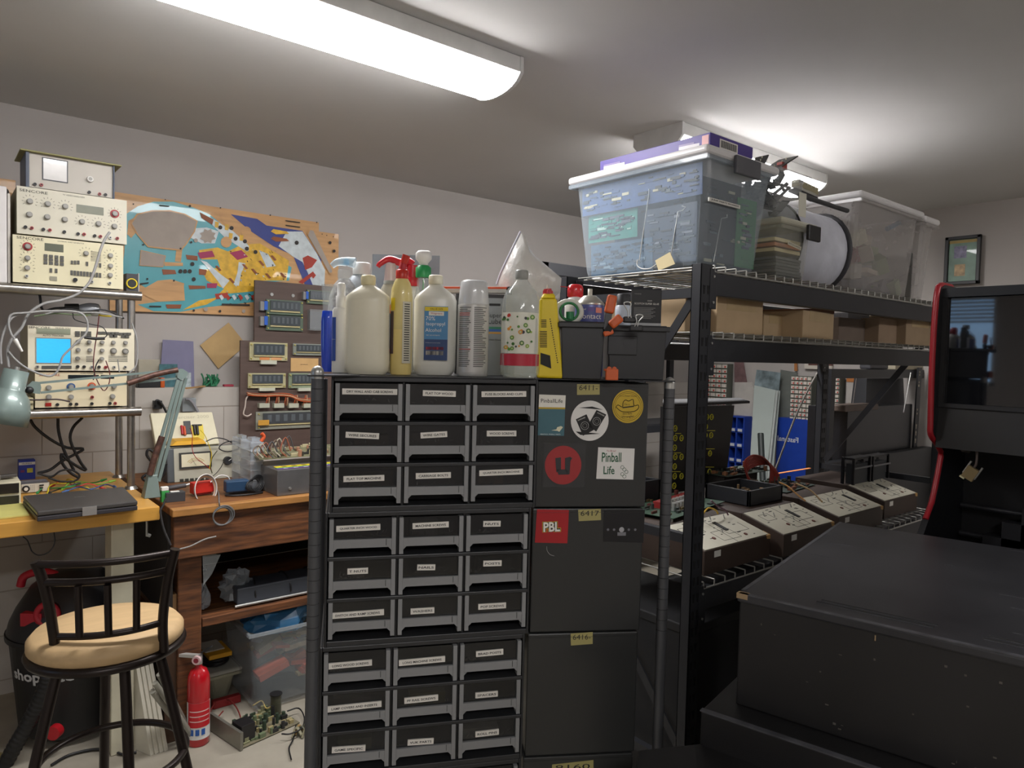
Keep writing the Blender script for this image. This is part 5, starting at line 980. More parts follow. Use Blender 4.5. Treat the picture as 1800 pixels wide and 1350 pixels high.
F = RF[1]; b = F.mb(); q = [F.ab(*c10(x, y)) for x, y in ((80, 1245), (306, 1250), (318, 1018), (95, 1013))]; b.prism(q, .0002, .0009, mt('a3161e', .45)); c_ = F.ab(*c10(197, 1135))
for w_, m, n_, bo in ((.043, mt('d9b92a', .5), .0011, .14), (.041, INK, .0014, .10), (.0385, mt('e6e3dc', .5), .0017, .03)): b.text('PBL', c_[0], c_[1], w_, m, n=n_, h=.0235 * w_ / .041, bold=bo, ang=.03)
fin(b, 'red square sticker with three white letters outlined in yellow')
b = F.mb(); q = [F.ab(*c10(x, y)) for x, y in ((556, 1238), (836, 1246), (848, 1016), (562, 1016))]; b.prism(q, .0002, .0008, mt('17181c', .25)); 
for i, x in enumerate((590, 632, 685, 735, 780)): c_ = F.ab(*c10(x, 1155)); r_ = .006 if i == 2 else .003; b.cyl((c_[0], c_[1], .0008), (c_[0], c_[1], .0011), r_, mt('a9a9ac' if i == 2 else '6a6a70', .5), n=14)
c_ = F.ab(*c10(685, 1185)); b.box(c_[0] - .01, c_[1] - .004, .0008, c_[0] + .01, c_[1] + .004, .0011, mt('77777c', .5)); fin(b, 'dark photographic sticker with small pale shapes, right of the tape label')
b = RF[1].mb(); q = [RF[1].ab(*c10(x, y)) for x, y in ((162, 1272), (165, 1300), (185, 1328), (215, 1338))]; b.tube([Vector((x, y, .001)) for x, y in q], .0006, mt('9a9a98', .5), n=4); tag(b.build('white_thread'), 'thin white thread stuck below the red square sticker', 'thread')
# cart
pc = [PX(557, 700, d=1.47), PX(1178, 720, d=1.66)]
nb = -Face((0, 0, 0), aL).n
t = thing('wire_cart', 'black wire shelving cart with round posts carrying the cabinet stacks', 'cart', (pL + pR) / 2 * Vector((1, 1, 0)) if False else (pL.x + .3, pL.y, 0)); m_post = mt('525356', .4, .3)
zlow = CT - CH * 4 - .001
def leanpost(ptop, pbot, d):
    A_ = PX(*ptop, d=d); E_ = PX(*pbot, d=d); d_ = (E_ - A_) / (A_.z - E_.z); E_ = A_ + d_ * A_.z; return A_, E_
for (pt, pb_, d) in (((558, 662), (545, 1340), 1.47), ((1177, 680), (1155, 1330), 1.66)):
    A_, E_ = leanpost(pt, pb_, d); b = MB(); b.cyl(A_, E_, .0125, m_post, n=18); 
    for q in range(24): pq = A_ + (E_ - A_) * (q * .025 / (A_.z)); b.ring(pq, .0126, .0006, BLK, n=18, k=4)
    b.build('post', t); b = MB(); b.ball(A_ + Vector((0, 0, .008)), .0135, SILV, n=14, sz=1.1); b.cyl(A_ - Vector((0, 0, .004)), A_ + Vector((0, 0, .008)), .0135, SILV, n=14); b.build('dome_cap', t)
    if d < 1.6: PA, PE = A_, E_
for off in (.40,):
    for q, ptx in ((PA + Vector((0, 0, 0)), 0), (PX(1177, 680, d=1.66), 1)):
        c_ = q + nb * off; b = MB(); b.cyl((c_.x, c_.y, 0), (c_.x, c_.y, CT - .02), .0125, m_post, n=14); b.build('post', t)
b = MB(); F = Face((pL.x, pL.y, zlow - .03), aL); b = F.mb(); b.box(-.04, 0, -.42, .78, .028, -.0, m_post)
b.build('lower_shelf', t, bevel=.003)
b = MB(); A_ = PX(540, 657, d=1.44); C_ = PX(633, 658, d=1.50); z_ = CT + .0005; b.hexa([(A_.x, A_.y, z_), (C_.x, C_.y, z_), (C_.x + nb.x * .08, C_.y + nb.y * .08, z_), (A_.x + nb.x * .09, A_.y + nb.y * .09, z_), (A_.x, A_.y, z_ + .003), (C_.x, C_.y, z_ + .003), (C_.x + nb.x * .08, C_.y + nb.y * .08, z_ + .003), (A_.x + nb.x * .09, A_.y + nb.y * .09, z_ + .003)], BLKM); b.build('corner_plate', t)
b = MB(); A_ = PX(1105, 664, d=1.60); C_ = PX(1187, 671, d=1.64); b.hexa([(A_.x, A_.y, z_), (C_.x, C_.y, z_), (C_.x + nb.x * .08, C_.y + nb.y * .08, z_), (A_.x + nb.x * .09, A_.y + nb.y * .09, z_), (A_.x, A_.y, z_ + .003), (C_.x, C_.y, z_ + .003), (C_.x + nb.x * .08, C_.y + nb.y * .08, z_ + .003), (A_.x + nb.x * .09, A_.y + nb.y * .09, z_ + .003)], BLKM); b.build('corner_plate', t)
# thin steel sheet across both stacks
F = Face((pL.x, pL.y, CT + .0004), aL); b = F.mb(); b.box(.0, 0, -.40, CW - .01, .002, .003, BLKM); F2 = Face((pR.x, pR.y, CT + .0004), aR); b.M = F2.M; b.box(-.005, 0, -.40, SW, .002, .003, BLKM); tag(b.build('steel_sheet'), 'thin black steel sheet lying on top of both cabinet stacks', 'steel sheet')
TZ_ = CT + .0034

# ============================================================ BOTTLES AND TUBS ON THE CABINETS
def bottle(name, label, cx, D, parts, cat='bottle', group='bottles and cans on the cabinets', extra=None, cols=None):
    """parts: (name, material, rows[(half px, y px)], depth factor, squareness); the lowest row of all rests on the cabinet"""
    c0 = PX(cx, 655, d=D); s_ = D / FPX; ybot = max(y for p_ in parts for _, y in p_[2]); o = Vector((c0.x, c0.y, TZ_))
    zz = lambda y: TZ_ + (ybot - y) * s_ if ybot > 0 else 0
    # keep the tops where they are seen: stretch between the base and the sight line of the top
    ytop = min(y for p_ in parts for _, y in p_[2]); ztop = PX(cx, ytop, d=D).z; k = (ztop - TZ_) / ((ybot - ytop) * s_); zz = lambda y: TZ_ + (ybot - y) * s_ * k
    t = thing(name, label, cat, o, 0, group)
    for pn, m, rws, fl, sq in parts:
        b = MB(); rws = sorted(rws, key=lambda r: -r[1]); dx = 0
        if isinstance(rws[0][0], tuple): pass
        b.lathe([(r * s_, zz(y) - TZ_) for r, y in rws], m, o, n=32, sy=fl, ex=R0, ey=FH, sq=sq); b.build(pn, t)
    if extra: extra(t, o, s_, zz)
    return t
m_hdpe = mt('ddd7c0', .35, var=.03, coat=.1); m_hd2 = mt('d8d6ca', .35, var=.03); m_clr = mt('cfd6d4', .08, alpha=.28, coat=.8, var=.03); m_white = mt('d9d8d4', .4, var=.03)
def flatlabel(t, o, s_, zz, x0, x1, y0, y1, m, cx, off, nm='label', texts=(), extra=None, curve=0, R=None):
    b = MB(); N = 8; V = []; zA, zB = zz(y1), zz(y0)
    f = lambda x: (o + R0 * ((x - cx) * s_) - FH * (math.sqrt(max(0, R * R - ((x - cx) * s_) ** 2)) + .0007 if R else off))
    for z in (zA, zB):
        for i in range(N + 1): q = f(x0 + (x1 - x0) * i / N); V.append((q.x, q.y, z))
    b.add(V, [(i, i + 1, N + 2 + i, N + 1 + i) for i in range(N)], m, True)
    Mt = Matrix(((R0.x, 0, -FH.x, o.x), (R0.y, 0, -FH.y, o.y), (0, 1, 0, 0), (0, 0, 0, 1)))
    for s2, xc, yc, wpx, mm, *rest in texts:
        q = MB(); q.text(s2, (xc - cx) * s_, zz(yc), wpx * s_, mm, n=0, maxh=(rest[0] * s_ if rest else None))
        for v in q.v: 
            xx = v.x; d_ = (math.sqrt(max(0, R * R - xx * xx)) + .0016 if R else off + .0009); v.xyz = (o.x + R0.x * xx - FH.x * d_, o.y + R0.y * xx - FH.y * d_, v.y)
        k0 = len(b.v); b.v += q.v; si = b.slot(mm)
        for f_ in q.f: b.f.append([k0 + j for j in f_]); b.mi.append(si); b.sm.append(False)
    if extra: extra(b, f, zz)
    b.build(nm, t)
def rectpx(b, f, zz, x0, x1, y0, y1, m, lift=.0008):
    N = 6; V = [f(x0 + (x1 - x0) * i / N) - FH * lift for i in range(N + 1)]; b.add([(v.x, v.y, zz(y1)) for v in V] + [(v.x, v.y, zz(y0)) for v in V], [(i, i + 1, N + 2 + i, N + 1 + i) for i in range(N)], m, True)
# front row ------------------------------------------------
def ex_iso(t, o, s_, zz):
    def ee(b, f, zz):
        rectpx(b, f, zz, 748, 788, 541, 548, YEL); rectpx(b, f, zz, 748, 788, 597, 633, mt('26406e', .5)); rectpx(b, f, zz, 755, 781, 549, 556, mt('dedbd2', .5)); rectpx(b, f, zz, 751, 781, 610, 615, mt('b03040', .5)); rectpx(b, f, zz, 751, 781, 617, 624, mt('c9c3b4', .5))
    flatlabel(t, o, s_, zz, 747.5, 788, 540, 633, mt('4b86b4', .5), 763, .0345, texts=(('VALUE SIZE', 768, 544.5, 22, INK, 4), ('Walgreens', 768, 552.5, 20, mt('a02030', .5), 4.5), ('70%', 758, 561, 16, WHT, 7), ('Isopropyl', 767, 571, 32, WHT, 8), ('Alcohol', 763, 581, 27, WHT, 7), ('FIRST AID ANTISEPTIC', 763, 590, 24, WHT, 4), ('For treatment of minor cuts & scrapes', 763, 603, 25, WHT, 4)), extra=ee)
bottle('alcohol_bottle', 'cloudy white rubbing alcohol bottle with blue label and white cap', 763, 1.66, [
    ('body', mt('dad9cf', .3, var=.03), [(30, 659), (36, 652), (37, 640), (37, 528), (33, 519), (15, 505), (12, 502), (12, 498)], .62, .35), ('cap', mt('e2ddc6', .4), [(11.5, 500), (12.5, 499), (12.5, 486), (11, 484), (1, 484)], 1, 0)], extra=ex_iso)
bottle('cream_jug', 'large cream plastic bottle with cream cap and smudged side', 645, 1.60, [
    ('body', m_hdpe, [(32, 656), (38, 648), (39, 636), (38, 530), (37, 520), (22, 508), (12, 502), (10, 499)], .7, .3), ('cap', mt('ddd2a6', .4), [(11, 501), (12.5, 499), (13, 488), (11, 484), (1, 483)], 1, 0)])
def ex_ylw(t, o, s_, zz):
    flatlabel(t, o, s_, zz, 709, 722, 530, 636, mt('cfcab4', .5), 704, 0, R=19.4 * s_, extra=lambda b, f, zz: [rectpx(b, f, zz, 712, 720, 534 + 4 * i, 535.5 + 4 * i, INK) for i in range(25)])
    flatlabel(t, o, s_, zz, 687, 695, 524, 545, YEL, 704, 0, R=19.4 * s_); flatlabel(t, o, s_, zz, 686, 693, 547, 620, mt('5a4a46', .5), 704, 0, R=19.4 * s_)
    b = MB(); b.cyl(o + Vector((0, 0, zz(476) - o.z)), o + R0 * .003 + Vector((0, 0, zz(462) - o.z)), 8 * s_, RED, r2=5 * s_); b.cyl(o + R0 * .003 + Vector((0, 0, zz(463) - o.z)), o + R0 * .009 + Vector((0, 0, zz(449) - o.z)), 6 * s_, mt('c22f20', .35), r2=7 * s_); b.build('spout', t)
bottle('squeeze_bottle', 'narrow pale yellow squeeze bottle with red twist spout', 704, 1.62, [
    ('body', mt('dcc67c', .35, var=.03, coat=.2), [(18, 656), (19, 651), (19, 578)], .9, .1), ('upper_body', mt('e6d58c', .3, alpha=.8, coat=.3), [(19, 578), (19, 520), (18, 508), (14, 496), (10, 489)], .9, .1), ('cap', mt('c22f20', .35), [(10.5, 490), (11, 488), (11, 476), (9, 474), (1, 474)], 1, 0)], extra=ex_ylw)
def ex_can(t, o, s_, zz):
    rnd2 = random.Random(2)
    flatlabel(t, o, s_, zz, 803, 856, 537, 650, mt('c6c4c0', .35, .2), 830, 0, R=27.6 * s_, extra=lambda b, f, zz: [rectpx(b, f, zz, 807 + 26 * c_, 807 + 26 * c_ + rnd2.uniform(14, 21), 540 + 3.2 * i, 541.6 + 3.2 * i, mt('a03a30', .6) if i in (3, 4, 22) and c_ == 0 else mt('6a6a68', .6)) for i in range(32) for c_ in (0, 1)])
bottle('spray_can', 'grey aerosol can with clear cap and lines of small print', 830, 1.64, [
    ('body', mt('c9c8c4', .35, .3), [(26, 657), (27, 655), (27.5, 653), (27.5, 536), (25, 532)], 1, 0), ('cap', mt('d9dadb', .25, alpha=.85, coat=.5), [(26.5, 535), (27, 533), (25, 512), (23.5, 497), (21, 494), (1, 494)], 1, 0)], cat='spray can', extra=ex_can)
def ex_soda(t, o, s_, zz):
    rr = random.Random(8)
    def ee(b, f, zz):
        for i in range(34):
            x = rr.uniform(880, 934); y = rr.uniform(553, 612); c_ = rr.choice(('5a8a35', '8aa840', 'b8382a', 'd08a2a', '3f6a2a', '33303a')); m = mt(c_, .5); r_ = rr.uniform(1.5, 4.5)
            P = [f(x + r_ * math.cos(a_)) - FH * (.0009 + .0001 * i / 5) for a_ in [j * .785 for j in range(8)]]
            b.add([(P[j].x, P[j].y, zz(y + r_ * math.sin(j * .785))) for j in range(8)], [tuple(range(8))], m)
            if r_ > 3.4: P = [f(x + .5 * r_ * math.cos(a_)) - FH * (.0018) for a_ in [j * .785 for j in range(8)]]; b.add([(P[j].x, P[j].y, zz(y + .5 * r_ * math.sin(j * .785))) for j in range(8)], [tuple(range(8))], mt('b9c48a', .5))
    flatlabel(t, o, s_, zz, 880, 944, 549, 618, mt('dedccd', .4, alpha=.9), 913, 0, R=34.6 * s_, extra=ee); flatlabel(t, o, s_, zz, 879, 946, 619, 639, mt('b02438', .4), 913, 0, R=35.2 * s_, nm='red_band')
bottle('reusable_bottle', 'clear reusable bottle printed with vegetables above a red band', 913, 1.60, [
    ('body', m_clr, [(28, 660), (34, 654), (35, 645), (34.5, 560), (33, 530), (28, 512), (16, 500), (11, 492), (10, 486)], 1, 0), ('cap', mt('8f908b', .4), [(11, 490), (11.5, 488), (11.5, 477), (10, 475), (1, 475)], 1, 0), ('water', mt('c3cdb8', .1, alpha=.3), [(27, 659), (33, 653), (33.5, 646), (33.5, 636), (1, 636)], 1, 0)], extra=ex_soda)
# yellow upright tapered bottle, leaning
c0 = PX(966, 655, d=1.60); s_ = 1.60 / FPX; o = Vector((c0.x, c0.y, TZ_)); t = thing('glue_bottle', 'bright yellow angular bottle with red cap leaning on the black bin', 'bottle', o, 0, 'bottles and cans on the cabinets')
def W3(px, py, dd=0): return PX(px, py, d=1.60 + dd)
b = MB(); P0 = [W3(x, 659) for x in (943, 991)]; P1 = [W3(949, 524), W3(979, 524)]; dp = FH * .045
zb = TZ_; b.hexa([(P0[0].x, P0[0].y, zb), (P0[1].x, P0[1].y, zb), (P0[1].x + dp.x, P0[1].y + dp.y, zb), (P0[0].x + dp.x, P0[0].y + dp.y, zb), P1[0], P1[1], P1[1] + dp, P1[0] + dp], YEL); b.build('body', t, bevel=.006, segs=3)
b = MB(); b.hexa([W3(951, 523), W3(977, 523), W3(977, 523) + dp, W3(951, 523) + dp] if False else [P1[0] * .95 + P1[1] * .05, P1[1] * .95 + P1[0] * .05, (P1[1] * .95 + P1[0] * .05) + dp, (P1[0] * .95 + P1[1] * .05) + dp, W3(955, 516, .012), W3(974, 516, .012), W3(974, 516, .034), W3(955, 516, .034)], YEL); b.build('shoulder', t, bevel=.003)
b = MB(); q = W3(963.5, 522, .022); b.cyl(q, W3(962.5, 508, .022), .0115, mt('b8222a', .35), r2=.009); b.cyl(W3(962.5, 508, .022), W3(962, 501, .022), .003, mt('cfc9b8', .4), r2=.0015)
for k in range(10): a_ = k * .628; b.cyl(q + R0 * .011 * math.cos(a_) + FH * .011 * math.sin(a_), W3(963, 511, .022) + R0 * .0095 * math.cos(a_) + FH * .0095 * math.sin(a_), .0018, mt('b8222a', .35), n=5)
b.build('cap', t)
b = MB()
def facept(px, py, lift=.001): 
    n_ = (P0[1] - P0[0]).cross(P1[0] - P0[0]); p_ = cut(px, py, Vector((P0[0].x, P0[0].y, zb)), n_.normalized()); return p_ - FH * lift
for x0, x1, y0, y1 in ((951, 961, 562, 577), (949, 962, 582, 612)): 
    for i in range(int((y1 - y0) / 3)): b.quad([facept(x0, y0 + 3 * i + 1.4), facept(x1, y0 + 3 * i + 1.4), facept(x1 - 1, y0 + 3 * i), facept(x0, y0 + 3 * i)], INK)
b.quad([facept(950, 640), facept(969, 648), facept(967, 625), facept(950, 620)], INK)
for i in range(20): b.quad([facept(966 + i * .7, 562 + 4 * i), facept(968 + i * .7, 562 + 4 * i), facept(967.5 + i * .7, 560 + 4 * i), facept(966 + i * .7, 560 + 4 * i)], INK)
b.build('printing', t)
# left white lotion bottle and blue brush
bottle('lotion_bottle', 'white pump bottle with narrow blue side label at the left end', 598, 1.66, [
    ('body', m_white, [(14, 652), (15, 648), (15, 545), (12, 540)], .8, .2), ('neck', m_white, [(9, 541), (9, 520), (7, 519), (7, 500), (5, 497), (1, 497)], 1, 0)],
    extra=lambda t, o, s_, zz: flatlabel(t, o, s_, zz, 585, 593, 557, 632, mt('2b4a9a', .5), 598, 0, R=15.4 * s_, texts=(('WINDEX', 589, 595, 7, WHT),)))
bottle('blue_bottle', 'bottle of bright blue liquid at the left end of the row', 575, 1.70, [
    ('body', mt('1a46c8', .15, alpha=.9, coat=.6, emit=0), [(8, 652), (10, 640), (11.5, 600), (11.5, 560), (10, 547), (9, 546)], .8, 0), ('upper_body', m_clr, [(9, 546), (10, 520), (12, 500)], .8, 0)])
bottle('quilted_spray_bottle', 'clear quilted spray bottle with transparent trigger head', 603, 1.80, [
    ('body', mt('d4d6d6', .1, alpha=.55, coat=.9, var=.5, scale=90, bump=.6), [(28, 650), (30, 640), (29, 560), (26, 520), (18, 500), (10, 490)], .8, 0), ('neck', m_clr, [(10, 491), (12, 488), (12, 476), (10, 474)], 1, 0)],
    extra=lambda t, o, s_, zz: (MB().tube([o + R0 * 18 * s_ + UP * (zz(462) - o.z), o + R0 * 5 * s_ + UP * (zz(460) - o.z), o - R0 * 12 * s_ + UP * (zz(461) - o.z), o - R0 * 22 * s_ + UP * (zz(468) - o.z)], .014, mt('c9e2ee', .1, alpha=.5, coat=.8), n=12, rf=lambda u: 1 - .45 * u).build('trigger_head', t), MB().cyl(o + R0 * 3 * s_ + UP * (zz(466) - o.z), o + R0 * 3 * s_ + UP * (zz(456) - o.z), 5 * s_, mt('3fa3d0', .3)).build('blue_valve', t)))
bottle('grey_bottle', 'pale blue-grey bottle with white flip cap behind the cream jug', 633, 1.84, [
    ('body', mt('b0b8bf', .4), [(30, 650), (30, 520), (29, 505), (22, 490), (13, 482)], .7, 0), ('cap', m_white, [(15, 483), (15.5, 480), (15.5, 464), (13, 462), (1, 462)], 1, 0)])
def trigger(t, o, s_, zz, cx, m, body, y0, y1, xl, xr):
    z = lambda y: zz(y) - o.z
    b = MB(); b.tube([o + R0 * (xr - cx) * s_ + UP * z(y0 + 6), o + R0 * ((xl + xr) / 2 - cx) * s_ + UP * z(y0), o + R0 * (xl - cx + 5) * s_ + UP * z(y0 + 8), o + R0 * (xl - cx) * s_ + UP * z(y0 + 14)], 5.5 * s_, m, n=10, rf=lambda u: 1.25 - .55 * u); b.build('trigger', t)
    b = MB(); b.cyl(o + UP * z(y1), o + UP * z(y0 + 8), 12 * s_, body, r2=9 * s_, n=20); b.build('spray_head', t)
bottle('red_trigger_bottle', 'spray bottle with red trigger and dark label behind the cream jug', 684, 1.78, [
    ('body', mt('c5c0ae', .3, alpha=.8), [(19, 652), (20, 648), (20, 520), (17, 508), (11, 497)], .7, .1), ('neck', mt('9a9c94', .3), [(12, 500), (12, 494), (9, 492)], 1, 0)],
    extra=lambda t, o, s_, zz: (trigger(t, o, s_, zz, 684, mt('c8202c', .3, coat=.4), mt('d9c3bf', .2, alpha=.7), 456, 494, 661, 700), flatlabel(t, o, s_, zz, 668, 696, 545, 632, mt('34506a', .5), 684, .026, extra=lambda b, f, zz: (rectpx(b, f, zz, 668, 696, 536, 551, mt('d0703a', .5)), rectpx(b, f, zz, 668, 696, 612, 616, RED)))))
bottle('red_spray_bottle', 'spray bottle with bright red head half hidden by the squeeze bottle', 722, 1.80, [
    ('body', mt('d0cfc8', .4), [(14, 652), (15, 640), (15, 520), (10, 502)], .7, 0), ('neck', mt('c8202c', .35), [(11, 503), (12, 500), (12, 488), (10, 486)], 1, 0)], extra=lambda t, o, s_, zz: trigger(t, o, s_, zz, 722, mt('c8202c', .3), mt('b81c28', .35), 459, 488, 704, 722))
bottle('green_collar_bottle', 'clear spray bottle with green collar and white nozzle', 741, 1.76, [
    ('body', m_clr, [(16, 652), (16, 530), (14, 515), (11, 500), (10, 486)], .8, 0), ('collar', mt('1f8a4a', .4), [(13, 487), (13.5, 484), (13.5, 470), (9, 466)], 1, 0), ('nozzle_head', m_white, [(8, 484), (8, 462), (14, 455), (14, 445), (10, 441), (1, 441)], .8, .2), ('dip_tube', mt('3a9a5a', .4), [(1.3, 520), (1.3, 490)], 1, 0)])
# grey plate behind
def panel_on_top(name, label, x0, x1, y0, y1, D, m, th=.004, cat='panel', base=None, rot=0, bev=.0, text=None, group=None, parts=None):
    p = PX(x0, (y0 + y1) / 2, d=D); q = PX(x1, (y0 + y1) / 2, d=D); zt_ = PX((x0 + x1) / 2, y0, d=D).z; zb_ = TZ_ if base is None else base; F = Face((p.x, p.y, zb_), YAW - math.pi / 2 + rot); w_ = (q - p).length; h_ = zt_ - zb_
    t = thing(name, label, cat, F.o, 0, group); b = F.mb(); b.box(0, 0, -th, w_, h_, 0, m); pn_ = b.build('panel', t)
    if text:
        b = F.mb(); text(b, w_, h_); b.build('printing', t, into=pn_)
    return t, F, w_, h_
panel_on_top('grey_plastic_sheet', 'rounded blue-grey plastic sheet standing behind the spray bottles', 653, 771, 448, 652, 1.92, mt('969fa6', .4), bev=.002)
b_, F_, w_, h_ = panel_on_top('grease_card', 'grey hanging tube pack with rainbow stripes behind the aerosol can', 853, 883, 524, 656, 1.72, mt('7f8384', .4, .2), th=.02, cat='package', text=lambda b, w, h: (b.box(w * .2, h * .90, 0, w * .85, h * .93, .0006, INK), b.text('Super', w * .5, h * .77, w * .85, INK, n=.001), b.text('Lube', w * .55, h * .70, w * .8, INK, n=.001), b.box(0, h * .60, 0, w, h * .63, .0005, mt('2f7a5a', .5)), b.box(0, h * .57, 0, w, h * .60, .0005, mt('2a5aa0', .5)), b.box(0, h * .54, 0, w, h * .56, .0005, mt('c08a2a', .5)), b.text('Synthetic Grease', w * .5, h * .46, w * .9, INK, n=.001, maxh=.008)))
panel_on_top('dark_case', 'dark flat case standing behind the aerosol can', 800, 888, 517, 655, 1.80, mt('2c2b2d', .5), th=.03, cat='case')
zc_ = PX(840, 515, d=1.80).z; b = MB(); p = PX(780, 511, d=1.83); q = PX(892, 512, d=1.80); z_ = PX(840, 517, d=1.8).z + .002
b.bar((p.x, p.y, z_ + .006), (q.x, q.y, z_ + .006), .03, .010, mt('b9b6ae', .3, .5)); b.bar(Vector((p.x, p.y, z_ + .014)) , Vector((q.x, q.y, z_ + .014)), .022, .006, mt('d0512a', .45)); b.bar(Vector((q.x, q.y, z_ + .008)), Vector((q.x, q.y, z_ + .008)) + R0 * .012, .032, .018, BLK)
tag(b.build('orange_level', bevel=.001), 'orange and silver tool lying on the dark case', 'tool')
# zip bag
b = MB(); bagp = [(873, 500), (880, 480), (896, 446), (915, 407), (923, 413), (931, 437), (940, 449), (960, 466), (987, 489), (985, 514), (977, 520), (960, 560), (880, 560)]
c_ = PX(928, 500, d=1.86); fr_ = [PX(x, y, d=1.85) for x, y in bagp]; n = len(bagp); mid = sum(fr_, Vector()) / n; inner = [mid + (p_ - mid) * .62 - FH * .045 for p_ in fr_]; bk_ = [mid + (p_ - mid) * .6 + FH * .03 for p_ in fr_]
m_zip = mt('d9d7d2', .3, alpha=.9, coat=.3, var=.06, scale=30, bump=.5)
b.add(fr_ + inner, [(i, (i + 1) % n, n + (i + 1) % n, n + i) for i in range(n)] + [tuple(range(n, 2 * n))], m_zip, True); b.add(fr_ + bk_, [(i, n + i, n + (i + 1) % n, (i + 1) % n) for i in range(n)] + [tuple(range(2 * n - 1, n - 1, -1))], m_zip, True)
b.tube([fr_[0] - FH * .003, fr_[1] - FH * .003, fr_[2] - FH * .003, fr_[3] - FH * .003], .0025, mt('c9c9d8', .3), n=6); tag(b.build('zip_bag'), 'white filled zip bag with a pointed corner behind the reusable bottle', 'plastic bag')
# black bins
def bin_(name, label, x0, x1, yt, D, rz=0):
    p = PX(x0, 600, d=D); q = PX(x1, 600, d=D); h_ = PX((x0 + x1) / 2, yt, d=D).z - TZ_; w_ = (q - p).length; F = Face((p.x, p.y, TZ_), YAW - math.pi / 2 + rz); t = thing(name, label, 'bin', F.o, 0, 'black plastic bins on the cabinets'); m = mt('1f2023', .35, var=.05)
    b = F.mb(); e = .006; T = .004; dp = .15
    for z0, z1 in ((0, -T), (-dp + T, -dp)): b.hexa([(e, 0, z1), (w_ - e, 0, z1), (w_ - e, 0, z0), (e, 0, z0), (0, h_, z1), (w_, h_, z1), (w_, h_, z0), (0, h_, z0)], m)
    b.box(e, 0, -dp, e + T, h_, 0, m); b.box(w_ - e - T, 0, -dp, w_ - e, h_, 0, m); b.box(e, 0, -dp, w_ - e, T, 0, m); b.build('body', t, bevel=.002)
    b = F.mb(); b.box(-.006, h_ - .014, 0, w_ + .006, h_ - .002, .007, m); b.box(-.006, h_ - .014, -dp - .007, w_ + .006, h_ - .002, -dp, m); b.box(-.006, h_ - .014, -dp, 0, h_ - .002, 0, m); b.box(w_, h_ - .014, -dp, w_ + .006, h_ - .002, 0, m); b.build('rim', t, bevel=.002); return t, F, w_, h_
tb, FB1, w1_, h1_ = bin_('black_bin', 'black plastic bin holding the aerosol cans', 985, 1063, 565, 1.60)
tb2, FB2, w2_, h2_ = bin_('black_bin', 'black plastic bin with binder clips on its rim', 1068, 1172, 572, 1.64)
b = FB2.mb(); b.box(.0, h2_ * .45, .0005, w2_ * .5, h2_ * .80, .004, mt('26272a', .35)); b.build('label_holder', tb2, bevel=.002)
def inbin(name, label, cx, D, parts, cat='can', extra=None, base=None):
    s_ = D / FPX; zb = base if base is not None else TZ_ + .006; c0 = PX(cx, 560, d=D); o = Vector((c0.x, c0.y, zb)); t = thing(name, label, cat, o, 0, 'things standing in the black bins'); zz = lambda y: PX(cx, y, d=D).z
    for k, (pn, m, rws, fl) in enumerate(parts):
        rr = sorted([(r * s_, zz(y)) for r, y in rws], key=lambda q: q[1])
        if k == 0: rr = [(rr[0][0], zb)] + rr
        b = MB(); b.lathe([(r, z - zb) for r, z in rr], m, o, n=28, sy=fl, ex=R0, ey=FH); b.build(pn, t)
    if extra: extra(t, o, s_, zz)
    return t
inbin('contact_cleaner_can', 'aerosol can with purple-blue label and white nozzle in the left bin', 1036, 1.66, [('body', mt('5a6198', .35, .2), [(25.5, 540), (25, 537)], 1), ('dome', mt('b9b7ae', .3, .6), [(25.5, 537), (26, 534), (20, 528), (15, 523), (11, 520), (1, 519)], 1), ('nozzle', mt('d5d1c4', .4), [(4, 520), (4, 508), (1, 508)], 1)], 'spray can',
      lambda t, o, s_, zz: flatlabel(t, o, s_, zz, 1012, 1060, 541, 566, mt('4d558f', .4), 1036, 0, R=25.7 * s_, texts=(('contact', 1035, 558, 38, WHT, 12), ('novel', 1022, 545, 10, WHT, 5)), extra=lambda b, f, zz: (rectpx(b, f, zz, 1044, 1055, 542, 551, mt('d98a7a', .5)), rectpx(b, f, zz, 1030, 1041, 542, 549, mt('5a4a8a', .5)))))
inbin('air_duster_can', 'white duster can with red trigger head in the left bin', 1010, 1.70, [('body', m_white, [(18, 560), (18, 535), (14, 526), (10, 522)], 1), ('red_head', mt('cc2028', .3, coat=.4), [(12, 523), (14, 521), (14, 508), (12, 502), (8, 500), (1, 500)], .8)], 'spray can',
      lambda t, o, s_, zz: MB().cyl(PX(1000, 505, d=1.69), PX(985, 503.5, d=1.69), .0012, RED, n=6).build('straw', t))
b = MB(); p = PX(1000, 548, d=1.63); b.ring(p, .028, .007, mt('cfd0c6', .4), ax=(-FH + UP * .2), n=30, ry=.024); b.ring(p - FH * .008, .02, .003, GRN, ax=(-FH + UP * .2)); tag(b.build('tape_roll'), 'roll of tape with green centre in the left bin', 'tape roll')
b = MB(); b.cyl(PX(1002, 561, d=1.62), PX(1002, 548, d=1.62), .009, mt('1f7a4a', .4)); tag(b.build('green_cap_tube'), 'small green-capped tube in the left bin', 'tube')
inbin('white_tub', 'translucent white bottle with black lid in the right bin', 1095, 1.70, [('body', mt('b9c3cf', .35), [(14, 572), (14, 540), (11, 536)], 1), ('lid', mt('2a2b2e', .5), [(12, 537), (12, 519), (10, 517), (1, 517)], 1)])
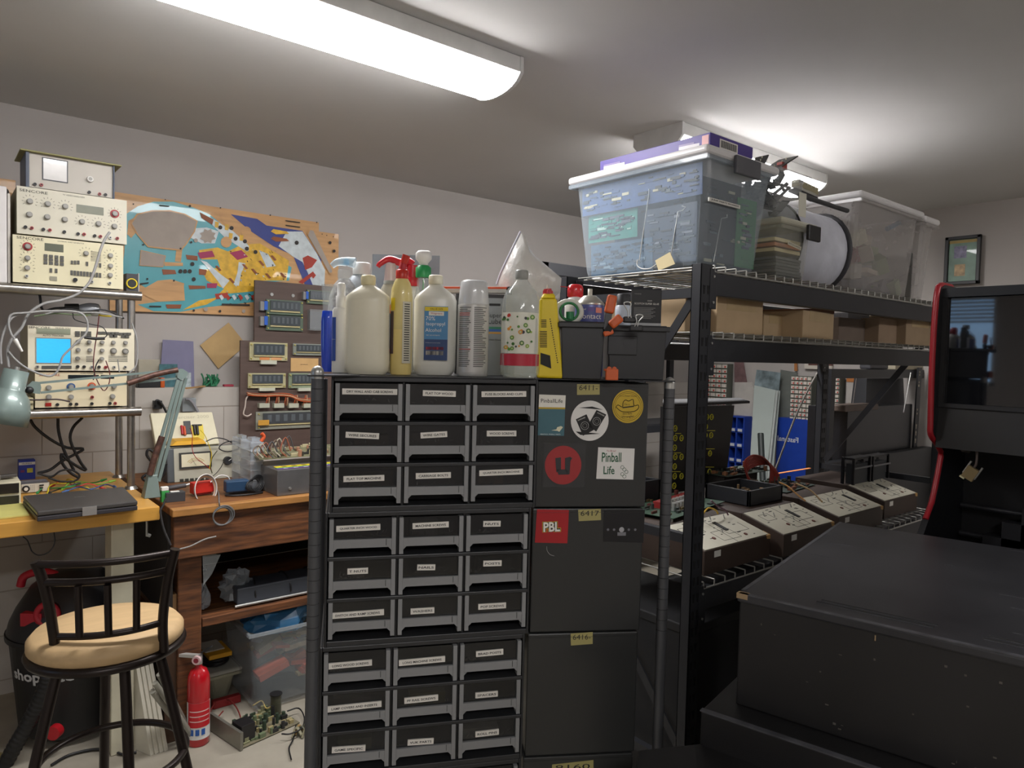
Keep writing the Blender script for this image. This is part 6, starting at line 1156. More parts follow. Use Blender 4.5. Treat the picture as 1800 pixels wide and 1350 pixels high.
t, F_, w_, h_ = panel_on_top('glue_card', 'black printed glue card standing in the right bin', 1110, 1164, 509, 572, 1.72, mt('1c1d20', .4), cat='package card', base=PX(1130, 574, d=1.72).z, rot=.1, bev=.001, text=lambda b, w, h: (b.text('SCOTCH SUPER GLUE', w * .5, h * .62, w * .82, WHT, n=.0008, maxh=.009), b.text('LIQUID', w * .6, h * .70, w * .15, WHT, n=.0008), b.text('NO RUN ADVANCED', w * .2, h * .88, w * .22, WHT, n=.0008), [b.box(w * .08, h * (.50 - .035 * i), 0, w * (.8 - .07 * (i % 3)), h * (.512 - .035 * i), .0006, GRY) for i in range(9)], b.box(0, 0, 0, w, h * .10, .0007, mt('a9aaab', .5))))
# spring clamp and binder clips
def clampbar(pts, D, w, m): return [PX(x, y, d=D) for x, y in pts]
t = thing('spring_clamp', 'orange and black spring clamp gripping the bin rim', 'clamp', PX(1080, 570, d=1.60)); om = mt('c95a26', .45)
b = MB(); b.bar(PX(1070, 551, d=1.60), PX(1077, 519, d=1.60), .022, .014, om, up=-FH); b.build('handle', t, bevel=.005, segs=3)
b = MB(); b.bar(PX(1073, 573, d=1.58), PX(1092, 557, d=1.58), .020, .012, om, up=-FH); b.build('handle', t, bevel=.005, segs=3)
b = MB(); b.bar(PX(1070, 552, d=1.60), PX(1066, 580, d=1.595), .014, .012, BLK, up=-FH); b.bar(PX(1073, 573, d=1.585), PX(1067, 582, d=1.59), .014, .012, BLK, up=-FH); b.build('jaw', t)
b = MB(); b.bar(PX(1061, 588, d=1.588), PX(1078, 582, d=1.588), .012, .01, om, up=-FH); b.build('jaw_pad', t, bevel=.003)
for (wx, wy, lx, ly, lab, D) in ((1107, 562, 1103, 534, 'binder clip with upright wire loop on the bin rim', 1.60), (1118, 577, 1124, 556, 'binder clip with slanted wire loops on the bin rim', 1.59)):
    t = thing('binder_clip', lab, 'binder clip', PX(wx, wy, d=D), 0, 'binder clips on the right bin'); b = MB(); b.obox(PX(wx, wy, d=D), .030, .014, .014, BLK, Matrix.Rotation(YAW - math.pi / 2, 3, 'Z')); b.build('clip_body', t, bevel=.003)
    b = MB(); A_ = PX(wx, wy - 3, d=D - .006); L_ = PX(lx, ly, d=D - .006); h_ = R0 * .008; b.tube([A_ - h_ * .4, (A_ + L_) / 2 - h_ * .3, L_ - h_, L_ + UP * .004, L_ + h_, (A_ + L_) / 2 + h_ * .3, A_ + h_ * .4], .0013, SILV, n=6); b.build('wire_handle', t)
t = thing('orange_clip', 'small orange plastic clip on the cabinet edge between the bins', 'clip', PX(1074, 660, d=1.57)); p = PX(1063, 660, d=1.57); F = Face((p.x, p.y, TZ_), YAW - math.pi / 2); s_ = 1.57 / FPX; b = F.mb(); b.box(2 * s_, 0, -.015, 24 * s_, 20 * s_, 0, om); b.box(-1 * s_, 16 * s_, -.012, 24 * s_, 20 * s_, -.003, om); b.build('body', t, bevel=.002)
b = F.mb(); b.cyl((8 * s_, 20 * s_, -.012), (8 * s_, 20 * s_, -.002), 4 * s_, om); b.cyl((17 * s_, 20 * s_, -.012), (17 * s_, 20 * s_, -.002), 4 * s_, om); b.build('knuckle', t)
# ============================================================ STEEL RACK
FYR = 1.287; RX0 = 1.776; RX1 = 3.72; RYB = 1.897
m_rk = mt('2e2f33', .42, .3, var=.05); m_wire = mt('a9a8a2', .35, .5)
ZT = 1.833; ZM = 1.632; ZLW = .862
t = thing('steel_rack', 'heavy black steel rack with wire decks, filled with totes and boxes', 'rack', ((RX0 + RX1) / 2, (FYR + RYB) / 2, 0))
PW = .055; PD = .035
for (x, y, s_) in ((RX0, FYR, 1), (RX0, RYB - PD, 1), (RX1 - PW, FYR, -1), (RX1 - PW, RYB - PD, -1)):
    b = MB(); b.box(x, y, 0, x + PW, y + .003, 1.856, m_rk); b.box(x, y, 0, x + .003, y + PD, 1.856, m_rk); b.box(x + PW - .003, y, 0, x + PW, y + PD, 1.856, m_rk); b.box(x, y + PD - .003, 0, x + PW, y + PD, 1.856, m_rk)
    for k in range(34):
        z = .05 + k * .052
        for xx in (x + .016, x + .036): b.hexa([(xx - .003, y - .0008, z), (xx + .003, y - .0008, z), (xx + .003, y, z), (xx - .003, y, z), (xx - .006, y - .0008, z + .026), (xx + .006, y - .0008, z + .026), (xx + .006, y, z + .026), (xx - .006, y, z + .026)], mt('060607', .8))
    b.build('upright', t, bevel=.0015)
for z in (ZT, ZM, ZLW, .14):
    for y in (FYR + .004, RYB - PD):
        b = MB(); b.box(RX0 + PW, y, z - .068, RX1 - PW, y + .03, z, m_rk); b.box(RX0 + PW, y + .03, z - .03, RX1 - PW, y + .045, z - .02, m_rk) if y < 1.5 else None; b.build('beam', t, bevel=.002)
        for xx in (RX0 + PW - .012, RX1 - PW - .022):
            b = MB(); b.box(xx, y - .006, z - .11, xx + .034, y - .002, z + .012, m_rk)
            for zz in (z - .012, z - .09): b.cyl((xx + .017, y - .006, zz), (xx + .017, y - .009, zz), .004, SILV, n=8)
            b.build('beam_bracket', t, bevel=.001)
    b = MB(); x0 = RX0 + PW + .01; x1 = RX1 - PW - .01; n = int((x1 - x0) / .055)
    b.cyl((x0, FYR + .0, z + .003), (x1, FYR + .0, z + .003), .003, m_wire, n=6); b.cyl((x0, RYB, z + .003), (x1, RYB, z + .003), .003, m_wire, n=6)
    for k in range(5): yy = FYR + .06 + k * .12; b.cyl((x0, yy, z + .017), (x1, yy, z + .017), .0025, m_wire, n=6)
    for k in range(n + 1):
        xx = x0 + k * (x1 - x0) / n; b.cyl((xx, FYR, z + .003), (xx, FYR, z + .022), .0025, m_wire, n=6); b.cyl((xx, FYR, z + .022), (xx, RYB, z + .022), .0025, m_wire, n=6, caps=False)
    b.build('wire_deck', t)
for x in (RX0 + .02, RX1 - .03):
    for (ya, za, yb, zb) in ((FYR + .03, 1.77, RYB - .05, 1.05), (RYB - .05, .98, FYR + .03, .35)): b = MB(); b.bar((x, ya, za), (x, yb, zb), .028, .006, m_rk, up=(1, 0, 0)); b.build('diagonal_brace', t)
    for z in (1.77, 1.02, .30): b = MB(); b.box(x - .012, FYR + PD, z - .014, x + .012, RYB - PD, z + .014, m_rk); b.build('side_tie', t)
DT = ZT + .0245; DM = ZM + .0245; DL = ZLW + .0245

# totes on the top deck
m_lid = mt('dad8d8', .35, var=.03); m_tb = mt('b4c0ca', .2, alpha=.36, coat=.5, var=.05); m_latch = mt('55555a', .4)
# big tote of circuit boards
X0, X1, Y0, Y1, H = 1.86, 2.245, 1.345, 1.93, .375
tote('storage_tote', 'big clear tote of circuit boards with a white lid, nearest on the top deck', X0, X1, Y0, Y1, DT, H, m_tb, m_lid, (m_latch, [(1.98, 2.12, Y0 - .030, Y0 - .017)]), taper=.035, group='lidded totes on the rack')
def board_in(label, x, y0, y1, z0, z1, base, seed, tilt=0.0, axis='x', n=60, tr='c9c6a8'):
    rg = random.Random(seed); w = y1 - y0; h = z1 - z0
    if axis == 'x': M = Matrix(((0, 0, -1, x), (-1, 0, 0, y1), (0, 1, 0, z0), (0, 0, 0, 1))) @ Matrix.Rotation(tilt, 4, 'X')
    else: M = Matrix(((1, 0, 0, y0), (0, 0, -1, x), (0, 1, 0, z0), (0, 0, 0, 1))) @ Matrix.Rotation(tilt, 4, 'X')
    t = thing('circuit_board', label, 'circuit board', (M @ Vector((w / 2, 0, 0))), 0, 'circuit boards inside the big tote'); b = MB(M); b.box(0, 0, 0, w, h, .0025, mt(base, .4, var=.15, scale=80)); b.build('board', t); b = MB(M)
    for i in range(n):
        cw = rg.uniform(.012, .05); ch = rg.uniform(.002, .01); xx = rg.uniform(.005, w - cw - .004); yy = rg.uniform(.01, h - ch - .01); b.box(xx, yy, .0025, xx + cw, yy + ch, .004 + rg.random() * .003, mt(rg.choice((base, '2a3238', base, '5d6b76', tr, '31404d', '3a4854')), .4))
    b.build('components', t, kind='stuff')
zb = DT + .008
board_in('long blue circuit board across the top of the big tote', X0 + .03, Y0 + .03, Y1 - .025, zb + .225, zb + .325, '3f5f96', 1, .05, n=70, tr='d8d2b0')
board_in('teal circuit board at the left end of the big tote, middle height', X0 + .045, Y1 - .28, Y1 - .045, zb + .125, zb + .225, '2f8f80', 2, .03, tr='b9dccf')
board_in('grey-blue circuit board lying low in the big tote', X0 + .05, Y1 - .35, Y1 - .06, zb + .0, zb + .115, '4a6a86', 3, .06, tr='7d98a8')
board_in('dark blue circuit board near the middle of the big tote', X0 + .05, Y0 + .06, Y1 - .31, zb + .02, zb + .21, '33465f', 4, .02, tr='8c93a0')
board_in('black board filling the right end of the big tote', Y0 + .06, X0 + .05, X0 + .27, zb, zb + .29, '26292e', 5, .03, axis='y', n=30)
board_in('bright green circuit board at the right of the big tote', Y0 + .045, X0 + .235, X1 - .035, zb + .02, zb + .25, '2c7a3a', 6, .02, axis='y', n=26)
board_in('dull grey board standing behind the green one in the big tote', Y0 + .12, X0 + .06, X1 - .08, zb, zb + .3, '55606a', 7, 0, axis='y', n=30)
board_in('blue board in the back of the big tote', X0 + .15, Y0 + .1, Y1 - .08, zb, zb + .27, '3c5470', 8, 0, n=30)
# wire tag and label
p = PX(1278, 353, y=Y0 - .004); F = Face((p.x, Y0 - .0145, p.z), 0); 
q = PX(1248, 346, y=Y0 - .002); q2 = PX(1303, 358, y=Y0 - .002)
b = MB(); b.hexa([(q.x, Y0 + .004, q.z - .006), (q2.x, Y0 + .004, q2.z - .004 + .006), (q2.x, Y0 + .0, q2.z + .002), (q.x, Y0 + .0, q.z - .006 + .0)], mt('d9d6cd', .5)) if False else None
F = Face((q.x, Y0 + .001, q.z - .006), 0); b = F.mb(); wq = q2.x - q.x; b.box(0, -.006, -.004, wq, .006, 0, mt('d6d4cc', .5)); b.text('JUNK PARTS BOARDS', wq / 2, 0, wq * .88, INK, n=.0008, maxh=.006, bold=.02); tag(b.build('label_strip_tape'), 'white printed strip on the right face of the big tote', 'label strip')
TW = X0 + .012; b = MB(); pts = [PX(x, y, x=TW) for x, y in ((1121, 456), (1120, 466), (1128, 472), (1142, 472), (1154, 464))]; b.tube(pts, .0018, mt('d0d0cc', .4)); tp = [PX(x, y, x=TW - .004) for x, y in ((1152, 458), (1178, 443), (1187, 464), (1158, 476))]
b.hexa([tp[3], tp[2], tp[1], tp[0]] + [v - Vector((.0015, 0, 0)) for v in (tp[3], tp[2], tp[1], tp[0])], mt('c9b98f', .6)); tag(b.build('paper_tag'), 'tan paper tag on a wire hanging at the foot of the big tote', 'tag')
for k, (pts, lab) in enumerate(((((1199, 362), (1206, 364), (1200, 370), (1192, 372), (1180, 446)), 'bent silver wire rod inside the big tote, next to the paper tag'), (((1141, 332), (1140, 345), (1124, 458)), 'thin straight rod inside the big tote, left of the bent one'), (((1278, 377), (1278, 382), (1268, 384), (1254, 460)), 'bent grey rod seen through the right face of the big tote'))):
    b = MB(); b.tube([PX(x, y, x=X0 + .022) if k < 2 else PX(x, y, y=Y0 + .03) for x, y in pts], .002, mt('c9cccb', .3, .5), k=1); tag(b.build('wire_rod'), lab, 'rod', 'wire rods inside the big tote')
# purple box on lid
zt_ = DT + H; pa = PX(1075, 285, z=zt_ + .0); pu = mt('4b3a8a', .45); xa, ya = X0 + .045, Y1 - .06
t = thing('purple_box', 'flat purple box lying on the lid of the big tote', 'box', (xa + .13, (ya + Y0) / 2, zt_)); b = MB(); b.box(xa, Y0 + .02, zt_ + .001, xa + .24, ya - .03, zt_ + .052, pu); b.build('carton', t, bevel=.002)
F = Face((xa + .05, Y0 + .0195, zt_ + .006), 0); b = F.mb(); b.box(0, 0, 0, .10, .036, .0006, WHT)
for i in range(26): b.box(.006 + i * .0034, .010, .0006, .0075 + i * .0034 + (.0008 if i % 3 else 0), .032, .0009, INK)
b.build('barcode_label', t)
b = MB(); 
for (yy, L) in ((Y0 + .06, .08), (ya - .15, .10)): b.bar((xa - .0008, yy, zt_ + .02), (xa - .0008, yy + L, zt_ + .025), .0008, .012, mt('c9c4c9', .4), up=(0, 0, 1)); b.bar((xa - .0012, yy + .02, zt_ + .03), (xa - .0012, yy + L, zt_ + .032), .0008, .006, mt('7a6a9a', .4), up=(0, 0, 1))
b.bar((xa - .001, Y0 + .025, zt_ + .028), (xa - .001, Y0 + .05, zt_ + .028), .0008, .035, mt('c98a8a', .4), up=(0, 0, 1)); b.build('printed_picture', t)
# second column: lower small tote + bin of brackets
def XP(px, Y=1.33): return PX(px, 450, y=Y).x
xa, xb = X1 + .028, XP(1427); 
tote('storage_tote', 'small clear tote with black latch and dark stacked sheets, under the bin of brackets', xa, xb, 1.33, 1.66, DT, PX(1400, 388, y=1.33).z - DT, mt('c9c9ba', .2, alpha=.22, coat=.4), mt('d0cdb8', .3, alpha=.7), (BLK, [(xb - .08, xb + .005, 1.30, 1.313)]), taper=.012, lidh=.025, group='lidded totes on the rack')
zc = PX(1400, 388, y=1.33).z
rg = random.Random(12); 
for k in range(7):
    b = MB(); z_ = DT + .006 + k * .011; b.box(xa + .02 + rg.random() * .01, 1.355, z_, xb - .02 - rg.random() * .02, 1.60, z_ + .009, mt('3a3e42' if k % 2 else '55585a', .5)); tag(b.build('dark_sheet'), 'dark sheet stacked in the bottom of the small clear tote', 'sheet', 'sheets in the small clear tote')
for k in range(3):
    b = MB(); z_ = DT + .10 + k * .018; b.box(xa + .02, 1.36, z_, xb - .03, 1.6, z_ + .012, mt(('cdbf92', 'c08460', 'ddd2a8')[k], .6)); tag(b.build('coloured_folder'), ('tan', 'rust-red', 'pale yellow')[k] + ' folder inside the small clear tote', 'folder')
q = PX(1396, 432, y=1.329); F = Face((q.x, 1.3285, q.z), 0); b = MB(F.M @ Matrix.Rotation(math.radians(-24) * .0 - .12, 4, 'Z')); b.box(-.045, -.006, 0, .045, .006, .0012, mt('c9c5b0', .5)); b.text('BOTTLES & APRONS', 0, 0, .08, INK, n=.0016, maxh=.006); tag(b.build('label_strip_tape'), 'small slanted label strip on the small clear tote', 'label strip')
xa2, xb2 = X1 + .024, XP(1418); zt2 = PX(1390, 305, y=1.35).z
tote('open_bin', 'open clear bin overflowing with metal brackets', xa2, xb2, 1.34, 1.58, zc + .001, zt2 - zc, mt('c5c9c9', .15, alpha=.3, coat=.6), None, open_top=True, taper=.02, cat='bin')
rg = random.Random(31)
for k in range(46):
    c_ = Vector((rg.uniform(xa2 + .05, xb2 - .05), rg.uniform(1.39, 1.52), rg.uniform(zc + .045, zt2 - .01))); R_ = Matrix.Rotation(rg.uniform(0, 3), 3, 'Z') @ Matrix.Rotation(rg.uniform(-.9, .9), 3, 'Y'); m = mt(rg.choice(('2e2e30', '3f4043', '7a7a78', '232325')), .35, .4); L = rg.uniform(.05, .085)
    b = MB(); b.obox(c_, L, .03, .002, m, R_); b.obox(c_ + R_ @ Vector((L / 2, 0, .010)), .002, .025, .02, m, R_); b.cyl(c_ + R_ @ Vector((-L * .2, 0, .001)), c_ + R_ @ Vector((-L * .2, 0, .012)), .006, m, n=8); tag(b.build('metal_bracket'), 'small bent metal bracket heaped in the open clear bin', 'bracket', 'metal brackets in the open bin')
for k, (pts, m, lab) in enumerate(((((1328, 300), (1340, 275)), '4a4a48', 'dark bracket with punched holes sticking up left from the bin'), (((1352, 300), (1386, 278)), '3a3a3a', 'large dark bracket plate sticking up from the bin'), (((1398, 322), (1432, 338)), 'b0a888', 'brassy relay hanging over the right edge of the bin'))):
    A_ = PX(*pts[0], y=1.40); E_ = PX(*pts[1], y=1.40); b = MB(); b.bar(A_, E_, .004 if k < 2 else .02, (.05, .075, .035)[k], mt(m, .4, .5), up=(0, 1, 0) if k < 2 else (0, 0, 1)) if k < 2 else b.bar(A_, E_, .03, .025, mt(m, .4, .4))
    if k == 1: b.obox((A_ + E_) / 2 + Vector((0, -.012, -.01)), .035, .02, .025, mt('9a2f22', .5))
    if k == 2: b.bar(A_ + Vector((-.02, 0, -.028)), E_ + Vector((.0, 0, -.028)), .03, .012, mt('3a3a3c', .4, .4))
    for q in range(4): c_ = A_ + (E_ - A_) * (.2 + .2 * q); b.cyl(c_ + Vector((0, -.004 if k < 2 else -.016, .006)), c_ + Vector((0, -.0055 if k < 2 else -.0175, .006)), .004, mt('c9c6b0', .5), n=8)
    tag(b.build('metal_bracket'), lab, 'bracket', 'metal brackets in the open bin')
b = MB(); q = PX(1405, 355, y=1.34); b.box(q.x - .005, 1.338, q.z - .05, q.x + .045, 1.3392, q.z + .035, mt('d5d3c4', .5)); F = Face((q.x - .005, 1.3378, q.z), 0); b2 = F.mb(); b2.text('FDS', .02, .01, .03, mt('9aa0a4', .5), n=.0004); b.v += b2.v and []; tag(b.build('paper_note'), 'pale paper note on the right side of the open bin', 'note')
# pop-up hamper with white fabric
xa3, xb3 = XP(1422), XP(1512); zt3 = PX(1460, 358, y=1.36).z; cx_ = (xa3 + xb3) / 2; RR = (zt3 - DT) / 2; t = thing('popup_hamper', 'collapsible white fabric hamper with black hoops between the totes', 'hamper', (cx_, 1.5, DT)); m_fab = mt('d2d4de', .5, var=.1, scale=14, bump=.5)
b = MB(); n = 28; yA, yB = 1.36, 1.62; P = []
for xx in (xa3, xa3 + (xb3 - xa3) * .55, xb3 - .035):
    k_ = 1 if xx == xa3 else .97
    P += [Vector((xx, 1.49 + .13 * k_ * math.cos(a_), DT + RR + RR * k_ * .98 * math.sin(a_))) for a_ in [2 * math.pi * i / n for i in range(n)]]
b.add(P, [(j * n + i, j * n + (i + 1) % n, (j + 1) * n + (i + 1) % n, (j + 1) * n + i) for j in range(2) for i in range(n)] + [tuple(range(n)), tuple(range(3 * n - 1, 2 * n - 1, -1))], m_fab, True); b.build('fabric', t)
for xx in (xa3, xb3 - .03): b = MB(); b.ring((xx, 1.49, DT + RR), .13, .006, BLK, ax=(1, 0, 0), n=36, ry=RR * .96) if False else None
def hoop(xx, r_, m, nm):
    b = MB(); P = [Vector((xx, 1.49 + .133 * math.cos(a_), DT + RR + (RR - .006) * math.sin(a_))) for a_ in [2 * math.pi * i / 32 for i in range(33)]]; b.tube(P, r_, m, n=8, k=1); b.build(nm, t)
hoop(xa3, .004, BLK, 'hoop'); hoop(xb3 - .03, .010, mt('3b3b3f', .5), 'hoop')
b = MB(); b.cyl((xa3 - .01, 1.37, zt3), (xb3 - .04, 1.37, zt3 - .003), .009, mt('3b3b3d', .5)); b.build('strap_bar', t)
# two far totes
xa4, xb4 = XP(1520), XP(1612); m_tb2 = mt('c4bfbc', .25, alpha=.42, coat=.3); h4 = PX(1560, 352, y=1.36).z - DT
xb4 = PX(1614, 450, y=1.36).x
tote('storage_tote', 'large cloudy tote of mixed parts with a white lid, right of the hamper', xa4, xb4, 1.36, 1.88, DT, h4, m_tb2, m_lid, None, taper=.03, group='lidded totes on the rack')
rg = random.Random(44); t = thing('mixed_parts', 'grey, red and green parts filling the large cloudy tote', 'parts', (xa4 + .2, 1.6, DT)); b = MB()
for i in range(36):
    c_ = Vector((rg.uniform(xa4 + .09, xb4 - .09), rg.uniform(1.43, 1.8), rg.uniform(DT + .05, DT + h4 * .68))); b.obox(c_, rg.uniform(.04, .12), rg.uniform(.03, .08), rg.uniform(.02, .08), mt(rg.choice(('5a5a5c', '8a8478', '7a3a34', '6f7f55', 'b5b09a', '3f3f42', 'a59a8a')), .5), Matrix.Rotation(rg.uniform(-.7, .7), 3, 'Y') @ Matrix.Rotation(rg.uniform(0, 3), 3, 'Z'))
b.build('heap', t, kind='stuff')
b = MB(); b.tube([PX(x, y, y=1.45) for x, y in ((1560, 402), (1580, 392), (1605, 385), (1625, 383))], .012, mt('6a8fae', .4, alpha=.8), n=8); tag(b.build('blue_hose'), 'blue band curving inside the large cloudy tote', 'hose')
xa5, xb5 = xb4 + .045, PX(1655, 450, y=1.36).x + .03; h5 = PX(1660, 392, y=1.36).z - DT
tote('storage_tote', 'narrow-looking cloudy tote at the far end of the top deck', xa5, RX1 - .03, 1.36, 1.86, DT, h5, m_tb2, m_lid, None, taper=.03, group='lidded totes on the rack')
b = MB(); b.box(xa5 + .05, 1.42, DT + .01, RX1 - .12, 1.7, DT + h5 * .6, mt('4a5452', .5)); tag(b.build('grey_device', bevel=.01), 'dark grey block inside the farthest tote', 'device')
# shelf of boxes
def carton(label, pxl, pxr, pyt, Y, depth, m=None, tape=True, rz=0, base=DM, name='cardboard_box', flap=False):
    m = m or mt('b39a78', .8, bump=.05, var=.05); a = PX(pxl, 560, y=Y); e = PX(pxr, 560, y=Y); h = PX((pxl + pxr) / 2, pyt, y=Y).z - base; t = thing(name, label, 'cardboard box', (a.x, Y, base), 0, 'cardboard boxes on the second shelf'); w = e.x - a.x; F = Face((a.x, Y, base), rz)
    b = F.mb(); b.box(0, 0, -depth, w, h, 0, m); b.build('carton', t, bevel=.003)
    if tape: b = F.mb(); b.box(w * .2, h * .62, 0, w * .85, h + .0006, .0006, mt('c4aa80', .35, alpha=.8)); b.build('packing_tape', t)
    if flap: b = F.mb(); b.hexa([(-.02, h, -depth), (w, h, -depth), (w, h, 0), (0, h, 0), (-.03, h + .006, -depth), (w, h + .02, -depth), (w, h + .022, 0), (0, h + .004, 0)], mt('8a5f45', .7)); b.build('flap', t)
    return t
carton('tan cardboard box beside the upright on the second shelf, nearest of the row', 1260, 1341, 522, 1.34, .3)
carton('small cardboard box second in the row on the second shelf', 1343, 1387, 554, 1.40, .25)
carton('open cardboard box with dark raised flap in the middle of the second shelf', 1412, 1472, 548, 1.32, .42, flap=True, rz=.05)
carton('shaded brown cardboard box right of the open one', 1475, 1545, 561, 1.44, .3, mt('75665a', .8), False)  # shade on this box is put into a darker cardboard colour
carton('brown cardboard box fourth after the upright, half in shade', 1546, 1592, 561, 1.38, .3, mt('947d66', .8), False)  # half shade painted in as a mid-dark cardboard colour
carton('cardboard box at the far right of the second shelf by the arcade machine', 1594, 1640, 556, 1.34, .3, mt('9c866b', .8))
a = PX(1160, 560, x=1.83)
b = MB(); q0 = PX(1168, 580, x=1.845); q1 = PX(1206, 530, x=1.845); b.box(1.845, q1.y, DM, 1.93, min(q0.y + .25, RYB - .06), PX(1190, 520, x=1.845).z, mt('b59c7a', .8)); tag(b.build('cardboard_box', bevel=.003), 'tan cardboard box at the left end of the second shelf behind the upright', 'cardboard box', 'cardboard boxes on the second shelf')
b = MB(); a = PX(1475, 556, y=1.5); b.box(a.x, 1.46, PX(1500, 562, y=1.46).z + .001, a.x + .2, 1.7, PX(1500, 555, y=1.46).z + .012, mt('9a9ba0', .5)); tag(b.build('grey_paper_stack', bevel=.002), 'stack of grey papers on the shaded cardboard box', 'papers')

# control boxes on the table-height deck
m_bx = mt('3c2f28', .55, var=.15, scale=8); m_pan = mt('b9b5a4', .45, var=.04)
def control_box(label, x0, x1, y, depth=.42, slope=.17, hf=.078, hb=.125, base=DL, seed=0):
    t = thing('control_panel_box', label, 'control box', ((x0 + x1) / 2, y + .1, base), 0, 'wedge-fronted control boxes'); b = MB(); T = .0
    for (ya, yb, za, zb) in ((y, y + slope, hf, hb),):
        b.hexa([(x0, ya, base), (x1, ya, base), (x1, yb, base), (x0, yb, base), (x0, ya, base + za), (x1, ya, base + za), (x1, yb, base + zb), (x0, yb, base + zb)], m_bx)
    b.box(x0, y + slope, base, x1, y + depth, base + hb, m_bx); b.build('wooden_case', t, bevel=.002)
    ti = math.atan2(slope, hb - hf); F = Face((x0, y, base + hf), 0, ti); L = math.hypot(slope, hb - hf); W = x1 - x0; rg = random.Random(seed)
    b = F.mb(); b.box(.006, .004, .0002, W - .008, L - .006, .0025, m_pan); wp = b.build('white_panel', t)
    b = F.mb(); k = .0012
    def ln(p0, p1): b.bar((p0[0] * W, p0[1] * L, .0028), (p1[0] * W, p1[1] * L, .0028), .0012, .0005, INK)
    for r_ in ((.1, .5, .32, .8), (.55, .3, .85, .62), (.35, .15, .62, .5)):
        x_0, y_0, x_1, y_1 = [v + rg.uniform(-.03, .03) for v in r_]; ln((x_0, y_0), (x_1, y_0)); ln((x_1, y_0), (x_1, y_1)); ln((x_0, y_0), (x_0, y_1)); ln((x_0, y_1), (x_1, y_1)) if rg.random() > .4 else None
    ln((.5, .03), (.5, .97))
    for i in range(14): xx, yy = rg.uniform(.06, .9), rg.uniform(.1, .9); b.box(xx * W, yy * L, .0026, xx * W + rg.uniform(.008, .02), yy * L + .003, .0031, INK)
    b.build('markings', t, into=wp)
    b = F.mb(); sx = .62 + rg.uniform(-.1, .1)
    b.box(W * sx, L * .42, .0025, W * sx + .018, L * .75, .005, mt('121212', .6)); 
    for (xx, yy) in ((.3, .28), (.72, .18)): b.cyl((W * xx, L * yy, .0025), (W * xx, L * yy, .005), .007, mt('5a2a22', .4), n=12)
    for (xx, yy) in ((.2, .72), (.32, .62), (.62, .86), (.8, .8), (.5, .38)): b.bar((W * xx, L * yy, .003), (W * xx + .006, L * yy + .012, .012), .003, .003, SILV)
    b.build('switches', t, kind='stuff')
    b = MB(); b.box(x0 + .05, y - .001, base + hf * .66, x0 + .085, y - .0002, base + hf * .92, mt('d3d0c8', .5)); b.build('white_sticker', t)
    b = MB(); b.hexa([(x1 - .02, y - .0006, base + hf - .012), (x1 + .0006, y - .0006, base + hf - .014), (x1 + .0006, y + .02, base + hf - .008), (x1 - .02, y + .001, base + hf - .006), (x1 - .026, y - .0006, base + hf + .0006), (x1 + .0006, y - .0006, base + hf + .0006), (x1 + .0006, y + .03, base + hf + .009), (x1 - .02, y + .01, base + hf + .0035)], mt('b08a55', .8)); b.build('chipped_corner', t); return t
control_box('dark wooden control box with white switch panel, nearest of four', 1.89, 2.27, 1.32, seed=1)
control_box('dark wooden control box with white panel and two black slots, second from the uprights', 2.30, 2.66, 1.285, seed=2)
control_box('dark control box with plain white panel, third from the near upright', 2.75, 3.14, 1.31, seed=3)
control_box('dark control box farthest along the rack, by the arcade machine', 3.25, 3.60, 1.35, seed=4)
ZC = DL + .125
# things on the control boxes
M_ = Matrix.Translation((1.96, 1.50, ZC + .012)) @ Matrix.Rotation(.18, 4, 'Z')
t = pcb('circuit_board', 'green circuit board with rows of silver relays on the nearest control boxes', M_, .42, .22, '2f4a38', 60, 61, hmax=.02, cols=('232526', '5a2a26', '7a6a48', '3a3f3c'))
b = MB(M_); rg = random.Random(6)
for r_ in range(2):
    for k in range(9): b.cyl((.12 + .027 * k, .06 + .04 * r_, .002), (.12 + .027 * k, .06 + .04 * r_, .03), .009, mt('c9c9c6', .3, .6), n=8)
for k in range(3): b.box(.11 + .09 * k, .11, .002, .19 + .09 * k, .14, .025, mt('8a2422', .5))
b.build('relay_rows', t)
for k in range(4): pp = M_ @ Vector((.03 + .11 * k, .02, -.012)); 
b = MB(M_); 
for (x, y) in ((.01, .01), (.41, .01), (.01, .21), (.41, .21)): b.cyl((x, y, -.012), (x, y, 0), .004, SILV, n=8)
b.build('standoff', t)
def dark_frame(label, x0, x1, y0, y1, z, h, m='25262a'):
    b = MB(); T = .012; m = mt(m, .5); b.box(x0, y0, z, x1, y0 + T, z + h, m); b.box(x0, y1 - T, z, x1, y1, z + h, m); b.box(x0, y0, z, x0 + T, y1, z + h, m); b.box(x1 - T, y0, z, x1, y1, z + h, m); b.box(x0, y0, z, x1, y1, z + .006, m); return tag(b.build('black_tray', bevel=.002), label, 'tray')
dark_frame('open black tray of wires on the second control box', 2.42, 2.66, 1.50, 1.70, ZC, .06); dark_frame('black tray at the left behind the relay board', 1.99, 2.20, 1.75, 1.84, ZC, .09)
pcb('circuit_board', 'dark circuit board with tan wires lying in the black tray', Matrix.Translation((2.435, 1.515, ZC + .0065)), .21, .165, '3a4438', 50, 71, hmax=.05, cols=('5a2a22', '7a6245', '2a2a2c', '9a7a55'))
pcb('circuit_board', 'dark green circuit board stacked near the rear upright', Matrix.Translation((2.80, 1.56, ZC + .004)) @ Matrix.Rotation(.1, 4, 'Z'), .30, .2, '33433c', 60, 72, hmax=.03, cols=('2a2c2c', '55604f', '7a4a35', '20242a'))
pcb('circuit_board', 'circuit board with orange connector beyond the arched wires', Matrix.Translation((2.62, 1.73, ZC + .062)), .34, .15, '38463c', 50, 73, hmax=.03, cols=('3a3c3c', '4f5a4c', '9a6a4a', '1f2226'))
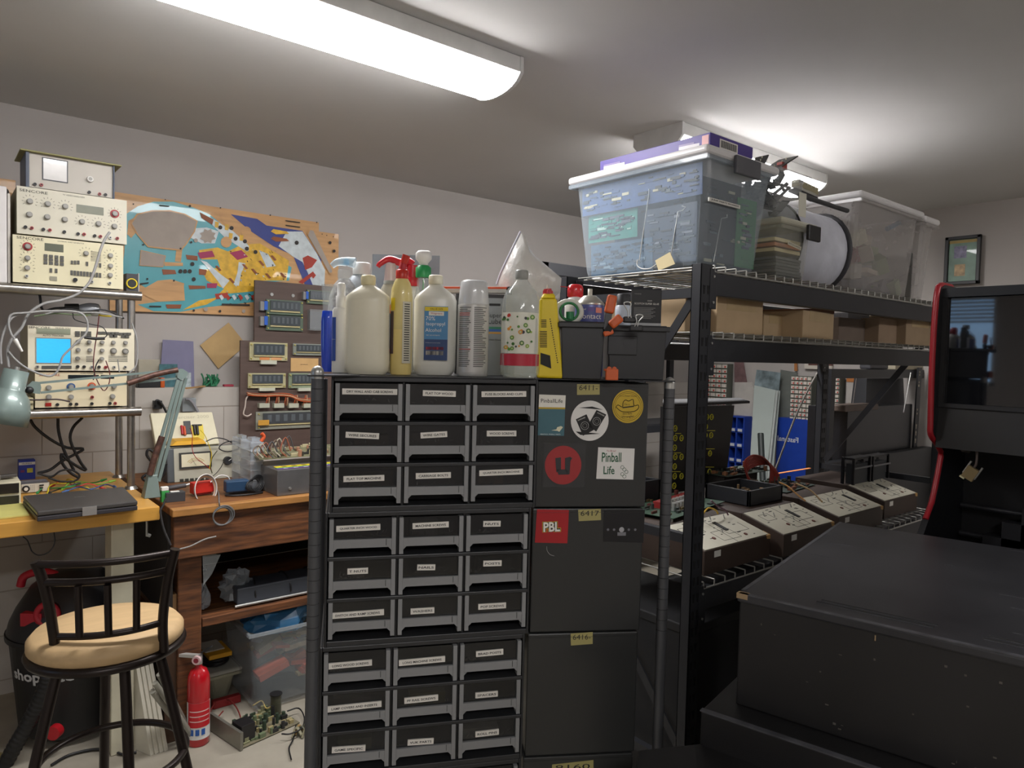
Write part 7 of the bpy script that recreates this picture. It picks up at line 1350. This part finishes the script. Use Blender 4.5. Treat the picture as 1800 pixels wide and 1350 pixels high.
b = MB(); b.box(2.64, 1.76, ZC + .0, 2.9, 1.86, ZC + .061, mt('26211f', .6)); tag(b.build('dark_block', bevel=.003), 'dark block under the board with the orange connector', 'block')
b = MB(); xo = PX(1366, 850, y=1.87).x; b.box(xo, 1.87, ZC + .001, PX(1425, 850, y=1.87).x, 1.885, PX(1395, 829, y=1.87).z, mt('e08a4a', .6)); tag(b.build('orange_folder', bevel=.003), 'bright orange edge showing behind the circuit boards', 'folder')
# arch of red wires
t = thing('red_wire_arch', 'arch of red ribbon wires standing up between two connectors', 'wires', PX(1315, 850, y=1.72)); AY = 1.70
for k in range(9):
    o_ = k * 2.2; b = MB(); b.tube([PX(x + (o_ * .35 if i < 3 else o_ * .9), y + (0 if i in (0, 6) else -6 + o_ * .9), y=AY + .004 * k) for i, (x, y) in enumerate(((1316, 845), (1309, 828), (1310, 815), (1325, 806), (1344, 812), (1354, 828), (1353, 850)))], .0035, mt('9a352a', .4), n=6); b.build('wire', t)
b = MB(); q = PX(1320, 849, y=AY); b.box(q.x - .03, AY - .01, q.z - .012, q.x + .04, AY + .04, q.z + .012, mt('8a8070', .5)); b.build('connector', t)
b = MB(); q = PX(1322, 853, y=AY); b.box(q.x - .06, AY - .02, ZC, q.x + .16, AY + .045, q.z - .013, BLK); tag(b.build('black_mat', bevel=.002), 'flat black base under the red wire arch', 'base')
for k, (pts, m, lab) in enumerate((([(1235, 905), (1245, 893), (1258, 897), (1262, 903)], 'c9a23a', 'yellow wire loop at the foot of the near upright'), ([(1250, 880), (1262, 890), (1275, 897), (1280, 905)], '6a4a5a', 'mauve wire trailing onto the nearest control box'), ([(1370, 848), (1385, 855), (1400, 868), (1415, 880)], 'a8763a', 'tan wires lying across the black tray'), ([(1400, 850), (1425, 862), (1445, 882)], '9a7f55', 'pale wire hanging from the black tray'))):
    b = MB(); b.tube([PX(x, y, y=1.46 + .0 * k) if k < 2 else PX(x, y, z=ZC + .075) for x, y in pts], .003, mt(m, .5)); tag(b.build('loose_wire'), lab, 'wire')
# black cabinet with yellow numbers
q0 = PX(1176, 868, y=1.84); q1 = PX(1277, 850, y=1.84); 
YB_ = 1.84; A4 = [PX(1174, 868, y=YB_), PX(1275, 856, y=YB_), PX(1291, 713, y=YB_), PX(1178, 716, y=YB_)]; A4[0].z = A4[1].z = ZC
t = thing('number_panel', 'tall black panel box with columns of yellow numbered circles behind the near upright', 'panel box', ((A4[0] + A4[1]) / 2)); b = MB(); dp = Vector((0, .05, 0)); b.hexa([A4[0], A4[1], A4[1] + dp, A4[0] + dp, A4[3], A4[2], A4[2] + dp, A4[3] + dp], mt('17181a', .4)); nb_ = b.build('body', t)
b = MB(); yk = mt('dcd640', .5); nn = 20
F = Face((A4[0].x, YB_ - .0008, A4[0].z), 0)
for cx, cy in ((1187, 753), (1243, 733), (1251, 733), (1241, 750), (1187, 770), (1240, 765), (1250, 765), (1186, 787), (1238, 782), (1187, 803), (1237, 798), (1248, 797), (1186, 820), (1237, 815), (1186, 837), (1236, 830), (1247, 829), (1185, 854), (1236, 846), (1198, 770), (1198, 803), (1198, 837)):
    a = F.ab(cx, cy); b.M = F.M; b.ring((a[0], a[1], 0), .0115, .0026, yk, n=14, k=4); nn -= 1; b.text(str(24 + nn % 30), a[0], a[1], .011, yk, n=.0006, bold=.03)
for (x0, x1, y) in ((1187, 1197, 762), (1240, 1257, 757), (1184, 1197, 796), (1238, 1256, 789), (1181, 1196, 829), (1236, 1255, 821)): p0 = F.ab(x0, y); p1 = F.ab(x1, y); b.bar((p0[0], p0[1], .0004), (p1[0], p1[1], .0004), .003, .0006, yk)
b.build('yellow_numbers', t, into=nb_)
b = MB(); T4 = [PX(1165, 716, y=YB_ - .03), PX(1318, 709, y=YB_ - .03), PX(1300, 703, y=YB_ + .05), PX(1165, 706, y=YB_ + .05)]; b.hexa(T4 + [v + Vector((0, 0, .01)) for v in T4], mt('1c1c1e', .5)); b.build('top_plate', t)
# dark machinery to the right of the rear upright
def darkbox(name, label, pxl, pxr, pyt, pyb, Y, depth, m, cat, bev=.004, lean=0, zb=None, group=None):
    a = PX(pxl, pyb, y=Y); e = PX(pxr, pyb, y=Y); tz = PX((pxl + pxr) / 2, pyt, y=Y).z; z0 = a.z if zb is None else zb; b = MB(); b.hexa([(a.x, Y, z0), (e.x, Y, z0), (e.x, Y + depth, z0), (a.x, Y + depth, z0), (a.x + lean, Y + abs(lean) * .5, tz), (e.x + lean, Y + abs(lean) * .5, tz), (e.x + lean, Y + depth, tz), (a.x + lean, Y + depth, tz)], m); return tag(b.build(name, bevel=bev), label, cat, group)
m_dk = mt('1b1c1f', .35, var=.1); m_dk2 = mt('2c2826', .5)

# crates added on the bottom deck to stand in for the shade there
for k in range(5):
    x = RX0 + PW + .02 + k * .36; hgt = (.56, .50, .58, .46, .55)[k]
    b = MB(); b.box(x, FYR + .05, .14 + .0245, x + .34, RYB - .06, .14 + .0245 + hgt, mt(('19191b', '141416', '1c1b1a', '151517', '19191b')[k], .7)); b.box(x - .003, FYR + .047, .14 + .0245 + hgt - .03, x + .343, RYB - .057, .14 + .0245 + hgt + .001, mt('1d1d1f', .6)); tag(b.build('shade_crate', bevel=.004), 'added black crate filling in for shade on the bottom deck of the rack', 'crate', 'added shade-filling crates on the bottom deck')
# ============================================================ BEYOND THE RACK
YC = 2.0
darkbox('display_cabinet', 'dark cabinet with a tan top edge beyond the rear upright', 1487, 1600, 714, 800, YC, .25, mt('1d1d20', .3, var=.2), 'cabinet', zb=0)
b = MB(); q = PX(1485, 716, y=YC - .005); e = PX(1543, 722, y=YC - .005); b.box(q.x, YC - .01, q.z - .028, e.x, YC + .1, q.z + .010, mt('51443c', .5)); tag(b.build('wooden_edge', bevel=.006), 'brown wooden edge lying on the dark cabinet beyond the rack', 'edge board')
darkbox('monitor_back', 'tall slanted black panel seen beneath the second shelf', 1522, 1600, 665, 712, YC + .12, .1, mt('1a1b1f', .4), 'panel', lean=.03, zb=PX(1530, 718, y=YC).z)
darkbox('grey_carton', 'grey-brown carton left of the dark cabinet beyond the rack', 1462, 1486, 720, 800, 2.35, .14, mt('5b544d', .6), 'carton', zb=0)
darkbox('black_cabinet', 'low black cabinet beyond the rack with a worn lower edge', 1455, 1640, 800, 880, 1.93, .06, mt('17181b', .4), 'cabinet', zb=0)
darkbox('beige_wall_unit', 'pale beige unit beside the arcade machine edge', 1590, 1660, 700, 800, 2.25, .15, mt('6f675a', .6), 'cabinet', zb=0)
b = MB(); q = PX(1630, 785, y=2.2); b.cyl(q - Vector((.05, 0, 0)), q, .022, mt('8f8f92', .3, .5)); b.cyl((q.x - .025, q.y + .012, q.z), (q.x - .025, 2.249, q.z), .008, SILV); tag(b.build('silver_knob'), 'silver knob by the red edge of the arcade machine', 'knob')
# coin mech like boxes on the deck
for k, (a, e_, yt, lab) in enumerate(((1500, 1528, 806, 'small black metal frame on the deck, left of two'), (1533, 1560, 802, 'small black metal frame on the deck, right of two'))):
    p0 = PX(a, 840, y=1.50); p1 = PX(e_, 840, y=1.50); z1 = PX(a, yt, y=1.50).z; b = MB(); m = mt('1f1f22', .35, .3); r_ = .006
    for (x, y) in ((p0.x, 1.50), (p1.x, 1.50), (p0.x, 1.55), (p1.x, 1.55)): b.box(x - r_, y - r_, ZC + .001, x + r_, y + r_, z1, m)
    b.box(p0.x, 1.50, z1 - .01, p1.x, 1.55, z1, m); b.box(p0.x + .02, 1.505, ZC + .001, p1.x - .01, 1.545, z1 - .03, mt('2c2e31', .5)); b.box(p0.x - r_, 1.49, z1 - .05, p1.x + r_, 1.494, z1 - .042, mt('77777a', .4, .5))
    tag(b.build('coin_mechanism', bevel=.001), lab, 'mechanism')
# keyhole strip
t = thing('perforated_strip', 'upright black steel strip with keyhole slots beside the arcade machine', 'steel strip', PX(1612, 800, y=1.98) * Vector((1, 1, 0))); b = MB(); pt = PX(1618, 646, y=1.98); pb_ = PX(1602, 890, y=1.98); d_ = (pb_ - pt); pb_ = pt + d_ * (pt.z / -d_.z); F = Face((pb_.x, 1.98, 0), 0); 
lean = (pt.x - pb_.x) / pt.z
b = MB(); w_ = .03; b.hexa([(pb_.x - w_, 1.98, 0), (pb_.x + w_, 1.98, 0), (pb_.x + w_, 1.99, 0), (pb_.x - w_, 1.99, 0), (pt.x - w_, 1.98, pt.z), (pt.x + w_, 1.98, pt.z), (pt.x + w_, 1.99, pt.z), (pt.x - w_, 1.99, pt.z)], m_dk); b.build('strip', t)
b = MB()
for y in (654, 659, 672, 678, 720, 727, 748, 752, 760, 764, 773, 777, 842):
    c_ = PX(1617 - (y - 650) * .065, y, y=1.979); b.cyl(c_, c_ + Vector((0, -.001, 0)), .010 if y in (678, 748, 760, 773) else .007, mt('a9a08e', .6), n=10)
b.build('holes', t); b = MB(); b.cyl(PX(1601, 655, y=1.97), PX(1588, 725, y=1.97), .004, SILV, n=8); tag(b.build('thin_rod'), 'thin bright rod leaning beside the perforated strip', 'rod')
b = MB(); b.tube([PX(1437, 655, y=1.90), PX(1418, 690, y=1.85), PX(1395, 740, y=1.8), PX(1362, 828, y=1.74)], .005, mt('6a6660', .4, .4), n=8); tag(b.build('grey_hose'), 'grey hose slanting down from the rear upright to the circuit boards', 'hose')
b = MB(); b.cyl(PX(1507, 656, y=2.1), PX(1499, 710, y=2.1), .004, mt('4a4440', .5), n=8); tag(b.build('thin_rod'), 'thin dark rod in front of the framed white sheet', 'rod')
b = MB(); q = PX(1500, 656, y=2.0); e = PX(1640, 664, y=2.0); b.box(PX(1462, 655, y=2.0).x, 2.0, PX(1500, 665, y=2.0).z, e.x, 2.05, PX(1500, 649, y=2.0).z, m_dk); b.box(PX(1462, 655, y=2.0).x, 2.0, 0, PX(1462, 655, y=2.0).x + .05, 2.05, PX(1500, 665, y=2.0).z, m_dk); b.box(e.x - .05, 2.0, 0, e.x, 2.05, PX(1500, 665, y=2.0).z, m_dk); tag(b.build('steel_stand'), 'plain black steel frame standing behind the rack', 'frame')
darkbox('cream_box', 'cream box lying on the black frame under the second shelf', 1574, 1625, 639, 649, 2.01, .1, mt('a59c86', .6), 'box', zb=PX(1500, 649, y=2.0).z + .0005)
darkbox('grey_motor', 'dark grey round-cornered motor on the black frame', 1530, 1562, 637, 649, 2.01, .07, mt('3a3a3e', .4), 'motor', bev=.01, zb=PX(1500, 649, y=2.0).z + .0005)
# second rack standing against the block wall: its beam shows left of the big tote
t = thing('wall_rack', 'second black rack against the far wall, its top beam showing behind the totes', 'rack', (2.6, 3.3, 0)); p = PX(958, 460, y=3.2); zb = p.z
xq = [p.x - .02, p.x + 1.6]
for x in xq:
    for y in (3.2, 3.5): b = MB(); b.box(x, y, 0, x + .05, y + .035, zb - .0, m_rk); b.build('upright', t)
for y in (3.2, 3.5):
    b = MB(); b.box(xq[0], y, zb - .07, xq[1] + .05, y + .03, zb, m_rk); b.build('beam', t)
for z in (.5, 1.1, zb - .45):
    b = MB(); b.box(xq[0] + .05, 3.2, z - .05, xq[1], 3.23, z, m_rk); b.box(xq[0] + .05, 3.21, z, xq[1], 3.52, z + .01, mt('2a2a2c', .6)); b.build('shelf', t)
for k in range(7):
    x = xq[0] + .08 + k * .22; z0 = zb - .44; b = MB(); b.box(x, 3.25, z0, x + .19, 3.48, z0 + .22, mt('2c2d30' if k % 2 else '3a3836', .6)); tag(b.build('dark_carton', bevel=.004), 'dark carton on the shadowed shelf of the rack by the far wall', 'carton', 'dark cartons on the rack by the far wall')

# ============================================================ RIGHT-HAND WALL
WXr = 5.32
def wr(px, py, off=0): return PX(px, py, x=WXr - off)
def wallpoly(name, label, poly, m, cat, th=.01, off=0, group=None, bev=0):
    vs = [wr(x, y, off) for x, y in poly]; b = MB(); n = len(vs); bk_ = [v + Vector((th, 0, 0)) for v in vs]; b.add(vs + bk_, [tuple(range(n)), tuple(range(2 * n - 1, n - 1, -1))] + [(i, n + i, n + (i + 1) % n, (i + 1) % n) for i in range(n)], m); return tag(b.build(name, bevel=bev), label, cat, group)
FW_ = Face((WXr, 3.4, 0), -math.pi / 2)      # local x runs along -Y
def wab(px, py): return FW_.ab(px, py)
# framed picture, upper right
p0 = wab(1660, 502); p1 = wab(1727, 412); t = thing('framed_picture', 'green artwork in a black frame high on the wall above the arcade machine', 'picture', FW_.M @ Vector((p0[0], p0[1], 0)))
b = FW_.mb(); e = .022
for a_, c_ in (((p0[0], p0[1]), (p1[0], p0[1] + e)), ((p0[0], p1[1] - e), (p1[0], p1[1])), ((p0[0], p0[1]), (p0[0] + e, p1[1])), ((p1[0] - e, p0[1]), (p1[0], p1[1]))): frect(b, a_, c_, 0, .025, BLK)
b.build('frame', t, bevel=.003)
b = FW_.mb(); frect(b, (p0[0] + e, p0[1] + e), (p1[0] - e, p1[1] - e), 0, .008, mt('6a8a76', .4, var=.35, scale=9, coat=.3)); W = p1[0] - p0[0]; Hh = p1[1] - p0[1]
frect(b, (p0[0] + W * .1, p1[1] - Hh * .14), (p1[0] - W * .12, p1[1] - Hh * .08), .008, .009, mt('a88f4f', .5)); frect(b, (p0[0] + W * .25, p0[1] + Hh * .55), (p0[0] + W * .6, p0[1] + Hh * .8), .008, .009, mt('8a86a0', .5, var=.5, scale=40)); frect(b, (p0[0] + W * .28, p0[1] + Hh * .18), (p0[0] + W * .58, p0[1] + Hh * .42), .008, .009, mt('b59a72', .5, var=.4, scale=40)); b.build('artwork', t)
# small-parts drawer cabinets
def parts_cab(label, pl, pr, pt, pb, cols, rws_, dep=.08, tilt=0):
    a = wab(pl, pb); e = wab(pr, pt); t = thing('parts_organizer', label, 'parts organizer', FW_.M @ Vector((a[0], a[1], dep)), 0, 'wall organizers of tiny drawers'); w = e[0] - a[0]; h = e[1] - a[1]; b = FW_.mb(); b.box(a[0], a[1], 0, e[0], e[1], dep, mt('55584f', .6)); b.build('frame', t)
    for i in range(rws_):
        for j in range(cols):
            x = a[0] + w * (j + .12) / cols; y = a[1] + h * (i + .15) / rws_; x1 = a[0] + w * (j + .88) / cols; y1 = a[1] + h * (i + .85) / rws_
            b = FW_.mb(); b.box(x, y, dep, x1, y1, dep + .012, mt('cfc8bd', .5)); b.box(x + (x1 - x) * .55, y + (y1 - y) * .1, dep + .012, x1 - (x1 - x) * .08, y + (y1 - y) * .6, dep + .013, mt('c8483f' if (i * 7 + j * 3) % 5 else 'd8d0c6', .5)); b.build('tiny_drawer', t)
parts_cab('organizer of tiny white drawers with red marks beside the near upright', 1240, 1289, 640, 712, 5, 9)
parts_cab('organizer of tiny drawers glimpsed between the cabinet post and the near upright', 1183, 1206, 640, 700, 4, 10)
parts_cab('mirror reflection of an organizer of tiny drawers, built solid, left of the rear upright', 1398, 1437, 662, 738, 5, 10)  # drawers reflected in a mirror, modelled as a solid organizer
parts_cab('organizer of tiny drawers right of the rear upright', 1456, 1486, 663, 720, 4, 8)
wallpoly('reddish_poster', 'faded reddish poster on the wall beside the first drawer organizer', [(1291, 674), (1313, 672), (1306, 632), (1291, 632)], mt('7a5f5f', .6, var=.3, scale=20), 'poster', .004)
wallpoly('white_block_ledge', 'pale block strip along the wall low under the reddish poster', [(1289, 860), (1325, 860), (1328, 688), (1320, 672), (1291, 672)], mt('c2bdb6', .7), 'wall panel', .02, .005)
wallpoly('grey_sheet', 'grey-green panel hung beside the small drawers', [(1366, 742), (1397, 742), (1401, 655), (1372, 650)], mt('6a6e68', .6), 'panel', .01, .01)
wallpoly('wood_trim_strip', 'short orange wooden trim strip above the drawers', [(1396, 652), (1401, 652), (1400, 630), (1396, 630)], mt('a86f3f', .5), 'trim strip', .01, .01)
# leaning white sheet with a colourful top
p = [wr(1316, 852, .25), wr(1354, 862, .25), wr(1370, 690, .08), wr(1328, 678, .08)]
def sheet(name, label, pts, m, cat, dx=.006, group=None):
    b = MB(); b.hexa([pts[0], pts[1], pts[1] + Vector((dx, 0, 0)), pts[0] + Vector((dx, 0, 0)), pts[3], pts[2], pts[2] + Vector((dx, 0, 0)), pts[3] + Vector((dx, 0, 0))], m); return tag(b.build(name), label, cat, group)
def tofloor(a, c): d = a - c; return c + d * (c.z / -d.z)
L_ = [wr(1316, 852, .45), wr(1356, 862, .45), wr(1371, 687, .12), wr(1326, 676, .12)]
L_[0] = tofloor(L_[0], L_[3]); L_[1] = tofloor(L_[1], L_[2]); L_[0].x = max(L_[0].x, 3.9)
sheet('white_sheet', 'tall pale green-white sheet leaning on the wall, middle of the view under the rack', L_, mt('a9b2ad', .4, var=.05, scale=3), 'sheet')
T_ = [wr(1326, 677, .122), wr(1369, 687, .122), wr(1372, 655, .10), wr(1330, 650, .10)]; sheet('printed_top', 'strip of colourful print above the leaning white sheet', T_, mt('77868a', .5, var=.6, scale=14), 'print')
b = MB(); a = wr(1366, 688, .16); e = wr(1348, 860, .5); e = tofloor(e, a); b.cyl(a, e, .012, mt('9aa09c', .4), n=8); tag(b.build('thin_tube'), 'thin pale tube leaning along the right edge of the white sheet', 'tube')
b = MB(); a = wr(1337, 762, .6); e = wr(1341, 850, .7); e = tofloor(e, a); b.tube([a, a * .6 + e * .4, e], .022, mt('2f3533', .5), n=8); tag(b.build('dark_tube'), 'dark tube standing in front of the leaning white sheet', 'tube')
# blue bins
def blue_bin(label, pl, pr, pt, pb, cols, rws_, txt_=None, side=None):
    wab = lambda px, py: Face((WXr - .12, 3.4, 0), -math.pi / 2).ab(px, py)
    a = wab(pl, pb); e = wab(pr, pt); t = thing('blue_bin_rack', label, 'bin rack', FW_.M @ Vector((a[0], a[1], .1)), 0, 'blue pigeonhole racks'); w = e[0] - a[0]; h = e[1] - a[1]; bm_ = mt('1d3f9f', .4); b = FW_.mb(); dep = .12; b.box(a[0], a[1], 0, e[0], e[1], .01, bm_)
    for j in range(cols + 1): x = a[0] + w * j / cols; b.box(x - .006, a[1], 0, x + .006, e[1], dep, bm_)
    b.build('frame', t)
    for i in range(rws_ + 1):
        y = a[1] + h * i / rws_; b = FW_.mb(); b.box(a[0], y - .006, 0, e[0], y + .006, dep + .001, bm_); b.box(a[0], y, dep - .008, e[0], y + .035, dep + .001, bm_) if i < rws_ else None
        if i < rws_:
            for j in range(cols): x = a[0] + w * (j + .2) / cols; b.box(x, y + .005, dep + .001, x + w * .6 / cols, y + .028, dep + .002, mt('c9ccd4', .5))
        b.build('shelf', t)
    if side:
        s0 = wab(side[0], pb); s1 = wab(side[1], pt); b = FW_.mb(); b.box(s0[0], a[1], 0, a[0] - .006, e[1] + .02, dep, bm_); b.build('side_panel', t); b = FW_.mb(); cxy = wab(1385, 772); ww_ = wab(1404, 772)[0] - wab(1367, 772)[0]; b.text(txt_[0], cxy[0], cxy[1], ww_, mt('c9ccd4', .5), n=dep + .002, flip=True, maxh=.09, bold=.02); b.build('lettering', t)
blue_bin('blue pigeonhole rack left of the leaning white sheet', 1278, 1308, 734, 862, 2, 5)
blue_bin('mirror reflection of a blue pigeonhole rack, built solid with reversed lettering, left of the rear upright', 1420, 1442, 745, 860, 2, 5, ('Fastenal', (1386, 772), .14), (1362, 1419))  # reversed mirror image, modelled as a solid rack
wallpoly('white_sheet_framed', 'white sheet with an orange top edge beyond the rear upright', [(1488, 745), (1540, 745), (1540, 673), (1488, 670)], mt('b5afa8', .6), 'sheet', .01, .01)
wallpoly('orange_trim_strip', 'orange strip along the top of the white sheet', [(1488, 671), (1540, 674), (1540, 666), (1488, 664)], mt('b5713a', .5), 'trim strip', .02, .015)
wallpoly('small_picture', 'framed picture with white mount partly hidden by the rear upright', [(1414, 648), (1462, 650), (1462, 628), (1414, 628)], mt('c9c2b6', .5), 'picture', .02, .01)
wallpoly('picture_print', 'dark reddish print in the white mount at the rear upright', [(1421, 642), (1462, 643), (1462, 628), (1421, 628)], mt('6a4640', .5, var=.5, scale=30), 'print', .02, .012)

# ============================================================ ARCADE MACHINE
AX = 2.42; m_arc = mt('17181b', .4, var=.05); m_red = mt('a3202b', .35, var=.04)
def AP(px, py, dx=0): return PX(px, py, x=AX + dx)
t = thing('arcade_machine', 'black arcade machine with red edge trim and dark monitor glass at the right', 'arcade machine', (AX + .3, .5, 0))
prof = [(1643, 507), (1640, 525), (1636, 575), (1632, 655), (1630, 735), (1630, 762), (1640, 778), (1648, 792), (1648, 802), (1640, 845), (1632, 882), (1621, 912)]
ys = AP(1640, 600).y                     # side panel plane near this Y
YS = .86; depthpts = []
pr3 = [PX(x, y, y=YS) for x, y in prof]
lowz = pr3[-1].z; pr3 += [Vector((pr3[-1].x - .05, YS, lowz - .06)), Vector((pr3[-1].x - .05, YS, 0))]
XB = AX + .78; side = [(v.x, v.z) for v in pr3] + [(XB, 0), (XB, pr3[0].z), (pr3[0].x + .03, pr3[0].z + .012)]
b = MB(); vs = [Vector((x, YS, z)) for x, z in side]; vs2 = [v - Vector((0, .018, 0)) for v in vs]; n = len(vs); b.add(vs + vs2, [tuple(range(n)), tuple(range(2 * n - 1, n - 1, -1))] + [(i, (i + 1) % n, n + (i + 1) % n, n + i) for i in range(n)], m_arc); b.build('side_panel', t)
b = MB(); vs = [Vector((x, YS - .62, z)) for x, z in side]; vs2 = [v - Vector((0, .018, 0)) for v in vs]; b.add(vs + vs2, [tuple(range(n)), tuple(range(2 * n - 1, n - 1, -1))] + [(i, (i + 1) % n, n + (i + 1) % n, n + i) for i in range(n)], m_arc); b.build('side_panel', t)
for yy in (YS - .009, YS - .629):
    b = MB(); P = [Vector((v.x, yy, v.z)) for v in [pr3[0] + Vector((.10, 0, .012)), pr3[0] + Vector((.03, 0, .012)), pr3[0] + Vector((.006, 0, .006))] + pr3[:-2]]; b.tube(P, .0085, m_red, n=10, k=3); b.build('red_trim', t)
xf = pr3[3].x + .03
b = MB(); zt_ = pr3[0].z; b.box(xf, YS - .62, zt_ - .02, XB, YS - .018, zt_, m_arc); b.box(XB - .02, YS - .62, 0, XB, YS - .018, zt_, m_arc); b.build('top_and_back', t)
zg1 = AP(1700, 524).z; zg0 = PX(1700, 711, x=xf + .02).z
b = MB(); b.box(xf, YS - .62, zg1, xf + .03, YS - .018, zt_ - .02, m_arc); b.build('marquee_panel', t)
b = MB(); gy0, gy1 = YS - .60, YS - .03; m_glass = mt('121316', .04, coat=1, var=.02); b.box(xf + .02, gy0, zg0, xf + .03, gy1, zg1, m_glass); b.build('monitor_glass', t)
b = MB(); m_bez = mt('1f1f21', .5)
for a_, c_ in (((gy0 - .02, zg0 - .012), (gy1 + .012, zg0)), ((gy0 - .02, zg1), (gy1 + .012, zg1 + .01)), ((gy0 - .02, zg0), (gy0, zg1)), ((gy1, zg0), (gy1 + .012, zg1))): b.box(xf + .005, a_[0], a_[1], xf + .035, c_[0], c_[1], m_bez)
b.build('bezel', t)
zc1 = PX(1700, 792, x=xf).z
b = MB(); b.hexa([(xf + .03, YS - .62, zc1), (xf + .03, YS - .018, zc1), (xf + .04, YS - .018, zg0 - .012), (xf + .04, YS - .62, zg0 - .012), (xf, YS - .62, zc1), (xf, YS - .018, zc1), (xf + .012, YS - .018, zg0 - .012), (xf + .012, YS - .62, zg0 - .012)], mt('1f1e1e', .45)); b.build('lower_bezel_panel', t)
b = MB(); b.box(xf + .25, YS - .62, 0, xf + .27, YS - .018, zc1, mt('101013', .6)); b.build('inner_back', t)
b = MB(); q = PX(1700, 870, x=xf + .1); 
for k in range(3): b.cyl((xf + .2, YS - .60, q.z - .05 - .09 * k), (xf + .2, YS - .03, q.z - .05 - .09 * k), .008, mt('26262a', .4)); b.box(xf + .18, YS - .3 + .05 * k, q.z - .15 - .05 * k, xf + .24, YS - .2 + .05 * k, q.z - .03 - .05 * k, mt('1d1d21', .5))
b.build('inner_frame', t)
b = MB(); Xc = xf + .02; b.tube([PX(x, y, x=Xc) for x, y in ((1700, 788), (1712, 786), (1717, 795), (1716, 815), (1712, 822))], .0035, mt('4f4540', .5), n=6); b.build('hanging_cable', t)
b = MB(); c_ = PX(1706, 832, x=Xc); Rt = Matrix.Rotation(.5, 3, 'X'); b.obox(c_, .014, .032, .038, mt('7d6c4a', .5), Rt); b.obox(c_ + Rt @ Vector((0, .012, -.022)), .008, .014, .006, mt('cfc8a0', .4), Rt); 
for s_ in (-1, 1): b.cyl(c_ + Rt @ Vector((0, .017 * s_, -.01)), c_ + Rt @ Vector((0, .017 * s_, .032)), .003, SILV, n=6)
b.build('serial_connector', t)
b = MB(); b.hexa([PX(1681, 782, x=Xc + .01), PX(1712, 782, x=Xc + .01), PX(1712, 782, x=Xc + .04), PX(1681, 782, x=Xc + .04), PX(1690, 794, x=Xc + .01), PX(1704, 797, x=Xc + .01), PX(1704, 797, x=Xc + .04), PX(1690, 794, x=Xc + .04)][::-1], mt('3a352e', .5)); b.build('bracket', t)

# ============================================================ BLACK CABINET IN THE FOREGROUND
TZc = 1.10; m_bc = mt('1b1a1b', .48, var=.3, scale=5, bump=.02); m_edge = mt('4a4a4e', .4, var=.4, scale=30)
C1 = PX(1300, 1042, z=TZc); C2 = PX(1478, 918, z=TZc); C4 = PX(1800, 1156, z=TZc); u_ = (C2 - C1).normalized(); v_ = (C4 - C1); v_ = (v_ - u_ * v_.dot(u_)).normalized(); LU = (C2 - C1).length; LV = .62
M_ = Matrix(((v_.x, u_.x, 0, C1.x), (v_.y, u_.y, 0, C1.y), (0, 0, 1, 0), (0, 0, 0, 1)))   # local x along the front edge, y backwards
zl2 = PX(1291, 1238, d=(C1 - CAM).dot(FH)).z
t = thing('black_game_cabinet', 'large scuffed black wooden cabinet filling the lower right corner', 'game cabinet', (C1 + C2) / 2 * Vector((1, 1, 0)))
b = MB(M_); b.box(0, 0, zl2, LV, LU, TZc - .002, m_bc); b.build('upper_body', t, bevel=.004)
b = MB(M_); b.box(-.004, -.004, TZc - .018, LV + .004, LU + .004, TZc, mt('37373a', .4, scale=4, dark='242427'))
b.build('top_panel', t, bevel=.004)
b = MB(M_); sl = mt('0c0c0d', .8)
for (x0, x1, y) in ((.135, .335, .045), (.14, .34, .062), (.41, .60, .045), (.415, .60, .062)): b.box(x0, y, TZc + .0001, x1, y + .009, TZc + .0008, sl); b.box(x0, y - .0015, TZc + .0001, x1, y, TZc + .0009, m_edge)  # pale strip along each slot is a painted highlight
b.build('vent_slots', t)
b = MB(M_); b.box(-.045, -.07, 0, LV + .05, LU + .03, zl2, m_bc); b.build('lower_body', t, bevel=.004)
b = MB(M_); wk = mt('9a8262', .8); b.box(-.0045, -.0045, TZc - .010, .018, .010, TZc + .0006, wk); b.box(-.0042, .02, TZc - .0015, .004, LU, TZc + .0006, m_edge); b.box(.0, -.0042, TZc - .0015, LV, .006, TZc + .0006, m_edge); b.box(-.046, -.071, zl2 - .002, LV, -.058, zl2 + .0006, m_edge); b.box(.25, -.0046, TZc - .03, .252, -.0042, TZc - .02, wk); b.build('worn_edges', t)
rg = random.Random(3); b = MB(M_)
for k in range(26): x = rg.uniform(.02, .6); z = rg.uniform(zl2 + .01, TZc - .03); s_ = rg.uniform(.001, .006); b.box(x, -.0006, z, x + s_, 0, z + rg.uniform(.001, .004), mt('55504a', .7))
for k in range(10): x = rg.uniform(.02, .6); y = rg.uniform(.1, LU); b.box(x, y, TZc, x + rg.uniform(.01, .08), y + .0015, TZc + .0005, mt('4d4d50', .6))
b.build('scuff_marks', t)
# low black slab at the bottom edge
z_ = .80; P = [PX(1122, 1318, z=z_), PX(1240, 1306, z=z_), PX(1420, 1362, z=z_), PX(1300, 1420, z=z_), PX(1125, 1345, z=z_)]
pin = [P[0], P[1], PX(1560, 1400, z=z_), PX(1420, 1500, z=z_), PX(1118, 1350, z=z_ - .0)]
b = MB(); n = 5; vs = pin + [v - Vector((0, 0, .03)) for v in pin]
b.add(vs, [tuple(range(n - 1, -1, -1)) if False else tuple(range(n)), tuple(range(2 * n - 1, n - 1, -1))] + [(i, n + i, n + (i + 1) % n, (i + 1) % n) for i in range(n)], m_bc); t = thing('black_slab_shelf', 'black glossy board sticking out at the bottom edge of the picture', 'board', (P[0].x, P[0].y, 0)); b.build('board', t, bevel=.003)
b = MB(); c_ = sum(pin, Vector()) / 5; b.box(c_.x - .05, c_.y - .05, 0, c_.x + .05, c_.y + .05, z_ - .031, m_bc); b.build('support', t)
